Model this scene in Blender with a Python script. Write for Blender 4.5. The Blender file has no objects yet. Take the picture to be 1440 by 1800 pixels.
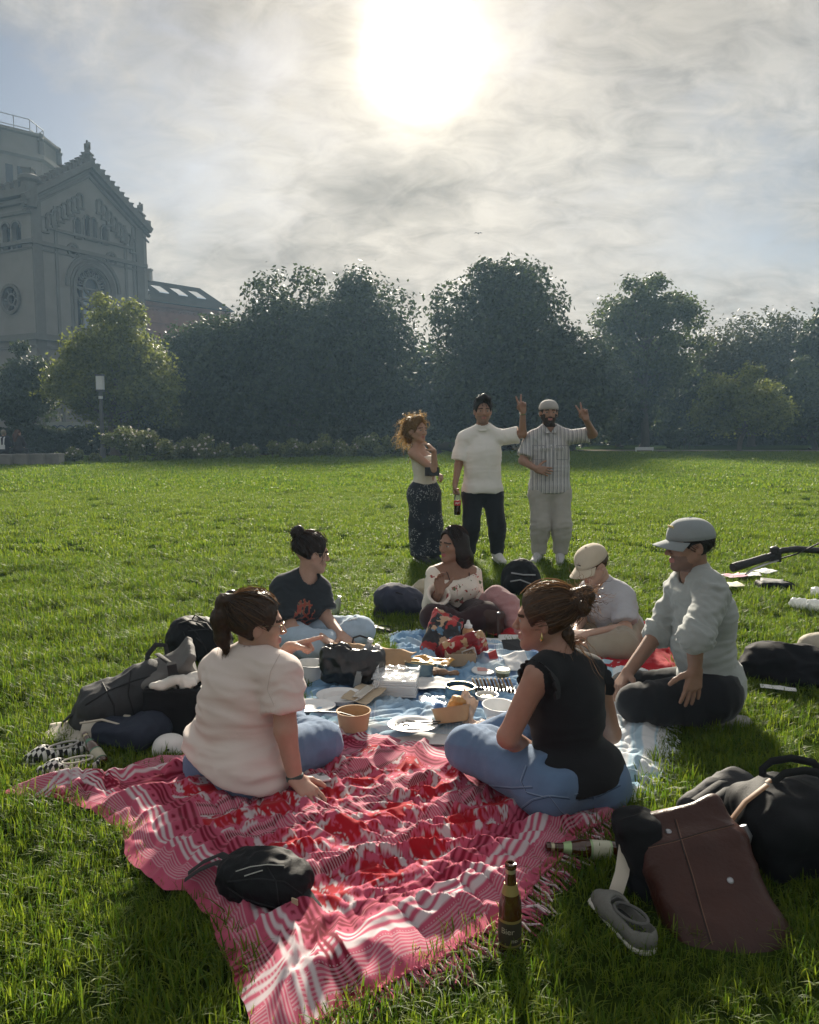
import bpy, bmesh, math, random, time
import numpy as np
from mathutils import Vector, Matrix
T0 = time.time()
random.seed(7); RNG = np.random.default_rng(7)
scn = bpy.context.scene
# ---------------------------------------------------------------- camera
H_CAM, PITCH, FPX = 1.48, math.radians(5.95), 1440.0
cam_d = bpy.data.cameras.new('camera'); cam = bpy.data.objects.new('camera', cam_d)
scn.collection.objects.link(cam); scn.camera = cam
cam.location = (0, 0, H_CAM); cam.rotation_euler = (math.pi/2 - PITCH, 0, 0)
cam_d.sensor_fit = 'HORIZONTAL'; cam_d.sensor_width = 36; cam_d.lens = 36*FPX/1440
cam_d.clip_end = 1500; cam_d.clip_start = 0.05
scn.render.resolution_x, scn.render.resolution_y = 819, 1024
# ---------------------------------------------------------------- sun, sky, exposure
SUN_EL, SUN_AZ = math.radians(23.2), math.radians(0.8)       # azimuth measured from +Y towards +X
SD = Vector((math.sin(SUN_AZ)*math.cos(SUN_EL), math.cos(SUN_AZ)*math.cos(SUN_EL), math.sin(SUN_EL)))
sun_d = bpy.data.lights.new('sun', 'SUN'); sun_d.energy = 4.5; sun_d.angle = math.radians(6.0)
sun_d.color = (1.0, 0.90, 0.74)
sun = bpy.data.objects.new('sun', sun_d); scn.collection.objects.link(sun)
sun.rotation_euler = (-SD).to_track_quat('-Z', 'Y').to_euler(); sun.location = (0, 60, 40)
scn.view_settings.view_transform = 'Standard'; scn.view_settings.look = 'None'
scn.view_settings.exposure = 1.4; scn.view_settings.gamma = 1.0
scn.cycles.use_denoising = True; scn.cycles.max_bounces = 6; scn.cycles.transparent_max_bounces = 8
scn.cycles.diffuse_bounces = 3; scn.cycles.glossy_bounces = 2; scn.cycles.transmission_bounces = 4
scn.cycles.volume_bounces = 0; scn.cycles.sample_clamp_indirect = 6.0; scn.cycles.caustics_reflective = False
scn.cycles.caustics_refractive = False
scn.render.use_persistent_data = False
wd = bpy.data.worlds.new('World'); scn.world = wd; wd.use_nodes = True
def build_world():
    nt = wd.node_tree; N = nt.nodes; L = nt.links; N.clear()
    out = N.new('ShaderNodeOutputWorld'); bg = N.new('ShaderNodeBackground')
    L.new(bg.outputs[0], out.inputs[0])
    def math_(op, a, b=None, c=None):
        n = N.new('ShaderNodeMath'); n.operation = op
        for i, v in enumerate((a, b, c)):
            if v is None: continue
            if isinstance(v, (int, float)): n.inputs[i].default_value = v
            else: L.new(v, n.inputs[i])
        return n.outputs[0]
    def mix(f, a, b, mode='MIX'):
        n = N.new('ShaderNodeMix'); n.data_type = 'RGBA'; n.blend_type = mode
        for k, v in ((0, f), (6, a), (7, b)):
            if isinstance(v, (int, float)): n.inputs[k].default_value = v
            elif isinstance(v, tuple): n.inputs[k].default_value = (*v, 1)
            else: L.new(v, n.inputs[k])
        return n.outputs[2]
    def ramp(f, stops):
        n = N.new('ShaderNodeValToRGB'); e = n.color_ramp.elements
        while len(e) < len(stops): e.new(0.5)
        for el, (p, c) in zip(e, stops): el.position = p; el.color = (c, c, c, 1)
        L.new(f, n.inputs[0]); return n.outputs[0]
    tc = N.new('ShaderNodeTexCoord'); sky = N.new('ShaderNodeTexSky'); sky.sky_type = 'NISHITA'
    sky.sun_disc = False; sky.sun_elevation = SUN_EL; sky.sun_rotation = SUN_AZ
    sky.air_density = 1.0; sky.dust_density = 1.2; sky.ozone_density = 1.5
    nrm = N.new('ShaderNodeVectorMath'); nrm.operation = 'NORMALIZE'; L.new(tc.outputs['Generated'], nrm.inputs[0])
    dot = N.new('ShaderNodeVectorMath'); dot.operation = 'DOT_PRODUCT'; L.new(nrm.outputs[0], dot.inputs[0])
    dot.inputs[1].default_value = SD
    cosg = math_('MAXIMUM', dot.outputs['Value'], 0.0)
    # clouds sit on a plane high above: project the view direction onto it
    sep = N.new('ShaderNodeSeparateXYZ'); L.new(nrm.outputs[0], sep.inputs[0])
    zz = math_('ADD', math_('MAXIMUM', sep.outputs[2], 0.0), 0.45)
    cx, cy = math_('DIVIDE', sep.outputs[0], zz), math_('DIVIDE', sep.outputs[1], zz)
    cmb = N.new('ShaderNodeCombineXYZ'); L.new(cx, cmb.inputs[0]); L.new(cy, cmb.inputs[1])
    def noise(scale, detail, rough, off, dist=0.0, sx=1.0, rot=0.0):
        mp = N.new('ShaderNodeMapping'); L.new(cmb.outputs[0], mp.inputs[0])
        mp.inputs['Location'].default_value = off; mp.inputs['Scale'].default_value = (sx, 1, 1)
        mp.inputs['Rotation'].default_value = (0, 0, rot)
        n = N.new('ShaderNodeTexNoise'); n.inputs['Scale'].default_value = scale
        n.inputs['Detail'].default_value = detail; n.inputs['Roughness'].default_value = rough
        n.inputs['Distortion'].default_value = dist
        L.new(mp.outputs[0], n.inputs['Vector']); return n.outputs[0]
    big = noise(2.3, 5, 0.55, (4.2, 1.7, 0), 0.5)
    med = noise(6.5, 8, 0.62, (1.3, 7.7, 0), 0.5, 1.0, 0.5)
    fine = noise(19.0, 6, 0.62, (3.1, 2.2, 0), 0.6, 0.6, 0.9)
    def patch(x0, y0, rx, ry):                  # where a thicker or thinner piece of cloud drifts
        a = math_('POWER', math_('DIVIDE', math_('SUBTRACT', cx, x0), rx), 2.0); b = math_('POWER', math_('DIVIDE', math_('SUBTRACT', cy, y0), ry), 2.0)
        return math_('POWER', 2.718, math_('MULTIPLY', math_('ADD', a, b), -1.0))
    thin = math_('ADD', math_('ADD', patch(-0.52, 1.13, 0.10, 0.15), patch(0.66, 1.42, 0.22, 0.09)), math_('ADD', math_('MULTIPLY', patch(-0.34, 1.33, 0.10, 0.09), 0.8), math_('MULTIPLY', patch(-0.185, 1.09, 0.05, 0.05), 0.7)))
    thick = math_('ADD', math_('ADD', patch(-0.035, 1.345, 0.12, 0.07), math_('MULTIPLY', patch(-0.254, 1.50, 0.11, 0.05), 0.75)), math_('ADD', math_('MULTIPLY', patch(-0.263, 1.06, 0.10, 0.10), 0.6), math_('MULTIPLY', patch(0.33, 1.03, 0.22, 0.08), 0.4)))
    cov = ramp(math_('SUBTRACT', math_('ADD', math_('MULTIPLY', big, 0.62), math_('MULTIPLY', med, 0.42)), math_('MULTIPLY', thin, 0.17)), [(0.30, 0.0), (0.50, 0.85), (0.62, 1.0)])
    tex = ramp(math_('ADD', math_('MULTIPLY', fine, 0.62), math_('MULTIPLY', med, 0.48)), [(0.42, 0.66), (0.55, 0.97), (0.68, 1.24)])
    dk = ramp(math_('MULTIPLY', thick, math_('ADD', math_('MULTIPLY', med, 1.9), -0.30)), [(0.08, 1.0), (0.62, 0.54)])
    glow = math_('ADD', math_('MULTIPLY', math_('POWER', cosg, 40.0), 0.05), math_('MULTIPLY', math_('POWER', cosg, 8.0), 0.008))
    lum = math_('MULTIPLY', math_('MULTIPLY', tex, dk), math_('ADD', glow, 0.195))
    warm = mix(math_('POWER', cosg, 6.0), (1.02, 1.0, 0.97), (1.13, 1.0, 0.82))
    cl = mix(1.0, warm, lum, 'MULTIPLY')
    s1 = mix(1.0, sky.outputs[0], (0.0185, 0.0190, 0.0200), 'MULTIPLY')
    c1 = mix(cov, s1, cl)
    # aureole of the sun veiled by thin cloud
    a1 = math_('MULTIPLY', math_('POWER', cosg, 2200.0), 12.0)
    a2 = math_('ADD', math_('MULTIPLY', math_('POWER', cosg, 560.0), 0.30), math_('MULTIPLY', math_('POWER', cosg, 80.0), 0.03))
    au = mix(1.0, (1.0, 0.88, 0.66), math_('ADD', a1, a2), 'MULTIPLY')
    fin = mix(1.0, c1, au, 'ADD')
    L.new(fin, bg.inputs[0]); bg.inputs[1].default_value = 1.0
build_world()
# ---------------------------------------------------------------- helpers: pixels to places
_c, _s = math.cos(PITCH), math.sin(PITCH)
def ray(px, py):
    u, v = (px-720)/FPX, (900-py)/FPX
    return Vector((u, _c+v*_s, -_s+v*_c))
def G(px, py, z=0.0):                      # the ground point seen at a pixel
    d = ray(px, py); t = (z-H_CAM)/d.z
    return Vector((d.x*t, d.y*t, z))
def Q(px, py, y):                          # the point at distance y seen at a pixel
    d = ray(px, py); t = y/d.y
    return Vector((d.x*t, y, H_CAM+d.z*t))
def V(*a): return Vector(a)
# ---------------------------------------------------------------- helpers: materials
MATS = {}
def M(name, col=(.5, .5, .5), rough=.6, var=.12, vs=6., bump=0., bs=60., metal=0., spec=.4, transl=0., tcol=None,
      sheen=0., tint=None, sss=0., coat=0., alpha=1., trans=0., aniso=None):
    if name in MATS: return MATS[name]
    m = bpy.data.materials.new(name); m.use_nodes = True; nt = m.node_tree; N, L = nt.nodes, nt.links
    b = N['Principled BSDF']; out = N['Material Output']
    b.inputs['Roughness'].default_value = rough; b.inputs['Metallic'].default_value = metal
    b.inputs['Specular IOR Level'].default_value = spec
    b.inputs['Sheen Weight'].default_value = sheen; b.inputs['Coat Weight'].default_value = coat
    b.inputs['Alpha'].default_value = alpha; b.inputs['Transmission Weight'].default_value = trans
    if sss: b.inputs['Subsurface Weight'].default_value = sss; b.inputs['Subsurface Radius'].default_value = (.02, .008, .004); b.inputs['Subsurface Scale'].default_value = 1.
    tc = N.new('ShaderNodeTexCoord'); col_out = None
    def noise(scale, det=4, rg=.6):
        n = N.new('ShaderNodeTexNoise'); n.inputs['Scale'].default_value = scale; n.inputs['Detail'].default_value = det
        n.inputs['Roughness'].default_value = rg
        src = tc.outputs['Object']
        if aniso:
            mp = N.new('ShaderNodeMapping'); mp.inputs['Scale'].default_value = aniso; L.new(src, mp.inputs[0]); src = mp.outputs[0]
        L.new(src, n.inputs['Vector']); return n.outputs[0]
    if var > 0:
        mx = N.new('ShaderNodeMix'); mx.data_type = 'RGBA'
        L.new(noise(vs), mx.inputs[0])
        k1, k2 = 1-var*1.6, 1+var*1.6
        mx.inputs[6].default_value = (*[max(0, c*k1) for c in col], 1); mx.inputs[7].default_value = (*[min(1, c*k2) for c in col], 1)
        col_out = mx.outputs[2]
    if tint:                                # per-piece variation stored on the mesh
        at = N.new('ShaderNodeAttribute'); at.attribute_name = 'tint'
        mx = N.new('ShaderNodeMix'); mx.data_type = 'RGBA'; L.new(at.outputs['Fac'], mx.inputs[0])
        mx.inputs[6].default_value = (*col, 1); mx.inputs[7].default_value = (*tint, 1); col_out = mx.outputs[2]
    if col_out: L.new(col_out, b.inputs['Base Color'])
    else: b.inputs['Base Color'].default_value = (*col, 1)
    if bump > 0:
        bp = N.new('ShaderNodeBump'); bp.inputs['Strength'].default_value = min(1, bump); bp.inputs['Distance'].default_value = .01
        L.new(noise(bs, 5), bp.inputs['Height']); L.new(bp.outputs[0], b.inputs['Normal'])
    if transl > 0:
        t = N.new('ShaderNodeBsdfTranslucent'); ms = N.new('ShaderNodeMixShader'); ms.inputs[0].default_value = transl
        if tcol: t.inputs[0].default_value = (*tcol, 1)
        elif col_out: L.new(col_out, t.inputs[0])
        else: t.inputs[0].default_value = (*col, 1)
        L.new(b.outputs[0], ms.inputs[1]); L.new(t.outputs[0], ms.inputs[2]); L.new(ms.outputs[0], out.inputs[0])
    MATS[name] = m; return m
# ---------------------------------------------------------------- helpers: objects
COL = scn.collection
def mesh_np(name, v, f, mats, fm=None, smooth=True, attr=None):
    me = bpy.data.meshes.new(name); v = np.asarray(v, np.float32)
    if isinstance(f, np.ndarray):
        n, k = f.shape
        me.vertices.add(len(v)); me.vertices.foreach_set('co', v.ravel())
        me.loops.add(n*k); me.loops.foreach_set('vertex_index', f.astype(np.int32).ravel())
        me.polygons.add(n); me.polygons.foreach_set('loop_start', np.arange(0, n*k, k, dtype=np.int32))
        me.polygons.foreach_set('loop_total', np.full(n, k, np.int32)); me.update(calc_edges=True)
    else:
        me.from_pydata([tuple(map(float, p)) for p in v], [], f)
    for m in (mats if isinstance(mats, (list, tuple)) else [mats]): me.materials.append(m)
    if fm is not None: me.polygons.foreach_set('material_index', np.asarray(fm, np.int32))
    if smooth: me.polygons.foreach_set('use_smooth', np.ones(len(me.polygons), bool))
    for k, a in (attr or {}).items():
        at = me.attributes.new(k, 'FLOAT', 'POINT'); at.data.foreach_set('value', np.asarray(a, np.float32))
    return me
def link(name, me, parent=None, loc=None):
    o = bpy.data.objects.new(name, me); COL.objects.link(o)
    if parent: o.parent = parent
    if loc is not None: o.location = loc
    return o
def tag(o, label=None, cat=None, group=None, kind=None):
    for k, v in (('label', label), ('category', cat), ('group', group), ('kind', kind)):
        if v: o[k] = v
    return o
def thing(name, label, cat, loc=(0, 0, 0), group=None):
    o = bpy.data.objects.new(name, None); COL.objects.link(o); o.location = loc; o.empty_display_size = .1
    return tag(o, label, cat, group)
def wloc(p):
    r = Vector((0, 0, 0))
    while p: r += p.location; p = p.parent
    return r
def copy_tree(o, parent=None, **kw):
    c = o.copy(); COL.objects.link(c); c.parent = parent
    for ch in [x for x in bpy.data.objects if x.parent == o]: copy_tree(ch, c)
    return tag(c, **kw)
class MB:                                   # collects shapes given in world coordinates into one mesh
    def __init__(s): s.v, s.f, s.m = [], [], []
    def add(s, v, f, mi=0):
        n = len(s.v); s.v += [tuple(p) for p in v]; s.f += [tuple(i+n for i in q) for q in f]; s.m += [mi]*len(f)
    def box(s, c, h, R=None, mi=0, taper=1.):
        c = Vector(c); R = R or Matrix.Identity(3); vs = []
        for z in (-1, 1):
            k = taper if z > 0 else 1
            for x, y in ((-1, -1), (1, -1), (1, 1), (-1, 1)): vs.append(c + R @ Vector((x*h[0]*k, y*h[1]*k, z*h[2])))
        s.add(vs, [(3, 2, 1, 0), (4, 5, 6, 7), (0, 1, 5, 4), (1, 2, 6, 5), (2, 3, 7, 6), (3, 0, 4, 7)], mi)
    def lathe(s, c, prof, n=20, R=None, mi=0, a0=0.):
        c = Vector(c); R = R or Matrix.Identity(3); vs = []; fs = []
        for r, z in prof:
            for i in range(n):
                a = a0+2*math.pi*i/n; vs.append(c + R @ Vector((r*math.cos(a), r*math.sin(a), z)))
        for j in range(len(prof)-1):
            for i in range(n): fs.append((j*n+i, j*n+(i+1) % n, (j+1)*n+(i+1) % n, (j+1)*n+i))
        fs.append(tuple(range(n))[::-1]); fs.append(tuple(range((len(prof)-1)*n, len(prof)*n)))
        s.add(vs, fs, mi)
    def tube(s, pts, r, n=8, mi=0, flat=1., up=None):
        pts = [Vector(p) for p in pts]; k = len(pts); rr = r if isinstance(r, (list, tuple)) else [r]*k
        vs, fs = [], []; u0 = Vector(up) if up is not None else Vector((0, 0, 1))
        for i, p in enumerate(pts):
            t = (pts[min(i+1, k-1)]-pts[max(i-1, 0)]).normalized()
            a = t.cross(u0)
            if a.length < 1e-3: a = t.cross(Vector((1, 0, 0)))
            a.normalize(); b = a.cross(t).normalized()
            if up is None: u0 = b
            for j in range(n):
                w = 2*math.pi*j/n; vs.append(p + a*(rr[i]*math.cos(w)) + b*(rr[i]*flat*math.sin(w)))
        for i in range(k-1):
            for j in range(n): fs.append((i*n+j, (i+1)*n+j, (i+1)*n+(j+1) % n, i*n+(j+1) % n))
        fs.append(tuple(range(n))); fs.append(tuple(range((k-1)*n, k*n))[::-1])
        s.add(vs, fs, mi)
    def prism(s, poly, d, mi=0):            # polygon (world points) pushed along d
        n = len(poly); d = Vector(d); vs = [Vector(p) for p in poly]+[Vector(p)+d for p in poly]
        s.add(vs, [tuple(range(n))[::-1], tuple(range(n, 2*n))]+[(i, (i+1) % n, n+(i+1) % n, n+i) for i in range(n)], mi)
    def build(s, name, mats, parent=None, smooth=False, kind=None):
        o = wloc(parent) if parent else Vector((0, 0, 0))
        me = mesh_np(name, [Vector(p)-o for p in s.v], s.f, mats, s.m, smooth)
        bm = bmesh.new(); bm.from_mesh(me); bmesh.ops.recalc_face_normals(bm, faces=bm.faces); bm.to_mesh(me); bm.free()
        ob = link(name, me, parent)
        if smooth:
            try: me.set_sharp_from_angle(angle=math.radians(40))
            except Exception: pass
        if kind: ob['kind'] = kind
        return ob
def solo(name, mb, mats, label, cat, base, group=None, smooth=False):     # a thing that is one mesh
    o = mb.build(name, mats, None, smooth); b = Vector(base)
    o.data.transform(Matrix.Translation(-b)); o.location = b
    return tag(o, label, cat, group)
# numpy gradient noise
_P = RNG.permutation(256); _P = np.concatenate([_P, _P, _P]); _GR = RNG.normal(size=(256, 3)); _GR /= np.linalg.norm(_GR, axis=1)[:, None]
def perlin(p):
    p = np.asarray(p, np.float64); i = np.floor(p).astype(int); f = p-i; i &= 255; u = f*f*f*(f*(f*6-15)+10); r = 0
    for dx in (0, 1):
        for dy in (0, 1):
            for dz in (0, 1):
                h = _P[_P[_P[(i[..., 0]+dx) & 255]+((i[..., 1]+dy) & 255)]+((i[..., 2]+dz) & 255)] & 255
                g = _GR[h]; d = (g*(f-np.array([dx, dy, dz]))).sum(-1)
                w = (u[..., 0] if dx else 1-u[..., 0])*(u[..., 1] if dy else 1-u[..., 1])*(u[..., 2] if dz else 1-u[..., 2])
                r = r+w*d
    return r*1.6
def fbm(p, o=4, g=.5):
    r, a = 0, 1.
    for k in range(o): r = r+a*perlin(p*(2**k)+k*17.3); a *= g
    return r
EXCL, FLATTEN = [], []
# ---------------------------------------------------------------- ground, path, kerb
def lawn_mat():
    m = bpy.data.materials.new('lawn_soil'); m.use_nodes = True; N, L = m.node_tree.nodes, m.node_tree.links
    b = N['Principled BSDF']; b.inputs['Roughness'].default_value = .95; b.inputs['Specular IOR Level'].default_value = 0.
    tc = N.new('ShaderNodeTexCoord')
    n1 = N.new('ShaderNodeTexNoise'); n1.inputs['Scale'].default_value = .35; n1.inputs['Detail'].default_value = 5
    n2 = N.new('ShaderNodeTexNoise'); n2.inputs['Scale'].default_value = 28; n2.inputs['Detail'].default_value = 6; n2.inputs['Roughness'].default_value = .7
    for n in (n1, n2): L.new(tc.outputs['Object'], n.inputs['Vector'])
    r = N.new('ShaderNodeValToRGB'); e = r.color_ramp.elements
    e[0].position = .32; e[0].color = (.014, .022, .005, 1); e[1].position = .68; e[1].color = (.05, .085, .012, 1)
    x = N.new('ShaderNodeMath'); x.operation = 'MULTIPLY_ADD'; L.new(n1.outputs[0], x.inputs[0]); x.inputs[1].default_value = .45
    y = N.new('ShaderNodeMath'); y.operation = 'MULTIPLY'; L.new(n2.outputs[0], y.inputs[0]); y.inputs[1].default_value = .55
    L.new(y.outputs[0], x.inputs[2]); L.new(x.outputs[0], r.inputs[0]); L.new(r.outputs[0], b.inputs['Base Color'])
    bp = N.new('ShaderNodeBump'); bp.inputs['Distance'].default_value = .03; L.new(n2.outputs[0], bp.inputs['Height']); L.new(bp.outputs[0], b.inputs['Normal'])
    return m
LAWN = lawn_mat()
mb = MB(); mb.add([(-500, -60, 0), (500, -60, 0), (500, 900, 0), (-500, 900, 0)], [(0, 1, 2, 3)])
tag(mb.build('lawn', LAWN), kind='structure')
PATHM = M('gravel_path', (.17, .155, .125), 1., .2, 3, .5, 40, spec=.0)
mb = MB(); mb.add([(11, 50.0, .004), (70, 46.5, .004), (70, 49.5, .004), (11, 53.0, .004)], [(0, 1, 2, 3)])
tag(mb.build('gravel_path', PATHM), kind='structure')
BED = M('bed_soil', (.035, .03, .02), 1., .3, 2, .6, 12, spec=0.)
mb = MB(); mb.add([(-60, 36.5, .006), (2, 41.5, .006), (11, 49.7, .006), (11, 80, .006), (-60, 80, .006)], [(0, 1, 2, 3, 4)])
tag(mb.build('planting_bed', BED), kind='structure')
# ---------------------------------------------------------------- the church
def plate(outer, holes, depth):                # flat polygon with holes, as mesh in (s, z) pushed back by depth
    cu = bpy.data.curves.new('t', 'CURVE'); cu.dimensions = '2D'; cu.fill_mode = 'BOTH'; cu.extrude = depth/2
    for poly in [outer]+holes:
        sp = cu.splines.new('POLY'); sp.points.add(len(poly)-1); sp.use_cyclic_u = True
        for p, q in zip(sp.points, poly): p.co = (q[0], q[1], 0, 1)
    o = bpy.data.objects.new('t', cu); COL.objects.link(o)
    dg = bpy.context.evaluated_depsgraph_get(); me = bpy.data.meshes.new_from_object(o.evaluated_get(dg))
    v = [tuple(x.co) for x in me.vertices]; f = [tuple(p.vertices) for p in me.polygons]
    bpy.data.objects.remove(o); bpy.data.curves.remove(cu); bpy.data.meshes.remove(me)
    return v, f
class Face:                                    # a vertical wall plane: s along it, z up, d outwards
    def __init__(s, o, a):
        s.o = Vector(o); s.a = Vector((a[0], a[1], 0)).normalized(); s.n = Vector((s.a.y, -s.a.x, 0))
    def pt(s, q, d=0.): return s.o + s.a*q[0] + V(0, 0, q[1]) + s.n*d
    def px(s, px, py):                         # wall coordinates seen at a pixel
        r = ray(px, py); c = V(0, 0, H_CAM); t = (s.o-c).dot(s.n)/r.dot(s.n); p = c+r*t
        return ((p-s.o).dot(s.a), p.z)
    def R(s): return Matrix((s.a, -s.n, V(0, 0, 1))).transposed()
    def wall(s, mb, outer, holes, depth=.5, mi=0):
        v, f = plate(outer, holes, depth); mb.add([s.pt((x, y), z-depth/2) for x, y, z in v], f, mi)
    def box(s, mb, s0, s1, z0, z1, d0, d1, mi=0): mb.box(s.pt(((s0+s1)/2, (z0+z1)/2), (d0+d1)/2), (abs(s1-s0)/2, abs(d1-d0)/2, abs(z1-z0)/2), s.R(), mi)
    def ring(s, mb, pts, w, d0, d1, mi=0, closed=False):    # moulding of width w along a polyline of wall points
        k = len(pts)
        for i in range(k if closed else k-1):
            p, q = Vector(pts[i]), Vector(pts[(i+1) % k]); t = (q-p)
            if t.length < 1e-6: continue
            n = Vector((-t.y, t.x)).normalized()*w/2; e = t.normalized()*w*.18; p = p-e; q = q+e
            mb.prism([s.pt(p-n, d0), s.pt(q-n, d0), s.pt(q+n, d0), s.pt(p+n, d0)], s.n*(d1-d0), mi)
def arch(cx, z0, w, z1, n=10):                 # round headed opening, z1 = crown
    r = w/2; zs = z1-r
    return [(cx-r, z0), (cx+r, z0)]+[(cx+r*math.cos(a), zs+r*math.sin(a)) for a in [math.pi*i/n for i in range(n+1)]]
def circ(cx, cz, r, n=20): return [(cx+r*math.cos(2*math.pi*i/n), cz+r*math.sin(2*math.pi*i/n)) for i in range(n)]
STONE = M('church_sandstone', (.21, .20, .178), .9, .16, .5, .35, 3)
STONE2 = M('church_trim_stone', (.135, .13, .116), .88, .14, 1.5, .3, 6)
GLASSD = M('leaded_glass', (.02, .025, .03), .18, .2, 2, .1, 8, spec=.6)
PANE = M('clear_pane', (.22, .26, .30), .12, .1, 1, spec=.8)
GW = Face((-30.5, 68, 0), (.48, .877)); LW = Face((-30.5, 68, 0), (-.877, .48)); LW.n = -LW.n
church = thing('church', 'grey stone church with stepped gable, arched windows and roof statues behind the trees', 'church', (-30.5, 68, 0))
def church_build():
    c_l, c_r = 0., GW.px(252, 480)[0]; W = c_r
    zL = GW.px(75, 345)[1]; zE = (zL+GW.px(250, 392)[1])/2; pk = GW.px(158, 292); sP, zP = W/2, (pk[1]+.2)
    wall = MB(); holes = []
    wins = []
    for (x0, x1, y0, y1) in ((132, 141, 383, 415), (149, 159, 379, 417), (160, 169, 383, 420), (179, 188, 396, 425)):
        a, b = GW.px(x0, y1), GW.px(x1, y1); t = GW.px((x0+x1)/2, y0); wins.append(arch((a[0]+b[0])/2, a[1], b[0]-a[0], t[1]))
    a, b = GW.px(137, 575), GW.px(196, 590); t = GW.px(165, 472)
    bw = arch((a[0]+b[0])/2, a[1], (b[0]-a[0]), t[1], 18); bc = ((a[0]+b[0])/2, t[1]-(b[0]-a[0])/2); br = (b[0]-a[0])/2
    wins.append(bw)
    rnd = [GW.px(128, 440), GW.px(195, 455)]; rr = .55
    holes = wins+[circ(*q, rr*.62, 14) for q in rnd]
    GW.wall(wall, [(0, 0), (W, 0), (W, zE), (sP, zP), (0, zE)], holes, .7)
    # side wall with triple windows and a round window
    Lw = 16.; lh = []
    for (x0, x1, y0, y1) in ((-14, 0, 398, 440), (5, 19, 391, 438), (22, 38, 388, 436)):
        a, b = LW.px(x1, y1), LW.px(x0, y1); t = LW.px((x0+x1)/2, y0); lh.append(arch((a[0]+b[0])/2, a[1], b[0]-a[0], t[1]))
    rc = LW.px(20, 526); rw = 1.0; lh.append(circ(*rc, rw, 24))
    for k in range(1, 4): lh.append([(x+k*4.6, z) for x, z in lh[1]])
    v, f = plate([(0, 0), (Lw, 0), (Lw, zE), (0, zE)], lh, .7)
    wall.add([LW.pt((x, y), z-.36) for x, y, z in v], f)
    wall.build('wall', STONE, church)
    # glass behind the openings
    def pane(face, poly, d, mat): 
        m = MB(); m.prism([face.pt(p, d) for p in poly], -face.n*.05); return m.build('window', mat, church)
    for h in wins[:4]: pane(GW, h, -.45, GLASSD)
    big = pane(GW, bw, -.5, GLASSD)
    for h in lh[:4]: pane(LW, h, -.45, GLASSD)
    # tracery of the large window
    t = MB(); cx, cz = bc; z0 = bw[0][1]
    GW.box(t, cx-.1, cx+.1, z0, cz-.2, -.42, -.2); 
    for r, w in ((br*.42, .12), (br*.95, .16)): GW.ring(t, circ(cx, cz+br*.12*(r < br*.6), r, 22), w, -.42, -.18, closed=True)
    for k in range(9):
        an = math.pi*k/8; GW.ring(t, circ(cx+br*.68*math.cos(an), cz+br*.1+br*.66*math.sin(an), br*.2, 10), .09, -.42, -.2, closed=True)
    for k in (-1, 1): GW.box(t, cx+k*br*.55-.07, cx+k*br*.55+.07, z0, cz, -.42, -.22)
    GW.box(t, cx-br, cx+br, cz-1.0, cz-.82, -.42, -.22); GW.box(t, cx-br, cx+br, cz-.1, cz+.08, -.42, -.2)
    t.build('tracery', STONE2, big)
    pp = MB()
    for k in (-1, 1):
        for q in range(3): pp.prism([GW.pt(p, -.46) for p in ((cx+k*.12, z0+.1+q*1.15), (cx+k*br*.5, z0+.1+q*1.15), (cx+k*br*.5, z0+1.15+q*1.15), (cx+k*.12, z0+1.15+q*1.15))], GW.n*.03)
    pp.build('pane', PANE, big)
    # mouldings: arch surrounds, string courses, pilasters, gable cornice
    tr = MB()
    for r, w, d in ((br+.2, .3, .14), (br+.52, .22, .07), (br+1.0, .26, .2)):
        GW.ring(tr, [(cx+r*math.cos(math.pi*i/22), cz+r*math.sin(math.pi*i/22)) for i in range(23)], w, .002, d)
        if r < br+.6:
            for k in (-1, 1): GW.box(tr, cx+k*r-w/2, cx+k*r+w/2, z0, cz, .003, d-.01)
    GW.box(tr, cx-br-.7, cx+br+.7, z0-.35, z0, .004, .22)
    for q in rnd: GW.ring(tr, circ(*q, rr, 16), .16, .002, .14, closed=True); GW.ring(tr, circ(*q, rr*.35, 8), .1, -.3, -.1, closed=True)
    for h in wins[:4]:
        GW.ring(tr, h[2:], .14, .003, .12); GW.box(tr, h[0][0]-.1, h[1][0]+.1, h[0][1]-.2, h[0][1], .004, .16)
        for x in (h[0][0]-.1, h[1][0]+.1): GW.box(tr, x-.09, x+.09, h[0][1], h[0][1]+(h[2][1]-h[0][1]), .005, .12)
    z1 = GW.px(75, 428)[1]; z2 = GW.px(105, 596)[1]; z3 = GW.px(160, 418)[1]
    for za, hh, d in ((z1, .32, .3), (z1-.5, .14, .12), (z2, .5, .38), (z2-.8, .2, .16)):
        GW.box(tr, -d, W+d, za-hh/2, za+hh/2, .006, d); 
        tr.box(LW.pt((Lw/2, za), d/2+.003), (Lw/2+d*.9, d/2, hh/2-.004), Matrix((LW.a, LW.n, V(0, 0, 1))).transposed())
    GW.box(tr, 2.1, W-1.6, z3-.2, z3+.02, .008, .26)
    for sx, wd_ in ((.45, .9), (W-.45, .9), (2.3, .28), (W-2.1, .28), (W-1.2, .2)):
        GW.box(tr, sx-wd_/2, sx+wd_/2, 0, zE-.6, .009, .16 if wd_ > .5 else .1)
    for (p, q) in (((-.7, zE-.42), (sP, zP)), ((sP, zP), (W+.7, zE-.42))):
        for dz, w, d in ((-.1, .5, .55), (-.62, .22, .32), (-1.15, .14, .14)):
            GW.ring(tr, [(p[0], p[1]+dz), (q[0], q[1]+dz)], w, .01, d)
    tr.build('trim', STONE2, church)
    # side cornice, arch surrounds of the side windows
    sc = MB(); RL = Matrix((LW.a, LW.n, V(0, 0, 1))).transposed()
    for za, hh, d in ((zE, .6, .6), (zE-1.5, .25, .2), (zE-.7, .3, .35)): sc.box(LW.pt((Lw/2, za), d/2), (Lw/2+.3, d/2, hh/2), RL)
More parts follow.
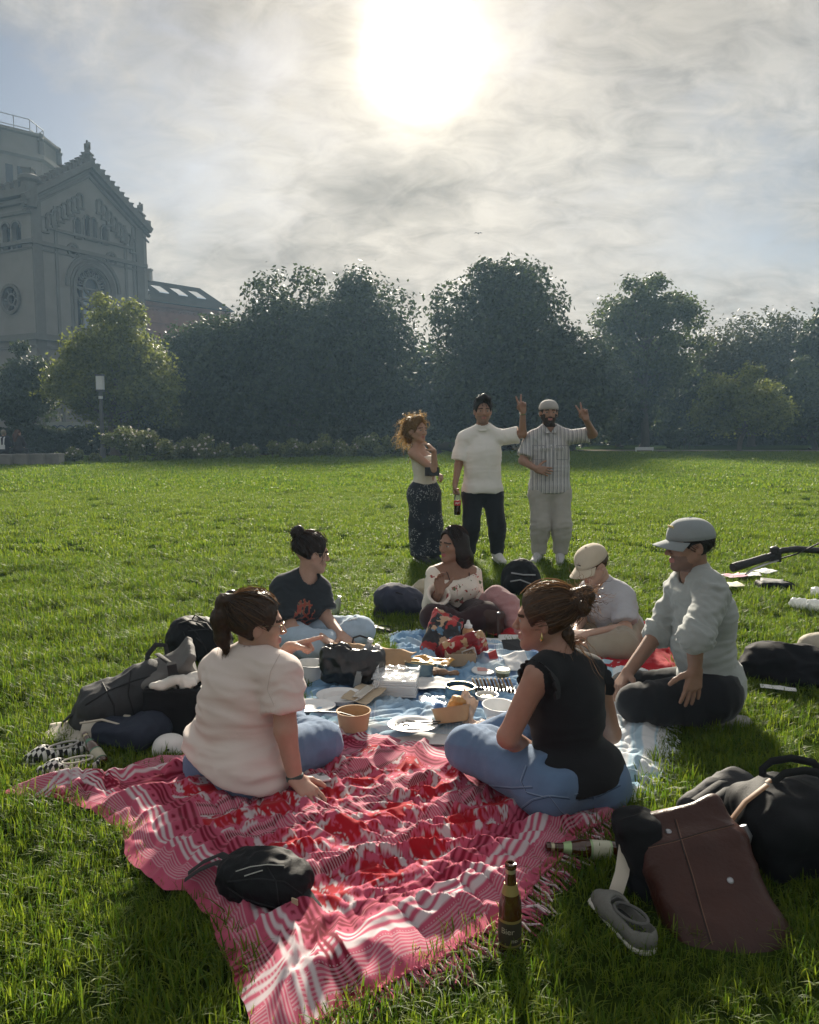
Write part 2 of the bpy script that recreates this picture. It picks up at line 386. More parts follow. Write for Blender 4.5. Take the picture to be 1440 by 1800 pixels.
    def lring(pts, w, d, closed=False):
        k = len(pts)
        for i in range(k if closed else k-1):
            p, q = Vector(pts[i]), Vector(pts[(i+1) % k]); tt = q-p
            if tt.length < 1e-6: continue
            n = Vector((-tt.y, tt.x)).normalized()*w/2
            sc.prism([LW.pt(p-n, .003), LW.pt(q-n, .003), LW.pt(q+n, .003), LW.pt(p+n, .003)], LW.n*d)
    for h in lh[:3]: lring(h[2:], .16, .12)
    lring(circ(*rc, rw+.12, 24), .26, .2, True); lring(circ(*rc, rw*.45, 12), .14, -.3, True)
    for k in range(6):
        an = k*math.pi/3; lring([(rc[0]+.5*math.cos(an), rc[1]+.5*math.sin(an)), (rc[0]+.95*math.cos(an), rc[1]+.95*math.sin(an))], .1, -.3)
    sc.build('side_cornice', STONE2, church)
    # corner turret, stepped little arches climbing the gable
    tu = MB(); tu.lathe(LW.o+V(0, 0, zE-1.2), [(.55, 0), (.62, .3), (.62, 1.9), (.85, 2.1), (.85, 2.35), (.6, 2.5)], 12); tu.build('corner_turret', STONE2, church, True)
    for side in (0, 1):
        for k in range(8):
            f0 = (k+.6)/8.6; s_ = (.9+(sP-1.4)*f0) if side == 0 else (W-.9-(sP-1.4)*f0)
            zt = zE-1.9+(zP-zE-.5)*f0; ni = MB(); w = .62
            GW.ring(ni, arch(s_, zt-1.0, w, zt, 7)[2:], .13, .004, .17)
            for x in (s_-w/2, s_+w/2): GW.box(ni, x-.065, x+.065, zt-1.15, zt-w/2, .005, .15)
            GW.box(ni, s_-w/2-.1, s_+w/2+.1, zt-1.3, zt-1.15, .006, .2)
            ni.build('niche_arch', STONE2, church)
    # stepped crenellation on the rakes and along the side, statues on the peaks
    for side in (0, 1):
        for k in range(11):
            f0 = (k+.5)/11; s_ = (sP-.2)*f0 if side == 0 else W-(sP-.2)*f0; zt = zE+(zP-zE)*f0; cb = MB()
            GW.box(cb, s_-.15, s_+.15, zt-.3, zt+.58, -.2, .2); GW.box(cb, s_-.2, s_+.2, zt+.58, zt+.68, -.26, .26); cb.build('merlon', STONE2, church)
    for k in range(14):
        cb = MB(); cb.box(LW.pt((1.2+k*1.05, zE+.55), .1), (.26, .18, .32), RL); cb.box(LW.pt((1.2+k*1.05, zE+.92), .1), (.32, .24, .06), RL); cb.build('merlon', STONE2, church)
    pr = MB(); pr.box(LW.pt((Lw/2, zE+.35), .1), (Lw/2, .12, .12), RL); pr.build('parapet', STONE2, church)
    for s_, zt in ((sP, zP), (W-.15, zE), (.0, zE+1.0)):
        st = MB(); b = GW.pt((s_, zt)); st.box(b+V(0, 0, .1), (.34, .34, .6)); st.box(b+V(0, 0, .74), (.42, .42, .06))
        if s_ > 1: st.lathe(b+V(0, 0, .8), [(.2, 0), (.24, .15), (.18, .42), (.24, .62), (.17, .8), (.07, .86), (.1, .93), (.1, 1.02), (.04, 1.1)], 9); st.box(b+V(.2, 0, 1.42), (.07, .08, .3)); st.box(b+V(-.2, .04, 1.36), (.06, .08, .26))
        st.build('statue', STONE2, church, False)
    # roof behind the gable and the crossing drum
    rf = MB(); back = -GW.n*14
    rf.prism([GW.pt((.2, zE), -.8), GW.pt((W-.2, zE), -.8), GW.pt((sP, zP-.2), -.8)], back); rf.build('roof', M('slate_roof', (.10, .11, .12), .7, .2, 1, .3, 5), church)
    wb = MB(); wb.prism([GW.pt((W-.01, 0), -.71), GW.pt((W-.01, zE), -.71), GW.pt((W-.61, zE), -.71), GW.pt((W-.61, 0), -.71)], back)
    bc_ = MB(); q = GW.pt((W, zE-.3), .0); wb.box(GW.pt((W+.1, zE-3.2), -.6), (.5, .5, 3.4), GW.R()); wb.box(GW.pt((W+.15, zE+.1), -.6), (.8, .8, .3), GW.R()); wb.box(GW.pt((W+.1, zE-6.6), -.6), (.62, .62, .25), GW.R())
    wb.build('end_wall', STONE, church)
    dr = MB(); dc = Q(5, 330, 84); zc = Q(20, 285, 84).z; dc.z = 0; rd = 5.2
    dr.lathe((dc.x, dc.y, 14), [(rd, 0), (rd, zc-14-.6), (rd+.35, zc-14-.4), (rd+.35, zc-14), (rd-.1, zc-14+.1), (rd-.1, zc-14+1.6), (rd+.2, zc-14+1.7), (rd+.2, zc-14+1.95), (rd-.4, zc-14+2.)], 8, a0=math.pi/8); dr.build('drum', STONE, church)
    for k in range(8):
        an = math.pi/8+k*math.pi/4; fn = MB(); b = V(dc.x+(rd+.05)*math.cos(an), dc.y+(rd+.05)*math.sin(an), zc-.3)
        fn.lathe(b, [(.28, 0), (.28, 1.6), (.38, 1.66), (.38, 1.8), (.2, 1.9), (.26, 2.05), (.24, 2.25), (.05, 2.4)], 8); fn.build('pinnacle', STONE2, church, True)
        for j in (-1, 0, 1):
            a2 = an+math.pi/8; wv = V(math.cos(a2), math.sin(a2), 0); tv = V(-wv.y, wv.x, 0); ap = rd*math.cos(math.pi/8)
            wn = MB(); wn.box(V(dc.x, dc.y, zc-2.4)+wv*(ap+.01)+tv*j*1.05, (.04, .32, .95), Matrix((wv, tv, V(0, 0, 1))).transposed()); wn.build('drum_window', GLASSD, church)
    rl = MB(); hz = zc+1.6
    for k in range(8):
        p = [V(dc.x+3.9*math.cos(math.pi/8+i*math.pi/4), dc.y+3.9*math.sin(math.pi/8+i*math.pi/4), 0) for i in (k, k+1)]
        for z in (1.0, 1.9): rl.tube([p[0]+V(0, 0, hz+z), p[1]+V(0, 0, hz+z)], .045, 5)
        for t_ in (0, .5): rl.tube([p[0].lerp(p[1], t_)+V(0, 0, hz-.6), p[0].lerp(p[1], t_)+V(0, 0, hz+1.9)], .045, 5)
    rl.build('railing', M('railing_steel', (.3, .31, .32), .4, .1, metal=.6), church)
church_build()
# ---------------------------------------------------------------- brick wing to the right of the church
BRICK = M('red_brick', (.24, .115, .085), .9, .2, 1.2, .3, 8)
def wing_build():
    o = thing('brick_wing', 'red brick building with arched windows and skylights in its long roof', 'building', (-26, 80, 0))
    F = Face((-27.0, 79.0, 0), (.62, .78)); W = 12.5
    ze = F.px(262, 532)[1]; zr = ze+3.2
    hs = [arch(2.6+k*4.3, 5.0, 2.3, 10.6, 12) for k in range(3)]
    w = MB(); F.wall(w, [(0, 0), (W, 0), (W, ze), (0, ze)], hs, .6); w.build('wall', BRICK, o)
    ring = MB()
    for h in hs:
        g = MB(); g.prism([F.pt(p, -.4) for p in h], -F.n*.05); wn = g.build('window', GLASSD, o)
        fr = MB(); cx = (h[0][0]+h[1][0])/2
        F.box(fr, cx-.07, cx+.07, 5, 10.5, -.36, -.25); F.box(fr, cx-1.15, cx+1.15, 8.1, 8.25, -.36, -.24); F.ring(fr, circ(cx, 9.45, .55, 12), .1, -.36, -.25, closed=True); fr.build('frame', STONE2, wn)
        F.ring(ring, [(cx+(p[0]-cx)*1.12, p[1]+(.12 if p[1] > 9 else 0)) for p in h[2:]], .3, .002, .12)
    for k in range(19): F.ring(ring, [(x, z) for x, z in arch(.4+k*.62, ze-1.1, .46, ze-.45, 5)[2:]], .1, .003, .1)
    F.box(ring, 0, W, ze-.25, ze+.1, .004, .35); F.box(ring, 0, W, 11.6, 11.85, .004, .14)
    ring.build('brick_arches', BRICK, o)
    rf = MB(); d = 5.2
    rf.prism([F.pt((-.3, ze+.12), .7), F.pt((-.3, zr), -d), F.pt((-.3, ze+.12), -2*d)], F.a*(W+.6)); rf.build('roof', M('wing_roof', (.035, .034, .032), 1., .2, .8, .3, 4, spec=.0), o)
    sl = math.atan2(zr-ze, d+.7)
    for k in range(5):
        m = MB(); s0 = .6+k*2.3; 
        pt = lambda s_, t_, up: F.pt((s_, ze+.12+(zr-ze-.12)*t_+up), .7-(d+.7)*t_)
        m.prism([pt(s0, .42, .05), pt(s0+1.15, .42, .05), pt(s0+1.15, .68, .05), pt(s0, .68, .05)], V(0, 0, .1)); m.build('skylight', M('skylight_glass', (.75, .8, .85), .08, .05, metal=.9), o)
    ch = MB(); p = F.pt((6.4, zr-.3), -d); ch.box(p+V(0, 0, .55), (.28, .28, .75)); ch.box(p+V(0, 0, 1.35), (.36, .36, .07)); ch.build('chimney', STONE2, o)
wing_build()
# ---------------------------------------------------------------- trees and shrubs
def leaf_cloud(cent, nrm, size, tint, rng, asp=.62):
    n = len(cent); a = rng.normal(size=(n, 3)); nn = nrm+rng.normal(size=(n, 3))*.75; nn /= np.linalg.norm(nn, axis=1)[:, None]
    a -= (a*nn).sum(1)[:, None]*nn; a /= np.linalg.norm(a, axis=1)[:, None]; b = np.cross(nn, a); s = size[:, None]
    v = np.stack([cent-a*s, cent+b*s*asp-nn*s*.22, cent+a*s, cent-b*s*asp-nn*s*.22], 1).reshape(-1, 3)
    f = np.arange(4*n).reshape(n, 4); return v, f, np.repeat(tint, 4)
LEAFM = {}
def leafmat(key, c1, c2, tr=.32):
    if key not in LEAFM: LEAFM[key] = M('leaf_'+key, c1, .55, 0, tint=c2, transl=tr, spec=.3)
    return LEAFM[key]
BARK = M('bark', (.085, .07, .055), .95, .3, 4, .9, 14)
def tree(label, x, y, h, w, crown0, lobes, leaves, lsz, mat, seed, trunk=.28, shape='round', group=None, dep=None, lob=(.16, .27), name='tree', multi=1, spray=.25):
    rng = np.random.default_rng(seed); o = thing(name, label, 'tree', (x, y, 0), group); dep = dep or w*.8
    cz = (h+crown0)/2; hz = (h-crown0)/2; lc = []; tries = 0
    while len(lc) < lobes and tries < 8000:
        tries += 1
        p = rng.uniform(-1, 1, 3)
        if shape == 'round': ok = (p**2).sum() < 1
        elif shape == 'dome': ok = p[0]**2+p[1]**2+max(p[2], -.15)**2*(1 if p[2] > 0 else .35) < 1
        elif shape == 'egg': ok = math.hypot(p[0], p[1]) < (1-max(0, (p[2]+.5)/1.5)**1.05)*min(1, (p[2]+1.12)/.5)
        elif shape == 'cone': ok = math.hypot(p[0], p[1]) < (1-max(0, p[2])**1.15)*(1-.35*max(0, -p[2])**2)*.98 and p[2] > -1
        if not ok: continue
        r = rng.uniform(*lob)*w*(1-.35*max(0, p[2]))
        k = 1-.75*r/(w/2); kz = 1-.75*r/hz
        lc.append((p[0]*w/2*k, p[1]*dep/2*k, cz+p[2]*hz*kz, r))
    C, Nn, S, Tn = [], [], [], []; per = leaves//len(lc)
    for (a, b, c, r) in lc:
        d = rng.normal(size=(per, 3)); d /= np.linalg.norm(d, axis=1)[:, None]
        rad = r*(rng.uniform(.25, 1, per)**.45)*(1+spray*rng.normal(size=per).clip(-.6, 2.2)*.5)
        C.append(np.array([a, b, c])+d*rad[:, None]*np.array([1, 1, .82])); Nn.append(d+np.array([0, 0, .35])); S.append(lsz*rng.uniform(.6, 1.35, per)); Tn.append((rng.uniform(0, .75, per)+rng.uniform(-.1, .25)).clip(0, 1))
    v, f, t = leaf_cloud(np.concatenate(C), np.concatenate(Nn), np.concatenate(S), np.concatenate(Tn), rng)
    link('crown', mesh_np('crown', v, f, mat, None, False, {'tint': t}), o)
    tb = MB(); ht = crown0+hz*.9
    for q in range(multi):
        dx, dy = (rng.uniform(-.5, .5, 2)*(multi > 1)); top = V(dx*3+rng.uniform(-.4, .4), dy*3+rng.uniform(-.4, .4), ht)
        pts = [V(dx, dy, -.1).lerp(top, t_)+V(rng.normal()*.12, rng.normal()*.12, 0)*(t_ > 0) for t_ in (0, .06, .25, .5, .75, 1)]
        tb.tube([p+V(x, y, 0) for p in pts], [trunk*1.5, trunk*1.05, trunk*.9, trunk*.75, trunk*.5, trunk*.22], 9)
        for i, (a, b, c, r) in enumerate(lc):
            if i % multi != q or i > 46: continue
            z0 = max(crown0*.7, min(ht*.92, c-rng.uniform(.15, .35)*h*.4)); f0 = min(1, z0/ht); st = V(dx, dy, 0).lerp(top, f0); e = V(a, b, c); md = st.lerp(e, .5)+V(0, 0, -.12*(e-st).length*.5)
            tb.tube([p+V(x, y, 0) for p in (st, md, e)], [trunk*.34*(1-f0*.5), trunk*.2, trunk*.07], 5)
    tb.build('trunk', BARK, o, True); return o
dk = leafmat('dark', (.022, .034, .012), (.075, .10, .028)); md_ = leafmat('mid', (.040, .060, .016), (.12, .15, .038), .4); lt = leafmat('light', (.085, .115, .022), (.26, .28, .06), .5)
gr = leafmat('olive', (.040, .052, .018), (.105, .11, .04)); 
def tx(px, y): return Q(px, 800, y).x
def hz_(py, y): return Q(720, py, y).z
tree('dark cone-shaped tree at the left edge in front of the stone church', tx(52, 47), 47, hz_(575, 47), 4.3, 1.0, 50, 15000, .11, dk, 11, .13, 'egg')
tree('light green tree with rising branches standing before the church gable', tx(208, 43), 43, hz_(462, 43), 7.6, .9, 150, 44000, .095, lt, 12, .2, 'egg', lob=(.08, .14), multi=3, spray=.6)
GB = 'big dark trees along the far edge of the lawn'
tree('rounded dark tree beside the brick wing, left end of the dark row', tx(385, 52), 52, hz_(512, 52), 7.6, .4, 70, 26000, .14, dk, 13, .3, 'dome', GB)
tree('dark broad tree, second from the brick wing, with ragged top', tx(515, 53), 53, hz_(462, 53), 10.4, .4, 110, 33000, .145, dk, 14, .34, 'dome', GB)
tree('dark broad tree just left of the gap of sky', tx(632, 55), 55, hz_(462, 55), 9.6, .5, 90, 26000, .14, dk, 15, .34, 'dome', GB, spray=.5)
tree('tallest dark tree, right of the gap of sky behind the standing men', tx(888, 54), 54, hz_(436, 54), 11.8, .2, 140, 43000, .15, dk, 16, .38, 'dome', GB, lob=(.13, .22))
tree('dark low-branched tree drooping to the lawn behind the man in the plaid shirt', tx(1000, 51), 51, hz_(560, 51), 7.6, .1, 80, 26000, .145, dk, 17, .3, 'dome', GB)
tree('tall airy tree with sky showing through its branches, right of centre', tx(1132, 58), 58, hz_(458, 58), 8.8, 2.6, 80, 20000, .13, md_, 18, .3, 'round', lob=(.09, .16), spray=.7)
tree('olive brown tree with thin top twigs, in the right background', tx(1320, 62), 62, hz_(530, 62), 10.5, 1.5, 90, 26000, .14, gr, 19, .28, 'dome', spray=.6)
tree('dark tree cut off by the right edge of the picture', tx(1470, 56), 56, hz_(488, 56), 6.0, .8, 60, 16000, .17, dk, 20, .3, 'dome')
tree('small light green tree with a thin trunk standing on the lawn at right', tx(1302, 49), 49, hz_(636, 49), 5.9, 1.0, 60, 17000, .10, lt, 21, .14, 'dome', lob=(.1, .17), spray=.5)
tree('dark low tree behind the small light tree at the right', tx(1225, 64), 64, hz_(610, 64), 8.0, .2, 50, 13000, .19, md_, 22, .22, 'dome')
tree('bushy mid green tree at the right edge behind the small light tree', tx(1425, 53), 53, hz_(610, 53), 5.2, .2, 44, 12000, .16, md_, 23, .2, 'dome')
tree('dark understorey tree left of the airy tree', tx(1090, 60), 60, hz_(600, 60), 6.5, .2, 46, 12000, .19, dk, 24, .2, 'dome')
tree('dark low tree filling the foot of the sky gap', tx(735, 60), 60, hz_(590, 60), 8.5, .2, 56, 15000, .19, dk, 25, .25, 'dome')
tree('dark low tree in front of the brick wing windows', tx(320, 60), 60, hz_(640, 60), 6.0, .2, 40, 10000, .19, dk, 26, .2, 'dome')
# far wood behind everything, reads as one mass
def far_wood():
    rng = np.random.default_rng(5); n = 30000; x = rng.uniform(-30, 75, n); y = rng.uniform(78, 92, n); top = 7.5+2.2*np.sin(x*.31)+1.4*np.sin(x*.83+1); z = rng.uniform(0, 1, n)**.8*top
    v, f, t = leaf_cloud(np.stack([x, y, z], 1), np.tile([0, -.6, .4], (n, 1)), rng.uniform(.25, .55, n), rng.uniform(0, 1, n), rng)
    o = link('distant_wood', mesh_np('distant_wood', v, f, dk, None, False, {'tint': t})); tag(o, 'dark distant wood behind the trees', 'wood', kind='stuff')
far_wood()
FLOWER = M('rose_petals', (.82, .74, .68), .6, .1, transl=.3)
def bush(label, px0, px1, py_top, y, seed, flowers, group='flowering shrubs along the far edge of the lawn', name='rose_bush', mat=None):
    rng = np.random.default_rng(seed); xa, xb = tx(px0, y), tx(px1, y); h = hz_(py_top, y); w = xb-xa; n = int(1200+1500*w)
    o = thing(name, label, 'shrub', ((xa+xb)/2, y, 0), group)
    k = int(5+w*4); cx = rng.uniform(-.46, .46, k)*w; cy = rng.uniform(-.5, .5, k); cr = rng.uniform(.22, .42, k)*min(1, h); 
    env = 1-.55*np.abs(cx/(w/2))**2
    czz = (rng.uniform(.25, .85, k)*env*h).clip(.15); idx = rng.integers(0, k, n)
    d = rng.normal(size=(n, 3)); d /= np.linalg.norm(d, axis=1)[:, None]; r = cr[idx]*rng.uniform(.3, 1.08, n)
    c = np.stack([cx[idx], cy[idx], czz[idx]], 1)+d*r[:, None]; c[:, 2] = c[:, 2].clip(.02)
    v, f, t = leaf_cloud(c, d, rng.uniform(.042, .085, n), rng.uniform(0, 1, n), rng); link('foliage', mesh_np('foliage', v, f, mat or leafmat('rose', (.08, .11, .034), (.25, .27, .09), .48), None, False, {'tint': t}), o)
    if flowers:
        m = int(flowers*w); i2 = rng.integers(0, k, m); d2 = rng.normal(size=(m, 3)); d2[:, 1] = -np.abs(d2[:, 1]); d2[:, 2] = np.abs(d2[:, 2]); d2 /= np.linalg.norm(d2, axis=1)[:, None]
        c2 = np.stack([cx[i2], cy[i2], czz[i2]], 1)+d2*(cr[i2]*1.06)[:, None]; vv, ff = [], []
        for j in range(m):
            for q in range(3):
                pass
        cc = np.repeat(c2, 5, 0)+rng.normal(size=(m*5, 3))*.02; v, f, t = leaf_cloud(cc, np.repeat(d2, 5, 0), rng.uniform(.03, .05, m*5), rng.uniform(0, 1, m*5), rng, .9)
        fo = link('flowers', mesh_np('flowers', v, f, FLOWER, None, False), o); fo['kind'] = 'stuff'
    sb = MB()
    for j in range(9):
        e = V(cx[j % k], cy[j % k], czz[j % k]); sb.tube([o.location+V(e.x*.5, e.y*.4, -.02), o.location+V(e.x*.75, e.y*.7, e.z*.6), o.location+e], [.018, .013, .006], 5)
    sb.build('stems', BARK, o, True)
bush('small low rose bush with white blooms beside the stone ledge', 98, 166, 788, 33.5, 31, 10)
bush('largest rose bush dotted with pale blooms below the light green tree', 172, 306, 752, 34.5, 32, 16)
bush('spreading rose bush with pale blooms right of the largest one', 303, 403, 768, 36, 33, 13)
bush('low rose bush in front of the dark trees, third from the left', 415, 545, 772, 38, 34, 10)
bush('rounded shrub with a few pale blooms near the middle of the far edge', 545, 612, 764, 39, 35, 7)
bush('leafy low shrub with faint blooms left of the curly-haired woman', 605, 722, 766, 39.5, 36, 4)
bush('small dark clipped shrub under the trees at right', 1175, 1235, 745, 55, 37, 0, None, 'shrub', dk)
HEDGE = leafmat('hedge', (.016, .026, .012), (.04, .055, .02))
def hedge(label, xa, xb, y, h, seed):
    rng = np.random.default_rng(seed); n = int((xb-xa)*900); o = thing('hedge', label, 'hedge', ((xa+xb)/2, y, 0))
    c = np.stack([rng.uniform(xa-o.location.x, xb-o.location.x, n), rng.uniform(-.5, .5, n), rng.uniform(0, h, n)], 1); c[:, 2] += .12*np.sin(c[:, 0]*2.1)*(c[:, 2]/h)
    v, f, t = leaf_cloud(c, np.tile([0, -.5, .5], (n, 1)), rng.uniform(.08, .16, n), rng.uniform(0, 1, n), rng); link('foliage', mesh_np('foliage', v, f, HEDGE, None, False, {'tint': t}), o)
    sb = MB()
    for j in range(int((xb-xa)/.8)): sb.tube([(xa+j*.8, y, -.05), (xa+j*.8+.1, y, h*.8)], [.03, .015], 5)
    sb.build('stems', BARK, o)
hedge('dark clipped hedge running behind the rose bushes', -26, 1.5, 45, 1.45, 41)
hedge('dark hedge closing the far side of the lawn at right', 12, 42, 66, 2.2, 42)
# ---------------------------------------------------------------- ledge, lamp post, graffiti wall, sign at the far right
CONC = M('weathered_concrete', (.22, .21, .195), .9, .25, 3, .5, 20)
mb = MB(); a, b = G(-40, 822), G(106, 819)
for k in range(5):
    p, q = a.lerp(b, k/5), a.lerp(b, (k+1)/5-.004); mb.box((p+q)/2+V(0, .25, .2), ((q-p).length/2-.01, .25, .2)); mb.box((p+q)/2+V(0, .25, .43), ((q-p).length/2-.006, .28, .035))
solo('stone_ledge', mb, CONC, 'low grey stone ledge at the left end of the far lawn edge', 'ledge', (a+b)/2)
def lamp():
    p = G(181, 800); y = 37.; p = V(tx(181, y), y, 0); o = thing('lamp_post', 'dark lamp post with a white lantern box before the light green tree', 'lamp post', p)
    h = hz_(688, y); m = MB(); m.lathe(p, [(.13, 0), (.13, .5), (.085, .55), (.075, h)], 12); m.build('post', M('post_grey', (.08, .085, .09), .5, .1), o, True)
    m = MB(); m.box(p+V(0, 0, h+.04), (.16, .16, .04)); m.box(p+V(-.0, 0, h+.72), (.17, .17, .03)); m.build('lantern_cap', M('post_grey'), o)
    m = MB(); m.box(p+V(0, 0, h+.38), (.14, .14, .3)); m.build('lantern_glass', M('milky_glass', (.72, .74, .74), .3, .05, spec=.5, transl=.3), o)
    m = MB(); m.lathe(p+V(0, 0, hz_(697, y)-.1), [(.095, 0), (.095, .12)], 12); m.build('band', M('milky_glass'), o)
lamp()
def graffiti():
    y = 50.; xa, xb = tx(86, y), tx(162, y); z1 = hz_(742, y)
    o = thing('graffiti_wall', 'pale low wall sprayed with blue graffiti under the left trees', 'wall', ((xa+xb)/2, y, 0))
    m = MB(); m.box(((xa+xb)/2, y, z1/2), ((xb-xa)/2, .12, z1/2)); m.build('slab', M('pale_wall', (.42, .44, .46), .85, .15, 2), o)
    s = MB(); rng = random.Random(3)
    def loop(cx, cz, r, r2, n=14): s.tube([(cx+r*math.cos(t), y-.125, cz+r2*math.sin(t)) for t in [i*2*math.pi/n for i in range(n+1)]], .035, 5, flat=.3, up=(0, -1, 0))
    for k, (cx, rr) in enumerate(((-.85, .26), (-.45, .34), (.1, .3), (.5, .36), (.95, .24))): loop((xa+xb)/2+cx, z1*.62, rr, z1*.26)
    s.build('spray_lines', M('graffiti_blue', (.05, .08, .22), .7), o)
graffiti()
m = MB(); p = V(tx(1126, 50), 49.2, 0); m.box(p+V(0, 0, .17), (.55, .02, .09)); m.box(p+V(-.5, 0, .05), (.03, .03, .06)); m.box(p+V(.5, 0, .05), (.03, .03, .06))
solo('low_sign', m, M('sign_white', (.5, .52, .52), .7), 'small low white board at the lawn edge right of the plaid-shirted man', 'board', p)
m = MB(); p = Q(841, 410, 60)
for k in (-1, 1): m.prism([p, p+V(k*.16, .03, .07), p+V(k*.30, .05, .01), p+V(k*.14, -.05, .0)], (0, .0, .012))
m.lathe(p+V(0, -.14, 0), [(.01, 0), (.04, .06), (.045, .14), (.02, .26), (.03, .3)], 8, Matrix.Rotation(-math.pi/2, 3, 'X'))
solo('bird', m, M('bird_dark', (.05, .05, .06), .8), 'small dark bird flying in the sky above the trees', 'bird', p)
# ---------------------------------------------------------------- implicit surfaces: soft shapes grown from rounded primitives
def _n3(v): return np.array(v, np.float32)
class Sdf:
    def __init__(s): s.ops = []
    def _add(s, fn, lo, hi, k, mode, cut):
        s.ops.append((fn, None if lo is None else np.array(lo), None if hi is None else np.array(hi), k, mode, cut)); return s
    def cone(s, a, b, r1, r2=None, k=.02, mode='u', flat=None, cut=None):
        r2 = r1 if r2 is None else r2; a, b = _n3(a), _n3(b); ba = b-a; q = float(ba@ba)+1e-9; m = max(r1, r2)
        if flat is not None: ax = _n3(Vector(flat[0]).normalized()); fs = flat[1]
        def fn(P):
            pa = P-a; h = np.clip((pa@ba)/q, 0, 1); d = pa-h[..., None]*ba
            if flat is not None: d = d+((d@ax)*(1/fs-1))[..., None]*ax; return (np.sqrt((d*d).sum(-1))-(r1+(r2-r1)*h))*(.5+.5*fs)
            return np.sqrt((d*d).sum(-1))-(r1+(r2-r1)*h)
        return s._add(fn, np.minimum(a, b)-m, np.maximum(a, b)+m, k, mode, cut)
    def path(s, pts, rs, k=.02, **kw):
        for i in range(len(pts)-1): s.cone(pts[i], pts[i+1], rs[i] if hasattr(rs, '__len__') else rs, rs[i+1] if hasattr(rs, '__len__') else rs, k, **kw)
        return s
    def ell(s, c, r, R=None, k=.02, mode='u', cut=None):
        c, r = _n3(c), _n3(r if hasattr(r, '__len__') else (r, r, r)); Rm = np.array(R if R is not None else Matrix.Identity(3), np.float32); m = float(r.max())
        def fn(P):
            q = (P-c)@Rm; k0 = np.sqrt(((q/r)**2).sum(-1)); k1 = np.sqrt(((q/(r*r))**2).sum(-1))+1e-6; return k0*(k0-1)/k1
        return s._add(fn, c-m, c+m, k, mode, cut)
    def box(s, c, h, rad=.01, R=None, k=.02, mode='u', cut=None):
        c, h = _n3(c), _n3(h); Rm = np.array(R if R is not None else Matrix.Identity(3), np.float32); m = float(np.sqrt((h*h).sum()))
        def fn(P):
            q = np.abs((P-c)@Rm)-(h-rad); return np.sqrt((np.maximum(q, 0)**2).sum(-1))+np.minimum(q.max(-1), 0)-rad
        return s._add(fn, c-m, c+m, k, mode, cut)
    def plane(s, p, n, k=.004):                 # keep the side away from n
        p, n = _n3(p), _n3(Vector(n).normalized()); return s._add(lambda P: (P-p)@n, None, None, k, 'i', None)
    def bounds(s):
        b = [(o[1], o[2]) for o in s.ops if o[1] is not None and o[4] == 'u']
        return np.min([x[0] for x in b], 0), np.max([x[1] for x in b], 0)
    def grid(s, lo, hi, vox):
        ax = [np.arange(lo[i], hi[i]+vox, vox, dtype=np.float32) for i in range(3)]; D = np.full([len(a) for a in ax], .3, np.float32)
        for fn, l, h, k, mode, cut in s.ops:
            sl = [slice(None)]*3
            if l is not None:
                mg = k+2.5*vox; sl = [slice(max(0, int((l[i]-mg-lo[i])/vox)), max(0, int((h[i]+mg-lo[i])/vox)+2)) for i in range(3)]
            sub = [a[q] for a, q in zip(ax, sl)]
            if min(len(a) for a in sub) == 0: continue
            P = np.stack(np.meshgrid(*sub, indexing='ij'), -1); d = fn(P).astype(np.float32)
            for cp, cn in (cut or []): d = np.maximum(d, (P-_n3(cp))@_n3(Vector(cn).normalized()))
            A = D[tuple(sl)]
            if mode == 'u': hh = np.maximum(k-np.abs(A-d), 0)/max(k, 1e-6); D[tuple(sl)] = np.minimum(A, d)-hh*hh*k*.25
            else:
                d = -d if mode == 's' else d
                hh = np.maximum(k-np.abs(A-d), 0)/max(k, 1e-6); D[tuple(sl)] = np.maximum(A, d)+hh*hh*k*.25
        return D
    def mesh(s, vox, lo=None, hi=None):
        if lo is None: lo, hi = s.bounds(); lo = lo-3*vox; hi = hi+3*vox
        lo = np.array(lo, np.float64); return nets(s.grid(lo, np.array(hi), vox), lo, vox)
def nets(D, lo, vox):
    S = D < 0; c = [S[i:S.shape[0]-1+i, j:S.shape[1]-1+j, k:S.shape[2]-1+k] for i in (0, 1) for j in (0, 1) for k in (0, 1)]
    act = np.any(c, axis=0) & ~np.all(c, axis=0); I = np.argwhere(act)
    if len(I) == 0: return np.zeros((0, 3)), np.zeros((0, 4), int)
    idm = np.full(act.shape, -1, np.int64); idm[tuple(I.T)] = np.arange(len(I)); pos = np.zeros((len(I), 3)); cnt = np.zeros(len(I))
    for a in range(3):
        o1, o2 = [x for x in range(3) if x != a]
        for u in (0, 1):
            for w in (0, 1):
                e = I.copy(); e[:, o1] += u; e[:, o2] += w; e2 = e.copy(); e2[:, a] += 1
                d0, d1 = D[tuple(e.T)], D[tuple(e2.T)]; m = (d0 < 0) != (d1 < 0); t = d0/(d0-d1+1e-12*(d0 == d1))
                pp = e.astype(float); pp[:, a] += t; pos[m] += pp[m]; cnt[m] += 1
    pos = pos/cnt[:, None]; F = []
    for a in range(3):
        o1, o2 = [(1, 2), (2, 0), (0, 1)][a]
        sl0 = [slice(None)]*3; sl1 = [slice(None)]*3; sl0[a] = slice(0, -1); sl1[a] = slice(1, None)
        A, B = S[tuple(sl0)], S[tuple(sl1)]; E = np.argwhere(A != B)
        E = E[(E[:, o1] > 0) & (E[:, o2] > 0) & (E[:, o1] < D.shape[o1]-1) & (E[:, o2] < D.shape[o2]-1)]
        if len(E) == 0: continue
        q = []
        for du, dw in ((1, 1), (0, 1), (0, 0), (1, 0)):
            e = E.copy(); e[:, o1] -= du; e[:, o2] -= dw; q.append(idm[tuple(e.T)])
        q = np.stack(q, 1); fl = ~A[tuple(E.T)]; q[fl] = q[fl][:, ::-1]; F.append(q)
    return lo+pos*vox, np.concatenate(F)
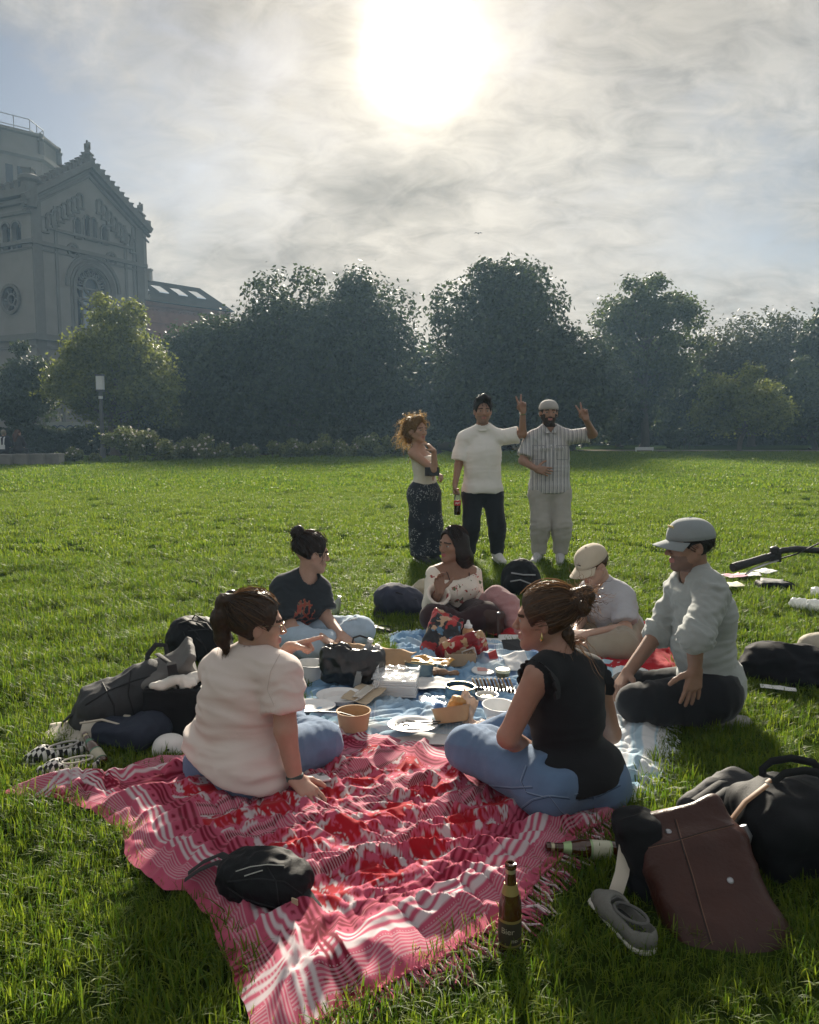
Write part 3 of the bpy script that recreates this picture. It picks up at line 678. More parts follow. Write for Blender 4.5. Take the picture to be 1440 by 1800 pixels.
def vnormals(v, f):
    n = np.cross(v[f[:, 2]]-v[f[:, 0]], v[f[:, 3]]-v[f[:, 1]]); N = np.zeros_like(v)
    for i in range(4): np.add.at(N, f[:, i], n)
    return N/(np.linalg.norm(N, axis=1)[:, None]+1e-9)
def wrinkle(v, f, amp, freq, seed=0., ridged=True, R=None):
    p = (v@np.array(R) if R is not None else v)*np.array(freq)+seed
    n = fbm(p, 2, .4); n2 = perlin(p*.45+31)
    h = (1-np.abs(n)*1.9) if ridged else n
    return v+vnormals(v, f)*(amp*(h*.6+n2*.8))[:, None]
def relax(v, f, it=1, lam=.5):
    for _ in range(it):
        s = np.zeros_like(v); c = np.zeros(len(v))
        for i in range(4):
            np.add.at(s, f[:, i], v[f[:, (i+1) % 4]]); np.add.at(s, f[:, (i+1) % 4], v[f[:, i]]); np.add.at(c, f[:, i], 1); np.add.at(c, f[:, (i+1) % 4], 1)
        v = v+(s/np.maximum(c, 1)[:, None]-v)*lam
    return v
def limb_folds(v, f, segs):                     # creases that run round a limb or waist, deepest near its joints
    N = vnormals(v, f); out = v.copy()
    for (a, b, R, amp, fr, ends, seed) in segs:
        a, b = np.array(a), np.array(b); d = b-a; L = np.linalg.norm(d); d = d/L; pa = v-a; t = pa@d; q = pa-t[:, None]*d; rad = np.linalg.norm(q, axis=1); e1 = np.cross(d, [.3, .2, .9]); e1 /= np.linalg.norm(e1); e2 = np.cross(d, e1); x, y = q@e1/R, q@e2/R
        n = perlin(np.stack([t*fr+.9*x+.5*perlin(np.stack([x, y, t*5], 1)), x*.9+seed, y*.9+seed], 1)); h = 1-np.abs(n)*2.4
        w = np.clip((R*1.25-rad)/(R*.25), 0, 1)*np.clip((t+.04)/.05, 0, 1)*np.clip((L+.04-t)/.05, 0, 1)
        if ends == 'mid': w = w*(.25+.75*np.exp(-((t-L*.4)/.13)**2))
        else: w = w*(.22+.78*np.maximum(np.exp(-((L-t)/.10)**2), (np.exp(-(t/.09)**2) if ends == 'both' else 0)))
        out = out+N*(amp*h*w)[:, None]
    return out
def soft(name, S, vox, mat, parent=None, wr=None, it=1, fm=None, base=None, matfn=None, segs=None):
    v, f = S.mesh(vox); v = relax(v, f, it)
    if wr: v = wrinkle(v, f, **wr) if isinstance(wr, dict) else wrinkle(v, f, *wr)
    if segs: v = limb_folds(v, f, segs)
    fm = matfn(v[f].mean(1)) if matfn else None
    o = np.array(base if base is not None else (wloc(parent) if parent else (0, 0, 0)))
    return link(name, mesh_np(name, v-o, f, mat, fm), parent, None if parent else Vector(o))
def rotm(x=None, y=None, z=None):               # frame from one or two axes
    if z is not None and y is not None: z = Vector(z).normalized(); y = Vector(y); y = (y-z*y.dot(z)).normalized(); x = y.cross(z)
    elif x is not None and z is not None: z = Vector(z).normalized(); x = Vector(x); x = (x-z*x.dot(z)).normalized(); y = z.cross(x)
    return Matrix((x, y, z)).transposed()

from mathutils.bvhtree import BVHTree
def bvh_of(ob):
    me = ob.data; o = wloc(ob); return BVHTree.FromPolygons([v.co+o for v in me.vertices], [tuple(p.vertices) for p in me.polygons])
def hit(b, px, py):                             # where the line of sight through a pixel meets a surface
    c = Vector((0, 0, H_CAM)); r = b.ray_cast(c, ray(px, py).normalized()); return (r[0], r[1]) if r[0] is not None else (None, None)
def decal(ob, name, pts, r, mat, parent=None, flat=.5, n=6, lift=.0):     # a seam, zip or piping sewn along a surface
    b = bvh_of(ob) if not isinstance(ob, BVHTree) else ob; P = []
    q, L = poly_resample([(x, y) for x, y in pts], max(3, len(pts)*n))
    for x, y in q:
        h, nn = hit(b, x, y)
        if h is not None: P.append(h+nn*(lift+r*.2))
    if len(P) < 3: return None
    m = MB(); m.tube(P, r, 5); return m.build(name, mat, parent or ob, True)
def stud(ob, name, px, py, prof, mat, parent=None):
    h, nn = hit(bvh_of(ob), px, py)
    if h is None: return
    m = MB(); m.lathe(h, prof, 14, rotm(z=nn, y=(.3, .2, .9))); return m.build(name, mat, parent or ob, True)
def poly_resample(pts, n):
    P = np.array([tuple(p) for p in pts], float); d = np.r_[0, np.cumsum(np.linalg.norm(np.diff(P, axis=0), axis=1))]; t = np.linspace(0, d[-1], n)
    return np.stack([np.interp(t, d, P[:, i]) for i in range(P.shape[1])], 1), d[-1]
# ---------------------------------------------------------------- people: body, hands, head, clothes
SK = lambda n, c: M('skin_'+n, c, .5, .09, 30, .08, 400, spec=.35, sss=.12)
EYEW = M('eye_white', (.30, .27, .25), .3, 0); IRIS = M('iris_dark', (.03, .02, .015), .2, 0)
def hand(S, wr, d, n, side, pose='relax', s=1., k=.006):
    d = Vector(d).normalized(); n = Vector(n); n = (n-d*n.dot(d)).normalized(); t = d.cross(n)*(1 if side == 1 else -1); wr = Vector(wr)
    C = {'relax': [(.35, .45, .3)]*4, 'flat': [(.12, .12, .08)]*4, 'fist': [(1.35, 1.5, .9)]*4, 'hold': [(.75, .8, .5)]*4, 'point': [(-.02, .05, .03)]+[(1.3, 1.5, .9)]*3,
         'peace': [(-.05, .03, .02), (-.05, .03, .02), (1.35, 1.5, .9), (1.35, 1.5, .9)], 'drape': [(.2, .25, .15), (.25, .3, .2), (.3, .3, .2), (.35, .35, .25)]}[pose]
    L = (.070, .078, .072, .057); sp = {'peace': (.26, -.16, 0, 0), 'flat': (.16, .05, -.06, -.18), 'drape': (.2, .06, -.08, -.22)}.get(pose, (.06, .02, -.03, -.08))
    for i in range(4):
        kn = wr+d*(.088-.004*abs(i-1)-.006*(i == 3))*s+t*(.031-.0205*i)*s
        S.cone(wr+t*(.014-.011*i)*s+d*.008*s, kn, .0165*s, .0125*s, .014)
        p = kn; dd = (d+t*sp[i]).normalized(); a = 0; r = (.0102, .0102, .0098, .0088)[i]*s
        for j, fr in enumerate((.46, .30, .24)):
            a += C[i][j]; q = p+(dd*math.cos(a)+n*math.sin(a))*L[i]*fr*s; S.cone(p, q, r*(1-.08*j), r*(1-.08*(j+1)), k*.6); p = q
    b = wr+d*.02*s+t*.018*s; u = {'fist': (d*.75+t*.35+n*.55), 'point': (d*.75+t*.4+n*.5), 'peace': (d*.55+t*.1+n*.8), 'hold': (d*.5+t*.4+n*.75)}.get(pose, (d*.62+t*.72+n*.25)).normalized()
    p1 = b+(u*.6+t*.4).normalized()*.042*s; p2 = p1+u*.034*s; bend = (u+(-t*.5 if pose in ('peace', 'fist', 'point') else d*.3)+n*.1).normalized(); p3 = p2+bend*.027*s
    S.cone(b, p1, .0165*s, .0135*s, .012); S.cone(p1, p2, .0125*s, .011*s, k); S.cone(p2, p3, .011*s, .009*s, k)
class Person:
    def __init__(s, label, j, face, up=(0, 0, 1), hs=1., sk=None, w=1., female=True, vox=.009, vh=.0035, hands=None, arm=1., leg=1., belly=0., base=None):
        s.j = j; s.w = w; s.fem = female; s.vox, s.vh = vox, vh; s.arm, s.leg, s.belly = arm, leg, belly; s.hs = hs
        F = Vector(face).normalized(); U = Vector(up); U = (U-F*U.dot(F)).normalized(); X = F.cross(U); s.HR = Matrix((X, F, U)).transposed(); s.hp = j['head']
        s.skin = sk; s.hands = hands; b = base or V(j['pel'].x, j['pel'].y, 0); s.base = b
        s.o = thing('person', label, 'person', b, None)
        lt = (j['sh'][0]-j['sh'][1]).normalized(); upT = (j['neck']-j['pel']).normalized(); s.fw = lt.cross(upT).normalized(); s.lt = lt; s.up = upT
        hl = (j['hip'][0]-j['hip'][1]).normalized(); s.hl = hl
        s.RC = rotm(x=-lt, z=(j['neck']-j['chest'])); s.RP = rotm(x=-hl, z=(j['chest']-j['pel'])); s.RB = rotm(x=-(lt+hl), z=upT)
    def L(s, x, y, z): return s.hp + s.HR @ (Vector((x, y, z))*s.hs)
    def torso(s, S, g=0., k=.05):
        j, w = s.j, s.w; hw = (j['hip'][0]-j['hip'][1]).length/2
        S.ell(j['pel']+s.RP @ V(0, -.005, .01), ((hw+.075)*w+g, .112*w+g+s.belly*.4, .125+g), s.RP, k)
        b = j['pel'].lerp(j['chest'], .5); S.ell(b+s.RB @ V(0, .012+s.belly*.5, 0), ((.128 if s.fem else .145)*w+g+s.belly*.8, .098*w+g+s.belly, .17+g), s.RB, k)
        S.ell(j['chest'], ((.138 if s.fem else .158)*w+g, .105*w+g, .165+g), s.RC, k)
        sh0, sh1 = j['sh']; S.cone(sh0.lerp(sh1, .12), sh1.lerp(sh0, .12), .056*w+g, None, k, flat=(s.fw, .95))
        u = j['neck']+(j['head']-j['neck'])*.25
        for q in (sh0, sh1): S.cone(u-s.up*.015, q.lerp(j['neck'], .22)+s.up*.012, .04+g, .042+g, .04)
        if s.fem:
            for q in (-1, 1): S.ell(j['chest']+s.RC @ V(q*.068*w, .085*w, .0), (.058*w+g, .05*w+g, .06+g), s.RC, .04)
    def seg_arm(s, S, i, g=0., cut=None):
        j = s.j; a = s.arm; S.cone(j['sh'][i], j['el'][i], .05*a+g, .040*a+g, .03); S.cone(j['el'][i], j['wr'][i], .041*a+g, .027*a+g, .02)
    def legs(s, S, g=0., ank=True):
        j = s.j; l = s.leg
        for i in (0, 1):
            S.cone(j['hip'][i], j['kn'][i], .086*l+g, .058*l+g, .04); S.cone(j['kn'][i], j['an'][i], .055*l+g, .036*l+g, .03)
            c = j['kn'][i].lerp(j['an'][i], .3); S.ell(c, .055*l+g, None, .04)
    def head(s, S):
        L, h = s.L, s.hs; R = s.HR; f = s.fem; j = s.j; nr = (.048 if f else .057)*(.5+.5*h)
        S.cone(L(0, -.022, -.06), j['neck'], nr, nr*1.12, .03)
        S.ell(L(0, -.014, .028), (.0755*h, .097*h, .088*h), R, .02); S.ell(L(0, .028, -.038), (.057*h, .06*h, .074*h), R, .04)
        jw = .050 if f else .056
        for q in (-1, 1):
            S.cone(L(q*jw, -.005, -.05), L(q*.012, .066, -.098), .017*h, .016*h, .03); S.ell(L(q*.043, .058, -.024), .02*h, None, .025)
        S.ell(L(0, .070, -.102), .0165*h, None, .02); S.cone(L(-.034, .079, .018), L(.034, .079, .018), .0125*h, None, .02)
        for q in (-1, 1): S.ell(L(q*.032, .101, -.003), .0165*h, None, .012, 's'); S.ell(L(q*.0325, .0735, -.003), .0135*h, None, .002)
        S.cone(L(0, .086, .010), L(0, .109, -.033), .0068*h, .0105*h, .012)
        for q in (-1, 1): S.ell(L(q*.0115, .098, -.037), .0085*h, None, .008)
        for z, r, y in ((-.0625, .0062, .0875), (-.0735, .0074, .0865)):
            for q in (-1, 1): S.cone(L(0, y+.004, z), L(q*.021, y-.008, z-.001*(z < -.07)+.003), r*h, r*.55*h, .006)
        for q in (-1, 1):
            Re = R @ Matrix.Rotation(q*.35, 3, 'Z') @ Matrix.Rotation(-.2, 3, 'X'); S.ell(L(q*.079, -.010, -.010), (.0085*h, .019*h, .032*h), Re, .006); S.ell(L(q*.0865, -.005, -.008), (.005*h, .010*h, .019*h), Re, .005, 's')
    def region(s, extra=None):                  # material of each head face by its place on the head
        R = np.array(s.HR); hp = np.array(s.hp); h = s.hs
        def fn(c):
            q = ((c-hp)@R)/h; x, y, z = np.abs(q[:, 0]), q[:, 1], q[:, 2]; m = np.zeros(len(c), int)
            lip = (y > .074) & (x < .021) & (z < -.0575-.05*x*0) & (z > -.0815+.25*x); m[lip] = 1
            e = ((x-.0325)**2+(q[:, 1]-.0735)**2+(z+.003)**2 < .0150**2) & (y > .072) & (np.abs(z+.003) < .0062-.12*np.abs(x-.0325)); m[e] = 3
            m[e & ((x-.0325)**2+(z+.003)**2 < .0052**2)] = 4
            br = (y > .06) & (np.abs(z-(.020-.25*np.maximum(x-.035, 0))) < .0042) & (x > .012) & (x < .052); m[br] = 2
            if extra: m = extra(x, y, z, m)
            m[(x > .1) | (np.abs(z) > .16) | (np.abs(y) > .14)] = 0
            return m
        return fn
    def body(s, lipc=(.36, .15, .13), hairc=(.03, .02, .015), beard=None, extra=None):
        S = Sdf(); s.torso(S); 
        for i in (0, 1): s.seg_arm(S, i)
        s.legs(S); s.feet(S); s.head(S); bx = []
        for i, hd in enumerate(s.hands or []):
            if hd: hand(S, s.j['wr'][i], hd[0], hd[1], i, hd[2], hd[3] if len(hd) > 3 else 1.)
        hp = np.array(s.hp); r = .165*s.hs; bx.append((hp-np.array([r, r, r*.98]), hp+r, s.vh))
        for i, hd in enumerate(s.hands or []):
            if hd:
                c = np.array(s.j['wr'][i]+Vector(hd[0]).normalized()*.085); bx.append((c-.14, c+.14, s.vh))
        lo, hi = S.bounds(); parts = [S.mesh(s.vox, lo-.03, hi+.03)]; V_, F_, K_ = [], [], []
        v, f = parts[0]; v = relax(v, f, 1); c = v[f].mean(1); inside = np.zeros(len(f), bool)
        for (a, b, q) in bx: inside |= np.all((c > a+s.vox*1.0) & (c < b-s.vox*1.0), axis=1)
        V_.append(v); F_.append(f[~inside]); done = []
        for (a, b, q) in bx:
            v, f = S.mesh(q, a, b); c = v[f].mean(1); kp = np.ones(len(f), bool)
            for (a2, b2) in done: kp &= ~np.all((c > a2+q) & (c < b2-q), axis=1)
            done.append((a, b)); V_.append(v); F_.append(f[kp])
        n = 0; fs = []
        for v, f in zip(V_, F_): fs.append(f+n); n += len(v)
        v = np.concatenate(V_); f = np.concatenate(fs); used = np.unique(f); mp = np.full(len(v), -1); mp[used] = np.arange(len(used)); v, f = v[used], mp[f]
        mats = [s.skin, M('lips_%.2f_%.2f' % lipc[:2], lipc, .4, .05), M('brow_%.2f' % hairc[0], hairc, .7, .1), EYEW, IRIS]
        if beard: mats.append(beard)
        fm = s.region(extra)(v[f].mean(1)); s.bm = link('body', mesh_np('body', v-np.array(s.base), f, mats, fm), s.o); return s
    def feet(s, S):
        for i in (0, 1):
            a, t = s.j['an'][i], s.j['toe'][i]; S.cone(a, a.lerp(t, .3), .032, .030, .02); S.cone(a.lerp(t, .1)-V(0, 0, .008), t.lerp(a, .12), .030, .018, .02)
    def put(s, name, S, vox, mat, wr=None, it=1, matfn=None, segs=None): return soft(name, S, vox, mat, s.o, wr, it, matfn=matfn, segs=segs)
    def shirt(s, name, mat, g=.016, sl=.62, sr=.075, hem=.06, nk=.07, wr=(.006, (9, 9, 14)), vox=.008, flare=0., belly=True, nkdrop=0., sleeves=(1, 1), se=None, matfn=None, extra=None, hips=False, boxy=0., hemk=0., fold=(.005, .005)):
        j = s.j; S = Sdf(); s.torso(S, g)
        if boxy: S.cone(j['chest'], j['pel']-s.up*.1, boxy, boxy, .04, flat=(s.fw, .66))
        if hem > .02 or flare: S.ell(j['pel']+s.RP @ V(0, -.005, -.02), ((((j['hip'][0]-j['hip'][1]).length/2+.078)*s.w+g+flare), .118*s.w+g+flare, .15), s.RP, .05)
        if hips:
            for h_ in j['hip']: S.ell(h_+s.RP @ V(0, -.03, -.02), .1*s.leg+g+.006, None, .06)
        S.plane(j['pel']-s.up*hem, -(s.up-s.fw*hemk), .006)
        for i in (0, 1):
            if not sleeves[i]: continue
            a, b, c = j['sh'][i], j['el'][i], j['wr'][i]; d = (b-a).normalized(); e = se or sr
            if sl <= 1:
                q = a.lerp(b, sl); S.cone(a, q+d*.03, sr*.92, e, .03, cut=[(q, d)])
            else:
                d2 = (c-b).normalized(); q = b.lerp(c, sl-1); S.cone(a, b, sr, (sr+e)/2, .03); S.cone(b, q+d2*.03, (sr+e)/2, e, .03, cut=[(q, d2)])
        nb = j['neck']; S.cone(nb-s.up*(.0+nkdrop)+s.fw*(.012+nkdrop*.5), nb+s.up*.12+s.fw*.03, nk, nk*1.05, .006, 's')
        if extra: extra(S)
        segs = [(j['pel'], j['neck'], .30*s.w, fold[0], 15., 'mid', 1.7)]
        for i in (0, 1):
            if sleeves[i]: segs += [(j['sh'][i], j['el'][i], sr*1.25, fold[1], 26., 'both', 3.1+i)]+([(j['el'][i], j['wr'][i], sr*1.1, fold[1], 34., 'both', 5.+i)] if sl > 1 else [])
        return s.put(name, S, vox, mat, wr, 1, matfn, segs)
    def pants(s, name, mat, g=.014, waist=.06, end=.96, wr=(.005, (12, 12, 12)), vox=.009, loose=0., hemr=None, matfn=None, extra=None, cutk=None, fold=.006, hipr=.1):
        j = s.j; l = s.leg; w = s.w; S = Sdf(); hw = (j['hip'][0]-j['hip'][1]).length/2
        S.ell(j['pel']+s.RP @ V(0, -.005, .0), ((hw+.078)*w+g, .116*w+g, .14), s.RP, .05, cut=[(j['pel']+s.up*waist, s.up)])
        for i in (0, 1):
            h, k_, a = j['hip'][i], j['kn'][i], j['an'][i]; q = k_.lerp(a, end); d = (a-k_).normalized(); e = hemr or (.04*l+g+loose)
            S.cone(h, k_, .09*l+g, .062*l+g+loose*.6, .05); S.cone(k_, q+d*.04, .062*l+g+loose*.6, e, .03, cut=[(q, d)]); S.ell(k_.lerp(a, .3), .056*l+g+loose*.5, None, .04)
            S.ell(h+s.RP @ V(0, -.03, -.02), hipr*l+g*.5, None, .06)
        if cutk is not None: n_ = (s.up-s.fw*cutk).normalized(); S.box(j['pel']+s.up*waist+n_*.15-s.fw*.21, (.34, .20, .15), .01, rotm(y=s.fw, z=n_), .01, 's')
        if extra: extra(S)
        segs = []
        for i in (0, 1): segs += [(j['hip'][i], j['kn'][i], .15*l, fold, 20., 'both', 2.+i), (j['kn'][i], j['an'][i], .12*l+loose, fold, 24., 'both', 7.+i)]
        return s.put(name, S, vox, mat, wr, 1, matfn, segs)
    def shoe(s, i, mat, solem, sz=1.):
        a, t = s.j['an'][i], s.j['toe'][i]; d = (t-a); up = V(0, 0, 1) if abs(d.normalized().z) < .85 else s.fw
        n = (up-d.normalized()*up.dot(d.normalized())).normalized(); S = Sdf(); he = a-d.normalized()*.045*sz-n*.035*sz; tp = t+d.normalized()*.02*sz-n*.012*sz
        S.cone(he+n*.01, tp, .042*sz, .036*sz, .03, flat=(n, .85)); S.cone(a+n*.005, a.lerp(t, .5)-n*.005, .043*sz, .036*sz, .03)
        S.cone(a-d.normalized()*.01, a+n*.05, .036*sz, None, .006, 's'); so = Sdf(); dn = d.normalized()
        R = rotm(y=dn, z=n); c = (he+tp)/2-n*.030*sz
        so.cone(he-n*.032*sz, tp-n*.024*sz, .041*sz, .037*sz, .01, flat=(n, .36)); k = s.put('shoe', S, .008, mat, None, 1)
        soft('sole', so, .008, solem, k, base=wloc(k)); return k
    # hair: a shell over the skull, then strands on top
    def hair(s, mat, add=None, front=.062, low=-.075, g=.012, ear=True, strands=None, wr=(.0035, (60, 60, 60)), name='hair', vox=.0045, sub=None, top=None):
        S = Sdf(); h = s.hs; L = s.L; R = s.HR
        S.ell(L(0, -.016, .030), ((.0765+g)*h, (.099+g)*h, (.089+g)*h), R, .01)
        if low < -.04: S.ell(L(0, -.035, -.03), ((.070+g*.6)*h, (.070+g*.7)*h, (.085)*h), R, .03)
        S.ell(L(0, .088, -.042), (.075*h, .082*h, (front+.042+.02)*h), R, .012, 's')
        if ear:
            for q in (-1, 1): S.ell(L(q*.088, .004, -.028), (.04*h, .030*h, .04*h), R, .01, 's')
        S.plane(L(0, 0, low), -(R @ V(0, .45, 1)), .03)
        if top is not None: S.plane(L(0, 0, top), R @ V(0, 0, 1), .01)
        if sub: sub(S, L)
        if add: add(S, L)
        v, f = S.mesh(vox); v = relax(v, f, 1); v = wrinkle(v, f, *wr); t = np.full(len(v), .25)+.2*perlin(v*90); vs, fs, ts = [v], [[tuple(x) for x in f.tolist()]], [t]; n = len(v)
        rng = np.random.default_rng(int(abs(s.hp.x*1000))+3)
        for path, w0 in (strands(s, rng) if strands else []):
            if top is not None and max((q_-s.hp).dot(R @ V(0, 0, 1)) for q_ in path) > (top+.004)*h: continue
            P = np.array([tuple(p) for p in path]); k = len(P); tg = np.gradient(P, axis=0); sd = np.cross(tg, rng.normal(size=3)); sd /= np.linalg.norm(sd, axis=1)[:, None]+1e-9
            wv = (w0*(1-.6*np.linspace(0, 1, k)**2))[:, None]/2; vs.append(np.concatenate([P-sd*wv, P+sd*wv])); fs.append([(n+i, n+i+1, n+k+i+1, n+k+i) for i in range(k-1)]); ts.append(np.full(2*k, rng.uniform(0, 1))); n += 2*k
        return link(name, mesh_np(name, np.concatenate(vs)-np.array(s.base), [q for x in fs for q in x], mat, None, True, {'tint': np.concatenate(ts)}), s.o)
    def cap(s, mat, brimmat, back=False, tilt=0., logo=None, dz=0., seam=None):
        h = s.hs; sg = -1 if back else 1; L = s.L; up = s.HR @ V(0, 0, 1)
        def P(x, y, z): 
            y2, z2 = y*math.cos(tilt)-z*math.sin(tilt), y*math.sin(tilt)+z*math.cos(tilt); return L(x, sg*y2-.012, z2+.030+dz)
        m = MB(); nu, nv = 24, 9; vs, fs = [], []
        for k in range(nv):
            el = math.pi/2*k/(nv-1)*.97; 
            for i in range(nu):
                a = 2*math.pi*i/nu; pk = 1+.012*abs(math.sin(3*a)); ht = .094*math.sin(el)**.9*(1+.08*math.cos(a-math.pi/2)*math.cos(el)); vs.append(P(.091*math.cos(a)*math.cos(el)**.8*pk, .113*math.sin(a)*math.cos(el)**.8*pk, ht-.008))
        for k in range(nv-1):
            for i in range(nu): fs.append((k*nu+i, k*nu+(i+1) % nu, (k+1)*nu+(i+1) % nu, (k+1)*nu+i))
        fs.append(tuple(range((nv-1)*nu, nv*nu))); m.add(vs, fs); c = m.build('cap', mat, s.o, True)
        sol = c.modifiers.new('thick', 'SOLIDIFY'); sol.thickness = .004; sol.offset = 0
        b = MB(); vs, fs = [], []; nr, na = 6, 15
        for lay in (0, 1):
            for r in range(nr):
                for i in range(na):
                    a = math.pi*(.13+.74*i/(na-1)); t = r/(nr-1); rx, ry = .090, .112; ex = .072*math.sin(a)**.7
                    x, y = (rx+.004*t)*math.cos(a), ry*math.sin(a)+ex*t; z = -.006-.014*t-.030*(x/.09)**2*(.35+.65*t)-lay*.004; vs.append(P(x, y, z))
        o2 = nr*na
        for r in range(nr-1):
            for i in range(na-1): q = r*na+i; fs += [(q, q+1, q+na+1, q+na), (o2+q+na, o2+q+na+1, o2+q+1, o2+q)]
        for i in range(na-1): q = (nr-1)*na+i; fs.append((q, q+1, o2+q+1, o2+q))
        for r in range(nr-1):
            for i in (0, na-1): q = r*na+i; fs.append((q, q+na, o2+q+na, o2+q))
        b.add(vs, fs); b.build('brim', brimmat, c, True)
        bt = MB(); bt.lathe(P(0, 0, .086), [(.008*h, 0), (.007*h, .004), (.002, .006)], 8, s.HR); bt.build('button', seam or brimmat, c, True)
        if seam:
            sm = MB()
            for i in range(3):
                a = math.pi*i/3+math.pi/2
                for sgn in (1, -1): sm.tube([P(.092*math.cos(a)*sgn*math.cos(e)**.8, .1145*math.sin(a)*sgn*math.cos(e)**.8, .095*math.sin(e)**.9*(1+.08*math.cos((a if sgn > 0 else a+math.pi)-math.pi/2)*math.cos(e))-.008) for e in [math.pi/2*.97*q/8 for q in range(9)]], .0013, 4)
            sm.build('seam', seam, c)
        if logo:
            lm, w_, h_, y0 = logo; g = MB(); 
            for q in range(len(w_)): 
                x0 = w_[q][0]; e = .32+y0; g.box(P(x0, .1145*math.cos(e)**.8*math.sqrt(max(0, 1-(x0/.093)**2)), .096*math.sin(e)**.9*1.05-.008), (w_[q][1]*h, .0022, h_*h), s.HR @ Matrix.Rotation(-.3*sg, 3, 'X'))
            g.build('emblem', lm, c)
        return c
    def glasses(s, mat, glass):
        L = s.L; m = MB()
        for q in (-1, 1):
            m.tube([L(q*.034+.024*math.cos(a), .099-.012*abs(math.cos(a))*(q*math.cos(a) > 0), -.006+.021*math.sin(a)) for a in [2*math.pi*i/16 for i in range(17)]], .0016, 5); m.tube([L(q*.058, .088, .003), L(q*.076, .03, .006), L(q*.081, -.012, .0)], .0016, 5)
        m.tube([L(-.011, .101, 0), L(0, .106, .003), L(.011, .101, 0)], .0016, 5); g = m.build('glasses', mat, s.o, True)
        e = MB()
        for q in (-1, 1): e.add([L(q*.034+.022*math.cos(a), .0985, -.006+.019*math.sin(a)) for a in [2*math.pi*i/14 for i in range(14)]], [tuple(range(14))])
        e.build('lens', glass, g)
def blotch(name, base, layers, rough=.8, bump=.2, bs=200., sheen=.1, transl=0.):
    if name in MATS: return MATS[name]
    m = M(name, base, rough, .08, 8, bump, bs, spec=.2, sheen=sheen, transl=transl); N, L = m.node_tree.nodes, m.node_tree.links; b = N['Principled BSDF']; tc = N.new('ShaderNodeTexCoord'); src = b.inputs['Base Color'].links[0].from_socket
    for kind, col, sc, lo, hi, seed in layers:
        mp = N.new('ShaderNodeMapping'); mp.inputs['Location'].default_value = (seed, seed*.7, seed*1.3); L.new(tc.outputs['Object'], mp.inputs[0])
        if kind == 'noise': n = N.new('ShaderNodeTexNoise'); n.inputs['Detail'].default_value = 3; o = n.outputs[0]
        elif kind == 'vor': n = N.new('ShaderNodeTexVoronoi'); o = n.outputs['Distance']
        else:
            n = N.new('ShaderNodeTexWave'); n.bands_direction = kind; n.inputs['Distortion'].default_value = .6; n.inputs['Detail Scale'].default_value = 2; o = n.outputs['Fac'] if 'Fac' in n.outputs else n.outputs[1]
        n.inputs['Scale'].default_value = sc; L.new(mp.outputs[0], n.inputs['Vector'])
        r = N.new('ShaderNodeMapRange'); r.inputs['From Min'].default_value = lo; r.inputs['From Max'].default_value = hi; L.new(o, r.inputs[0])
        x = N.new('ShaderNodeMix'); x.data_type = 'RGBA'; L.new(r.outputs[0], x.inputs[0]); L.new(src, x.inputs[6]); x.inputs[7].default_value = (*col, 1); src = x.outputs[2]
    L.new(src, b.inputs['Base Color'])
    for nd in N:
        if nd.type == 'BSDF_TRANSLUCENT': L.new(src, nd.inputs[0])
    return m
CL = lambda n, c, **k: M(n, c, **{**dict(rough=.85, var=.08, vs=10, bump=.18, bs=260, spec=.2, sheen=.15), **k})
HAIR = lambda n, c, t: M('hair_'+n, c, .42, 0, tint=t, spec=.5, transl=.38)
# --- strand makers
HC, HRAD = (0, -.016, .030), (.0895, .112, .102)
def on_skull(s, u, r=1.): return s.L(HC[0]+HRAD[0]*u[0]*r, HC[1]+HRAD[1]*u[1]*r, HC[2]+HRAD[2]*u[2]*r)
def slerp(a, b, t):
    w = math.acos(max(-1, min(1, float(np.dot(a, b))))); return a if w < 1e-3 else (math.sin((1-t)*w)*a+math.sin(t*w)*b)/math.sin(w)
def pulled(tie, n=420, w=.003, fly=.05, front=.55, zmin=-.55):
    tie = np.array(tie, float); tie /= np.linalg.norm(tie)
    def fn(s, rng):
        out = []
        for _ in range(n):
            u = rng.normal(size=3); u /= np.linalg.norm(u)
            if u[2] < zmin or (u[1] > front and u[2] < .45): continue
            k = rng.uniform(1.0, 1.045)+(rng.uniform(.02, fly*2) if rng.uniform() < .2 else 0); b = rng.normal(size=3)*.06
            out.append(([on_skull(s, slerp(u, tie, t)+b*math.sin(math.pi*t), k+.02*math.sin(math.pi*t)*rng.uniform(0, 1)) for t in np.linspace(0, .96, 8)], w*rng.uniform(.5, 1.2)))
        return out
    return fn
def blob_strands(cx, r, n, w=.002, curl=0., ln=(.06, .12), drop=.3):
    def fn(s, rng):
        out = []
        for _ in range(n):
            d = rng.normal(size=3); d /= np.linalg.norm(d); a = Vector(cx)+Vector(d*r*rng.uniform(.5, .95)); tg = Vector(rng.normal(size=3)).normalized(); tg = (tg*.8+Vector(d)*.5); l = rng.uniform(*ln); P = []; ph = rng.uniform(0, 6)
            e1 = tg.cross(Vector((0, 0, 1))).normalized(); e2 = tg.cross(e1).normalized()
            for t in np.linspace(0, 1, 9 if curl else 6):
                P.append(s.L(*(a+tg*(l*t)+Vector((0, 0, -drop*l*t*t))+(e1*math.cos(ph+t*14)+e2*math.sin(ph+t*14))*curl*(.3+t))))
            out.append((P, w*rng.uniform(.6, 1.2)))
        return out
    return fn
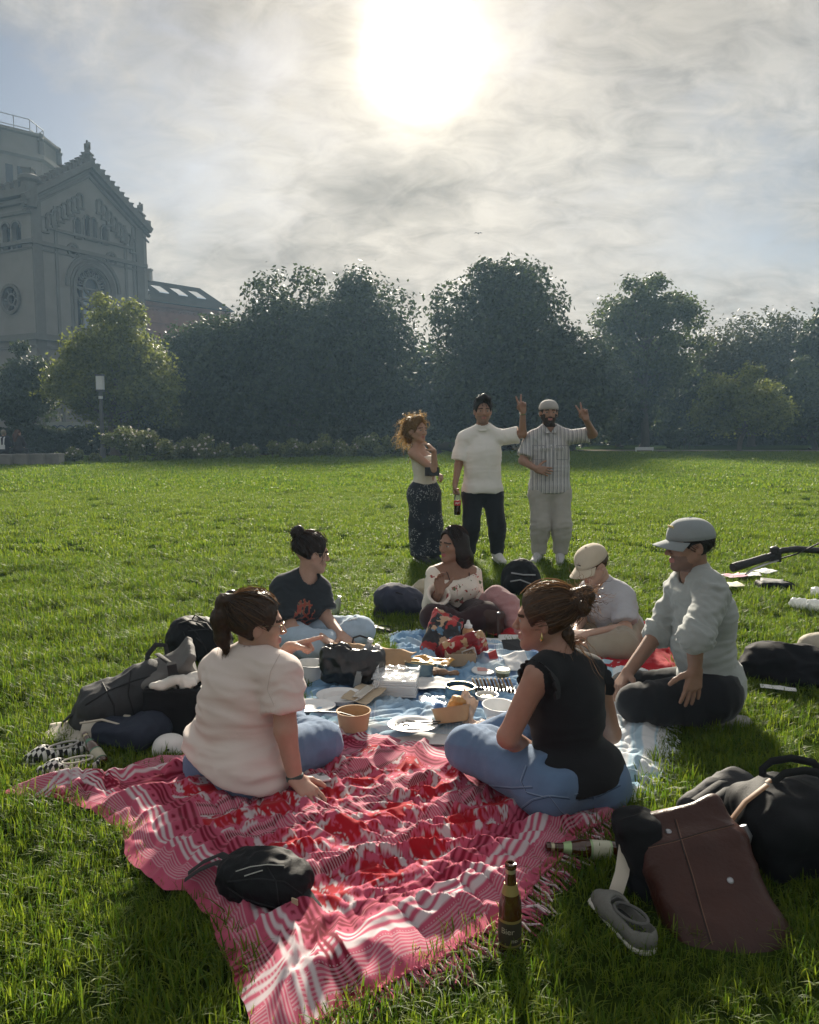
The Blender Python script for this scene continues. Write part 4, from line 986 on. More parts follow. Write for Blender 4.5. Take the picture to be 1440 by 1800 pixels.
def hang(ends, n, w=.003, part=(0, .2, .98), sp=.02):
    part = np.array(part, float); part /= np.linalg.norm(part)
    def fn(s, rng):
        out = []
        for _ in range(n):
            e = ends[rng.integers(len(ends))]; u0 = part+rng.normal(size=3)*.16; u0 /= np.linalg.norm(u0); v = np.array(e[0], float)+rng.normal(size=3)*.12; v /= np.linalg.norm(v); k = rng.uniform(1.0, 1.05)
            P = [on_skull(s, slerp(u0, v, t), k+.012) for t in np.linspace(.0, 1, 6)]; a = P[-1]; b = Vector(e[1])+Vector(rng.normal(size=3)*sp)
            P += [a.lerp(b, t)+V(0, 0, -.01*math.sin(math.pi*t)) for t in (.33, .66, 1)]; out.append((P, w*rng.uniform(.5, 1.2)))
        return out
    return fn
def both(*fs): return lambda s, rng: [q for f in fs for q in f(s, rng)]
# ================================================================ 1 woman in the pale T-shirt, front left
def p1():
    j = dict(pel=Q(418, 1328, 3.24), chest=Q(425, 1222, 3.22), neck=Q(441, 1163, 3.22), head=Q(452, 1096, 3.24), sh=(Q(384, 1182, 3.36), Q(497, 1186, 3.10)), el=(Q(462, 1196, 3.60), Q(502, 1284, 3.04)), wr=(Q(508, 1139, 3.66), Q(519, 1368, 3.03)),
             hip=(Q(384, 1338, 3.34), Q(452, 1345, 3.14)), kn=(V(-.62, 3.78, .2), Q(566, 1306, 3.40)), an=(V(-.50, 3.50, .11), V(-.6, 3.70, .1)), toe=(V(-.45, 3.42, .08), V(-.72, 3.70, .08)))
    p = Person('pointing woman in a pale T-shirt and jeans sitting on the pink blanket at left', j, (.93, .32, -.06), (-.05, 0, 1), 1.03, SK('light_a', (.42, .25, .185)), 1.14, True, .013, .0040,
               [((.98, .1, .26), (.1, -.4, -.9), 'point', 1.05), ((.5, -.35, -.32), (.1, 0, -1), 'drape', 1.0)], arm=1.08, leg=1.1, belly=.045)
    p.body(hairc=(.05, .03, .02))
    ts = p.shirt('t_shirt', M('pale_cotton', (.76, .66, .61), .85, .05, 8, .15, 260, spec=.2, sheen=.15, transl=.12), .022, .66, .080, .02, .062, (.014, (4, 4, 12), 3.), .008, .012, se=.084, hips=True, fold=(.010, .005))
    decal(ts, 'seam', [(492, 1150), (476, 1180), (470, 1212), (482, 1240)], .0016, M('pale_seam', (.55, .47, .43), .9, .05)); decal(ts, 'seam', [(487, 1258), (503, 1262), (520, 1255)], .0014, M('pale_seam'))
    p.pants('jeans', CL('denim_blue', (.12, .195, .32), bump=.35, bs=500, var=.25, vs=6), .014, .0, .96, (.010, (6, 6, 11), 1.), cutk=.15)
    hm = HAIR('brown_a', (.022, .013, .008), (.15, .08, .036))
    def add(S, L):
        S.path([L(-.0, -.095, .098), L(-.005, -.128, .085), L(-.01, -.142, .02), L(-.008, -.13, -.06), L(-.005, -.108, -.115)], [.022, .030, .035, .028, .010], .022)
    p.hair(hm, add, strands=both(pulled((0, -.85, .62), 650), hang([((-.05, -1, .25), p.L(-.008, -.115, -.13)), ((.05, -1, .2), p.L(.002, -.12, -.12))], 150, .003, (0, -.75, .75), .010)), low=-.07)
    m = MB(); m.tube([p.L(-.028+.0*math.cos(a), -.100+.026*math.cos(a), .098+.026*math.sin(a)) for a in [i*math.pi/7 for i in range(8)]], .006, 6); m.build('hair_claw', M('claw_dark', (.03, .02, .02), .3), p.o, True)
    p.glasses(M('wire_gold', (.45, .36, .24), .3, .05, metal=.9), M('lens_clear', (.9, .92, .93), .03, 0, alpha=.18))
    w = MB(); a, b = j['wr'][1], j['el'][1]; d = (a-b).normalized(); c = a-d*.004; R = rotm(z=d, y=(1, 0, 0)); w.lathe(c, [(.031, -.011), (.0345, -.008), (.0345, .008), (.031, .011)], 20, R); w.build('watch', M('watch_strap', (.03, .06, .055), .4), p.o, True)
p1()
# ================================================================ 2 woman in the black top, front right
def p2():
    j = dict(pel=Q(1002, 1362, 3.04), chest=Q(1000, 1235, 3.05), neck=Q(985, 1166, 3.05), head=Q(957, 1087, 3.09), sh=(Q(944, 1190, 2.94), Q(1046, 1184, 3.16)), el=(Q(893, 1296, 2.95), Q(1075, 1290, 3.35)), wr=(Q(942, 1322, 3.18), Q(985, 1325, 3.38)),
             hip=(Q(955, 1372, 2.96), Q(1048, 1370, 3.10)), kn=(Q(823, 1316, 3.18), V(.62, 3.52, .2)), an=(V(.50, 3.46, .11), V(.28, 3.50, .1)), toe=(V(.62, 3.5, .08), V(.16, 3.46, .08)))
    p = Person('woman in a black sleeveless top and jeans sitting on the pink blanket at right', j, (-.94, .32, -.04), (.0, 0, 1), 1.05, SK('light_b', (.36, .20, .145)), 1.0, True, .013, .0040,
               [((.6, .5, -.2), (0, -.3, -1), 'relax'), ((-.7, .2, -.1), (0, 0, -1), 'relax')], arm=1.0, leg=1.12)
    p.body(hairc=(.04, .022, .012))
    BK = CL('black_jersey', (.012, .012, .014), sheen=.08)
    p.shirt('top', BK, .014, 0, .05, -.022, .066, (.005, (4, 4, 9), 5.), .007, .020, sleeves=(0, 0), hemk=.35, fold=(.005, 0))
    for i in (0, 1):                                             # scalloped frill round each armhole
        m = MB(); c = j['sh'][i].lerp(j['neck'], .20)-p.up*.045; out = (p.lt if i == 0 else -p.lt); vs, fs = [], []; n = 44
        for k in range(n):
            a = math.pi*(-.62+1.24*k/(n-1)); rr = .082; wob = .010*abs(math.sin(k*math.pi/4)); b = c+p.up*(math.cos(a)*rr*1.05)+p.fw*(math.sin(a)*rr)
            vs += [b-out*.004, b+out*(.030+wob)+p.up*(.012*math.cos(a)+wob*.4)+p.fw*(.012*math.sin(a)), b+out*(.030+wob)+p.up*(.012*math.cos(a)+wob*.4-.004), b-out*.004-p.up*.004]
        for k in range(n-1):
            q = k*4; fs += [(q, q+1, q+5, q+4), (q+1, q+2, q+6, q+5), (q+2, q+3, q+7, q+6)]
        m.add(vs, fs); m.build('frill', BK, p.o, True)
    jn = p.pants('jeans', M('denim_blue'), .012, .045, .96, (.008, (6, 6, 11), 4.), cutk=.35, hipr=.088); ST = M('denim_seam', (.22, .30, .42), .9, .1); DS = M('denim_dark_seam', (.045, .075, .13), .9, .1); bj = bvh_of(jn)
    for pts in ([(925, 1345), (915, 1372), (925, 1392), (955, 1400)], [(905, 1428), (935, 1405), (965, 1398), (1000, 1402)], [(965, 1398), (985, 1425), (1000, 1436)], [(860, 1380), (900, 1384), (935, 1382)], [(1010, 1396), (1050, 1388), (1088, 1368)], [(1015, 1404), (1052, 1397), (1089, 1378)]): decal(bj, 'seam', pts, .0017, ST, jn); decal(bj, 'seam', [(x+2, y+3) for x, y in pts], .0016, DS, jn)
    decal(bj, 'belt_loop', [(1043, 1384), (1044, 1393), (1044, 1404)], .0055, M('denim_blue'), jn)
    hm = HAIR('brown_b', (.030, .016, .009), (.24, .13, .06))
    def add(S, L):
        S.ell(L(.0, -.125, .075), (.046, .045, .045), p.HR, .025); S.ell(L(.01, -.155, .09), (.03, .03, .034), p.HR, .02); S.ell(L(-.015, -.14, .045), (.032, .03, .03), p.HR, .02)
        S.path([L(0, -.08, -.055), L(.005, -.088, -.11), L(.01, -.092, -.16)], [.03, .016, .006], .02)
    p.hair(hm, add, strands=both(pulled((0, -.92, .4), 700, fly=.07), blob_strands((.0, -.135, .075), .05, 330, .0022, .004, (.03, .10), .1), blob_strands((.005, -.09, -.09), .028, 110, .002, .004, (.05, .12), 1.0)), low=-.06)
    t = MB(); t.lathe(p.L(-.088, -.005, -.036)-V(0, 0, .03), [(.003, 0), (.007, .008), (.003, .022), (.0015, .034)], 8); t.build('earring', M('gold', (.75, .55, .25), .25, 0, metal=1), p.o, True)
    t = MB(); t.tube([p.L(0+.034*math.cos(a), -.108, .07+.034*math.sin(a)) for a in [i*math.pi/8 for i in range(17)]], .006, 6); t.build('hair_tie', M('tie_black', (.02, .02, .02), .7), p.o, True)
p2()
# ================================================================ 3 woman in the dark printed T-shirt, back left
def p3():
    j = dict(pel=Q(512, 1104, 5.38), chest=Q(522, 1054, 5.32), neck=Q(538, 1017, 5.30), head=Q(549, 972, 5.28), sh=(Q(562, 1036, 5.36), Q(494, 1034, 5.24)), el=(Q(571, 1082, 5.30), Q(512, 1106, 5.12)), wr=(Q(598, 1115, 5.08), Q(563, 1120, 4.98)),
             hip=(Q(532, 1112, 5.38), Q(500, 1114, 5.26)), kn=(Q(634, 1108, 5.22), Q(546, 1136, 4.98)), an=(Q(575, 1134, 5.1), Q(612, 1130, 5.2)), toe=(Q(550, 1138, 5.05), Q(640, 1128, 5.25)))
    p = Person('sitting woman with a dark bun, charcoal T-shirt and ripped jeans', j, (.86, .36, -.12), (-.1, 0, 1), 1.05, SK('fair', (.46, .29, .22)), 1.05, True, .014, .0050,
               [((.6, -.5, -.4), (.2, 0, -1), 'drape'), ((.75, -.1, -.35), (0, 0, -1), 'drape')], arm=1.05, leg=1.12)
    p.body(hairc=(.02, .012, .01)); c0 = np.array(j['chest']+p.fw*.1-p.up*.04); lt, up, fw = map(np.array, (p.lt, p.up, p.fw))
    def print_(c):
        d = c-c0; x, y = d@lt, d@up; m = ((x/.085)**2+(y/.12)**2 < 1) & (d@fw > -.06); n = np.abs(perlin(np.stack([x*26, y*18, 0*x], 1)))
        return np.where(m & (n < .16), 1, np.where(m & (n < .24) & (y > .02), 2, 0))
    p.shirt('t_shirt', [CL('charcoal_cotton', (.024, .030, .037)), CL('print_red', (.30, .07, .05)), CL('print_tan', (.22, .14, .09))], .022, .78, .078, .07, .066, (.006, (8, 8, 13), 7.), .0085, matfn=print_, se=.082)
    p.pants('jeans', CL('denim_pale', (.38, .48, .58), bump=.3, bs=400, var=.18, vs=7), .018, .05, .95, (.009, (8, 8, 12), 8.), .011)
    rp = MB(); k = j['kn'][0]+V(-.02, -.03, .078)
    for q in range(4): rp.tube([k+V(-.06+q*.012, -.03, .0+.004*q), k+V(-.01, -.01+q*.012, .008), k+V(.05, .0+q*.01, -.004)], .0035, 5)
    rp.build('rip', CL('rip_threads', (.7, .72, .74)), p.o, True)
    hm = HAIR('dark_c', (.012, .008, .007), (.05, .026, .016))
    p.hair(hm, lambda S, L: (S.ell(L(-.01, -.105, .115), .042, p.HR, .012), S.ell(L(0, -.10, .14), .026, p.HR, .02)), strands=both(pulled((0, -.7, .75), 480, .004), blob_strands((-.01, -.105, .118), .044, 140, .003, .003, (.03, .06), .1), hang([((.85, .5, .1), p.L(.075, .05, -.07)), ((-.85, .5, .1), p.L(-.075, .05, -.07))], 16, .003, (0, .6, .8), .008)), low=-.055, vox=.0055)
    p.glasses(M('wire_gold'), M('lens_clear'))
p3()
# ================================================================ 4 woman in the floral top, back centre
def p4():
    j = dict(pel=Q(797, 1068, 6.08), chest=Q(798, 1032, 6.02), neck=Q(798, 995, 6.0), head=Q(796, 957, 5.96), sh=(Q(833, 1009, 6.08), Q(764, 1009, 5.94)), el=(Q(838, 1062, 6.02), Q(758, 1064, 5.88)), wr=(Q(830, 1094, 5.80), Q(774, 1040, 5.70)),
             hip=(Q(815, 1076, 6.08), Q(780, 1076, 6.04)), kn=(Q(856, 1082, 5.72), Q(762, 1086, 5.66)), an=(Q(795, 1104, 5.62), Q(825, 1102, 5.68)), toe=(Q(775, 1108, 5.6), Q(845, 1104, 5.66)))
    p = Person('woman with long dark hair in a white floral top sitting behind the food', j, (-.74, -.62, .02), (.04, 0, 1), 1.05, SK('tan_a', (.27, .15, .10)), 1.08, True, .014, .0050,
               [((-.1, -.7, -.6), (0, .3, -1), 'drape'), ((-.1, -.1, .95), (.35, -.7, 0), 'relax')], arm=1.05, leg=1.1)
    p.body(lipc=(.30, .08, .08), hairc=(.012, .008, .007))
    WF = blotch('floral_cotton', (.74, .68, .60), [('noise', (.34, .07, .06), 17, .62, .645, 3.3), ('noise', (.10, .14, .07), 22, .67, .69, 8.1), ('noise', (.50, .2, .17), 25, .68, .70, 5.2)])
    S = Sdf(); p.torso(S, .014); S.plane(j['chest']-p.up*.13, -p.up, .006); S.plane(j['neck']-p.up*.055, p.up+p.fw*.1, .008); p.put('crop_top', S, .008, WF, (.004, (10, 10, 14), 2.))
    for i in (0, 1):
        a, b, c = j['sh'][i], j['el'][i], j['wr'][i]; S = Sdf(); a2 = a-p.up*.005; d2 = (c-b).normalized(); q = b.lerp(c, .85); S.cone(a2, b, .064, .058, .03); S.cone(b, q+d2*.02, .058, .092, .04, cut=[(q, d2)]); S.cone(b.lerp(c, .5), q+d2*.05, .035, .087, .003, 's')
        p.put('bell_sleeve', S, .007, WF, (.004, (12, 12, 14), 3.+i))
    p.pants('trousers', CL('wine_trousers', (.035, .016, .018)), .02, .05, .97, (.006, (8, 8, 8), 2.), .011)
    S = Sdf(); m_ = j['pel'].lerp(j['chest'], .32); S.ell(m_, (.148, .118, .03), p.RB, .01); p.put('sash', S, .008, CL('sash_olive', (.12, .085, .05)))
    m = MB(); 
    for i in (0, 1): m.tube([j['neck'].lerp(j['sh'][i], .62)+p.up*.045-p.fw*.02, j['neck'].lerp(j['sh'][i], .55)+p.fw*.07+p.up*.005, j['chest']+p.fw*.115+p.lt*(.075 if i == 0 else -.075)+p.up*.05], .0035, 5)
    m.build('strap', CL('strap_dark', (.03, .015, .015)), p.o, True)
    hm = HAIR('black_d', (.010, .007, .006), (.05, .022, .015))
    sL = j['sh'][0]; e1 = sL-p.fw*.09-p.up*.24
    def add(S, L):
        S.path([L(-.055, -.03, .03), L(-.075, -.035, -.06), sL-p.fw*.055+V(-.02, 0, .03), sL-p.fw*.09+V(0, 0, -.10), e1], [.045, .046, .045, .042, .02], .04); S.path([L(.02, -.08, .0), L(-.02, -.085, -.1), j['neck']-p.fw*.09-p.up*.12], [.06, .06, .05], .05)
        S.path([L(.068, .0, .04), L(.078, -.01, -.05), L(.065, -.05, -.14)], [.022, .02, .02], .03)
    p.hair(hm, add, strands=hang([((-.95, .1, .1), e1), ((-.9, -.4, .1), e1), ((-.7, .5, .35), sL-p.fw*.03+V(0, 0, -.05)), ((.9, -.2, .2), p.L(.07, -.05, -.15)), ((-.3, -.95, .1), j['neck']-p.fw*.11-p.up*.15)], 420, .0045, (.05, .3, .95), .02), low=-.12, ear=False, vox=.0055)
p4()
# ================================================================ 5 man in the tan cap, back right
def p5():
    j = dict(pel=Q(1084, 1100, 5.50), chest=Q(1074, 1062, 5.44), neck=Q(1058, 1027, 5.40), head=Q(1040, 992, 5.30), sh=(Q(1096, 1048, 5.32), Q(1034, 1040, 5.56)), el=(Q(1100, 1104, 5.20), Q(1020, 1092, 5.42)), wr=(Q(1030, 1115, 5.08), Q(1012, 1112, 5.20)),
             hip=(Q(1092, 1112, 5.40), Q(1066, 1108, 5.55)), kn=(Q(1096, 1134, 5.02), Q(986, 1120, 5.46)), an=(Q(1030, 1140, 5.04), Q(1060, 1136, 5.2)), toe=(Q(1002, 1142, 5.02), Q(1085, 1146, 5.05)))
    p = Person('man in a tan cap and grey T-shirt looking down, sitting on the red blanket', j, (-.76, -.42, -.50), (-.35, -.2, 1), 1.05, SK('fair', None), 1.05, False, .014, .0050,
               [((-.85, -.1, .05), (.1, .3, -.9), 'hold'), ((-.6, -.6, .1), (.3, .3, -.9), 'hold')], arm=.95, leg=1.05)
    p.body(hairc=(.09, .045, .02))
    p.shirt('t_shirt', CL('heather_grey', (.42, .42, .45)), .020, .80, .074, .08, .066, (.007, (8, 8, 14), 11.), .0085, se=.078)
    p.pants('trousers', CL('khaki', (.30, .25, .19)), .02, .05, .95, (.008, (8, 8, 10), 12.), .011)
    p.hair(HAIR('ginger', (.05, .025, .012), (.16, .08, .035)), None, low=-.06, g=.008, strands=pulled((0, -.8, -.4), 260, .003), vox=.0055, top=.028)
    p.cap(CL('tan_twill', (.50, .43, .33)), M('tan_twill'), logo=(CL('thread_dark', (.06, .05, .045)), [(-.012, .016)], .004, .0), dz=.004, seam=CL('tan_seam', (.36, .30, .23)))
    for i in (0, 1): p.shoe(i, CL('shoe_grey', (.25, .24, .22)), M('sole_pale', (.5, .5, .48), .8))
p5()
# ================================================================ 6 kneeling man in the blue cap, right
def p6():
    j = dict(pel=Q(1248, 1200, 4.06), chest=Q(1238, 1078, 4.03), neck=Q(1222, 1012, 4.02), head=Q(1211, 956, 4.0), sh=(Q(1256, 1042, 3.84), Q(1196, 1036, 4.19)), el=(Q(1222, 1122, 3.70), Q(1158, 1110, 4.16)), wr=(Q(1222, 1176, 3.72), Q(1106, 1180, 4.02)),
             hip=(Q(1248, 1218, 3.92), Q(1240, 1208, 4.18)), kn=(Q(1118, 1236, 3.86), Q(1100, 1212, 4.22)), an=(Q(1262, 1258, 3.90), Q(1268, 1245, 4.16)), toe=(Q(1304, 1264, 3.96), Q(1306, 1250, 4.2)))
    p = Person('man in a faded cap and grey green sweatshirt kneeling by the blue blanket', j, (-.985, -.12, -.08), (0, 0, 1), 1.06, SK('tan_b', (.28, .165, .115)), 1.08, False, .013, .0042,
               [((-.12, -.1, -.98), (-.2, .9, 0), 'flat', 1.08), ((-.62, -.35, -.7), (.4, 0, -.8), 'drape', 1.08)], arm=1.12, leg=1.08, belly=.015)
    ph = p.hp; p.body(hairc=(.012, .010, .010), beard=M('stubble', (.17, .105, .08), .6, .15, 60), extra=lambda x, y, z, m: np.where((m == 0) & (z < -.045) & (y > .012-.0*z) & (x < .06) & (z > -.125), 5, m))
    p.shirt('sweatshirt', CL('sage_fleece', (.31, .335, .325), sheen=.3), .022, 1.10, .070, .05, .068, (.0115, (7, 7, 17), 15.), .008, .006, se=.054, fold=(.008, .011))
    m = MB()                                                      # rolled cuffs as rings of cloth
    for i in (0, 1):
        d = (j['wr'][i]-j['el'][i]).normalized(); R = rotm(z=d, y=(0.3, 1, 0.1))
        for k in range(4): 
            t = .10-.05*k; c = j['el'][i]+d*(t*.25); r = .050+.003*k; m.tube([c+R @ V(r*math.cos(a), r*math.sin(a), .006*math.sin(2*a+k)) for a in [2*math.pi*q/16 for q in range(17)]], .009, 6)
    m.build('sleeve_rolls', M('sage_fleece'), p.o, True)
    p.pants('trousers', CL('black_trousers', (.012, .013, .016)), .018, .06, .9, (.006, (10, 10, 10), 16.))
    p.hair(HAIR('black_f', (.008, .007, .007), (.025, .02, .018)), None, low=-.065, g=.009, strands=pulled((0, -.75, -.5), 300, .003), vox=.0045, top=.028)
    p.cap(CL('faded_blue_twill', (.25, .28, .29)), M('faded_blue_twill'), logo=(CL('thread_yellow', (.55, .45, .18)), [(-.022, .006), (-.008, .005), (.006, .006), (.020, .005)], .009, .28), dz=.004, seam=CL('blue_seam', (.17, .19, .20)))
    for i in (0, 1): p.shoe(i, CL('knit_shoe', (.30, .29, .27)), M('sole_white', (.62, .62, .60), .7), 1.05)
p6()
# ================================================================ 7 curly haired woman standing
def p7():
    y = 8.86
    j = dict(pel=Q(747, 858, y), chest=Q(743, 812, y), neck=Q(736, 784, y), head=Q(734, 757, y-.03), sh=(Q(745, 797, y+.13), Q(726, 798, y-.12)), el=(Q(752, 832, y+.02), Q(764, 826, y-.26)), wr=(Q(766, 832, y-.2), Q(763, 793, y-.3)),
             hip=(Q(756, 868, y+.05), Q(739, 868, y-.05)), kn=(Q(759, 922, y), Q(738, 922, y-.06)), an=(V(*Q(762, 978, y)[:2], .09), V(*Q(738, 980, y-.08)[:2], .09)), toe=(V(*(Q(772, 978, y-.1)[:2]), .05), V(*(Q(752, 980, y-.2)[:2]), .05)))
    p = Person('curly-haired woman in a cream camisole and dark patterned trousers standing, hand at chin', j, (.66, -.74, .08), (.05, 0, 1), 1.1, SK('light_c', (.40, .24, .17)), .96, True, .014, .006,
               [((.5, -.6, -.2), (-.3, 0, -1), 'hold'), ((-.62, -.1, .7), (-.5, .2, -.5), 'relax')], arm=1.0, leg=1.1)
    p.body(hairc=(.05, .03, .02))
    S = Sdf(); p.torso(S, .012); S.plane(j['pel']+p.up*.01, -p.up, .006); S.plane(j['neck']-p.up*.115, p.up, .01); p.put('camisole', S, .009, CL('cream_knit', (.66, .62, .54)), (.004, (9, 9, 18), 21.))
    m = MB()
    for i in (0, 1): a = j['neck'].lerp(j['sh'][i], .62); m.tube([a-p.fw*.105-p.up*.12, a+p.up*.035-p.fw*.02, a+p.fw*.12-p.up*.11], .005, 5)
    m.build('strap', M('cream_knit'), p.o, True)
    PT = blotch('navy_spray_print', (.022, .028, .040), [('noise', (.30, .31, .32), 60, .56, .60, 1.), ('noise', (.022, .028, .040), 7, .47, .52, 4.)])
    p.pants('trousers', PT, .02, .10, 1.0, (.006, (10, 10, 5), 22.), .013, .05, .105)
    hm = M('hair_curly_gold', (.15, .085, .032), .45, 0, tint=(.55, .36, .15), spec=.2, transl=.5)
    def add(S, L): S.ell(L(0, -.10, .075), (.075, .065, .07), p.HR, .03); S.ell(L(.01, -.135, .01), (.06, .05, .075), p.HR, .04); S.ell(L(0, -.13, -.07), (.035, .035, .05), p.HR, .03); S.ell(L(0, .0, .115), (.06, .06, .03), p.HR, .03)
    p.hair(hm, add, strands=both(blob_strands((0, -.10, .07), .085, 420, .005, .012, (.05, .11), .5), blob_strands((0, -.13, -.02), .075, 260, .005, .012, (.05, .12), .8), blob_strands((0, .01, .10), .07, 160, .005, .010, (.04, .08), .4), pulled((0, -.9, .5), 200, .005)), low=-.08, wr=(.012, (40, 40, 40)), vox=.006)
    m = MB(); m.box(Q(760, 829, y-.27), (.075, .02, .045), rotm(z=(0, .1, 1), y=(.2, 1, 0))); m.build('clutch', M('black_leather', (.015, .015, .016), .4, .1, bump=.2, bs=120), p.o)
    for i in (0, 1): p.shoe(i, CL('shoe_dark', (.03, .03, .035)), M('sole_white'))
p7()
# ================================================================ 8 man in the white T-shirt standing
def p8():
    y = 8.9
    j = dict(pel=Q(848, 858, y), chest=Q(848, 798, y), neck=Q(848, 756, y), head=Q(849, 722, y-.03), sh=(Q(880, 769, y), Q(815, 771, y)), el=(Q(919, 763, y-.06), Q(806, 818, y-.02)), wr=(Q(919, 724, y-.14), Q(800, 852, y-.10)),
             hip=(Q(865, 868, y), Q(832, 868, y)), kn=(Q(874, 926, y-.05), Q(828, 926, y-.05)), an=(V(*Q(874, 976, y)[:2], .09), V(*Q(823, 978, y)[:2], .09)), toe=(V(*Q(884, 985, y-.18)[:2], .05), V(*Q(815, 985, y-.18)[:2], .05)))
    p = Person('standing man in a white T-shirt making a peace sign and holding a cola bottle', j, (.05, -1, .0), (0, 0, 1), 1.13, SK('tan_c', (.34, .20, .14)), 1.0, False, .014, .006,
               [((-.12, 0, 1), (0, -1, 0), 'peace', 1.1), ((-.02, -.1, -1), (.9, -.2, 0), 'fist', 1.1)], arm=1.1, leg=1.05)
    p.body(hairc=(.02, .016, .014), beard=M('stubble_b', (.24, .15, .11), .6, .15, 60), extra=lambda x, y, z, m: np.where((m == 0) & (z < -.05) & (y > .01) & (z > -.125) & (x < .062), 5, m))
    p.shirt('t_shirt', M('white_cotton', (.86, .85, .82), .85, .03, 8, .12, 260, spec=.2, sheen=.15, transl=.15), .026, .80, .082, .05, .064, (.012, (5, 5, 6), 31.), .009, .006, se=.090, boxy=.198, nkdrop=-.025)
    m = MB(); c = j['neck']+p.up*.012+p.fw*.010; R = rotm(z=p.up+p.fw*.2, x=-p.lt); m.tube([c+R @ V(.066*math.cos(a), .066*math.sin(a), 0) for a in [2*math.pi*i/20 for i in range(21)]], .017, 6); m.build('collar', M('white_cotton'), p.o, True)
    p.pants('trousers', CL('charcoal_trousers', (.016, .018, .022)), .018, .10, .97, (.006, (9, 9, 6), 32.), .013, .012, .066)
    p.hair(HAIR('black_g', (.009, .008, .008), (.03, .024, .02)), lambda S, L: S.path([L(-.05, .045, .10), L(0, .06, .122), L(.05, .045, .105)], [.03, .034, .028], .03), low=-.035, g=.012, strands=pulled((0, .6, .9), 240, .005, .1, 2, 0), vox=.006, front=.058)
    for i in (0, 1): p.shoe(i, CL('white_shoe', (.62, .61, .59)), M('sole_white'), 1.08)
    m = MB(); d = (j['wr'][0]-j['el'][0]).normalized(); m.lathe(j['wr'][0]-d*.02, [(.030, -.008), (.034, -.006), (.034, .006), (.030, .008)], 16, rotm(z=d, y=(0, 1, 0))); m.build('bracelet', M('silver', (.6, .6, .6), .25, 0, metal=1), p.o, True)
    # the cola bottle hangs from his right hand: a thing of its own
    b = Q(804, 905, y-.12); o = thing('cola_bottle', 'plastic cola bottle with red label held by the standing man in white', 'bottle', b)
    h = .30; q = MB(); q.lathe(b, [(.030, 0), (.036, .012), (.037, .05), (.034, .08), (.037, .12), (.037, .15)], 18); q.build('cola', M('cola_liquid', (.025, .008, .004), .12, 0, spec=.6), o, True)
    q = MB(); q.lathe(b+V(0, 0, .15), [(.037, 0), (.037, .03), (.030, .065), (.016, .10), (.013, .115)], 18); q.build('bottle_neck', M('clear_plastic', (.75, .78, .78), .1, 0, trans=.8, spec=.5), o, True)
    q = MB(); q.lathe(b+V(0, 0, .105), [(.0382, 0), (.0384, .052)], 18); lb = q.build('bottle_label', M('label_red', (.55, .02, .02), .4, .05), o, True)
    q = MB(); 
    for k in range(5): q.box(b+V(-.018+k*.009, -.0385+.0022*abs(k-2), .13+.004*math.sin(k*2)), (.003, .001, .011-.003*(k % 2)), Matrix.Rotation(.3, 3, 'Y'))
    q.build('lettering', M('label_white', (.8, .8, .78), .5, 0), lb)
    q = MB(); q.lathe(b+V(0, 0, .265), [(.015, 0), (.015, .02), (.012, .022)], 14); q.build('bottle_cap', M('label_red'), o, True)
p8()
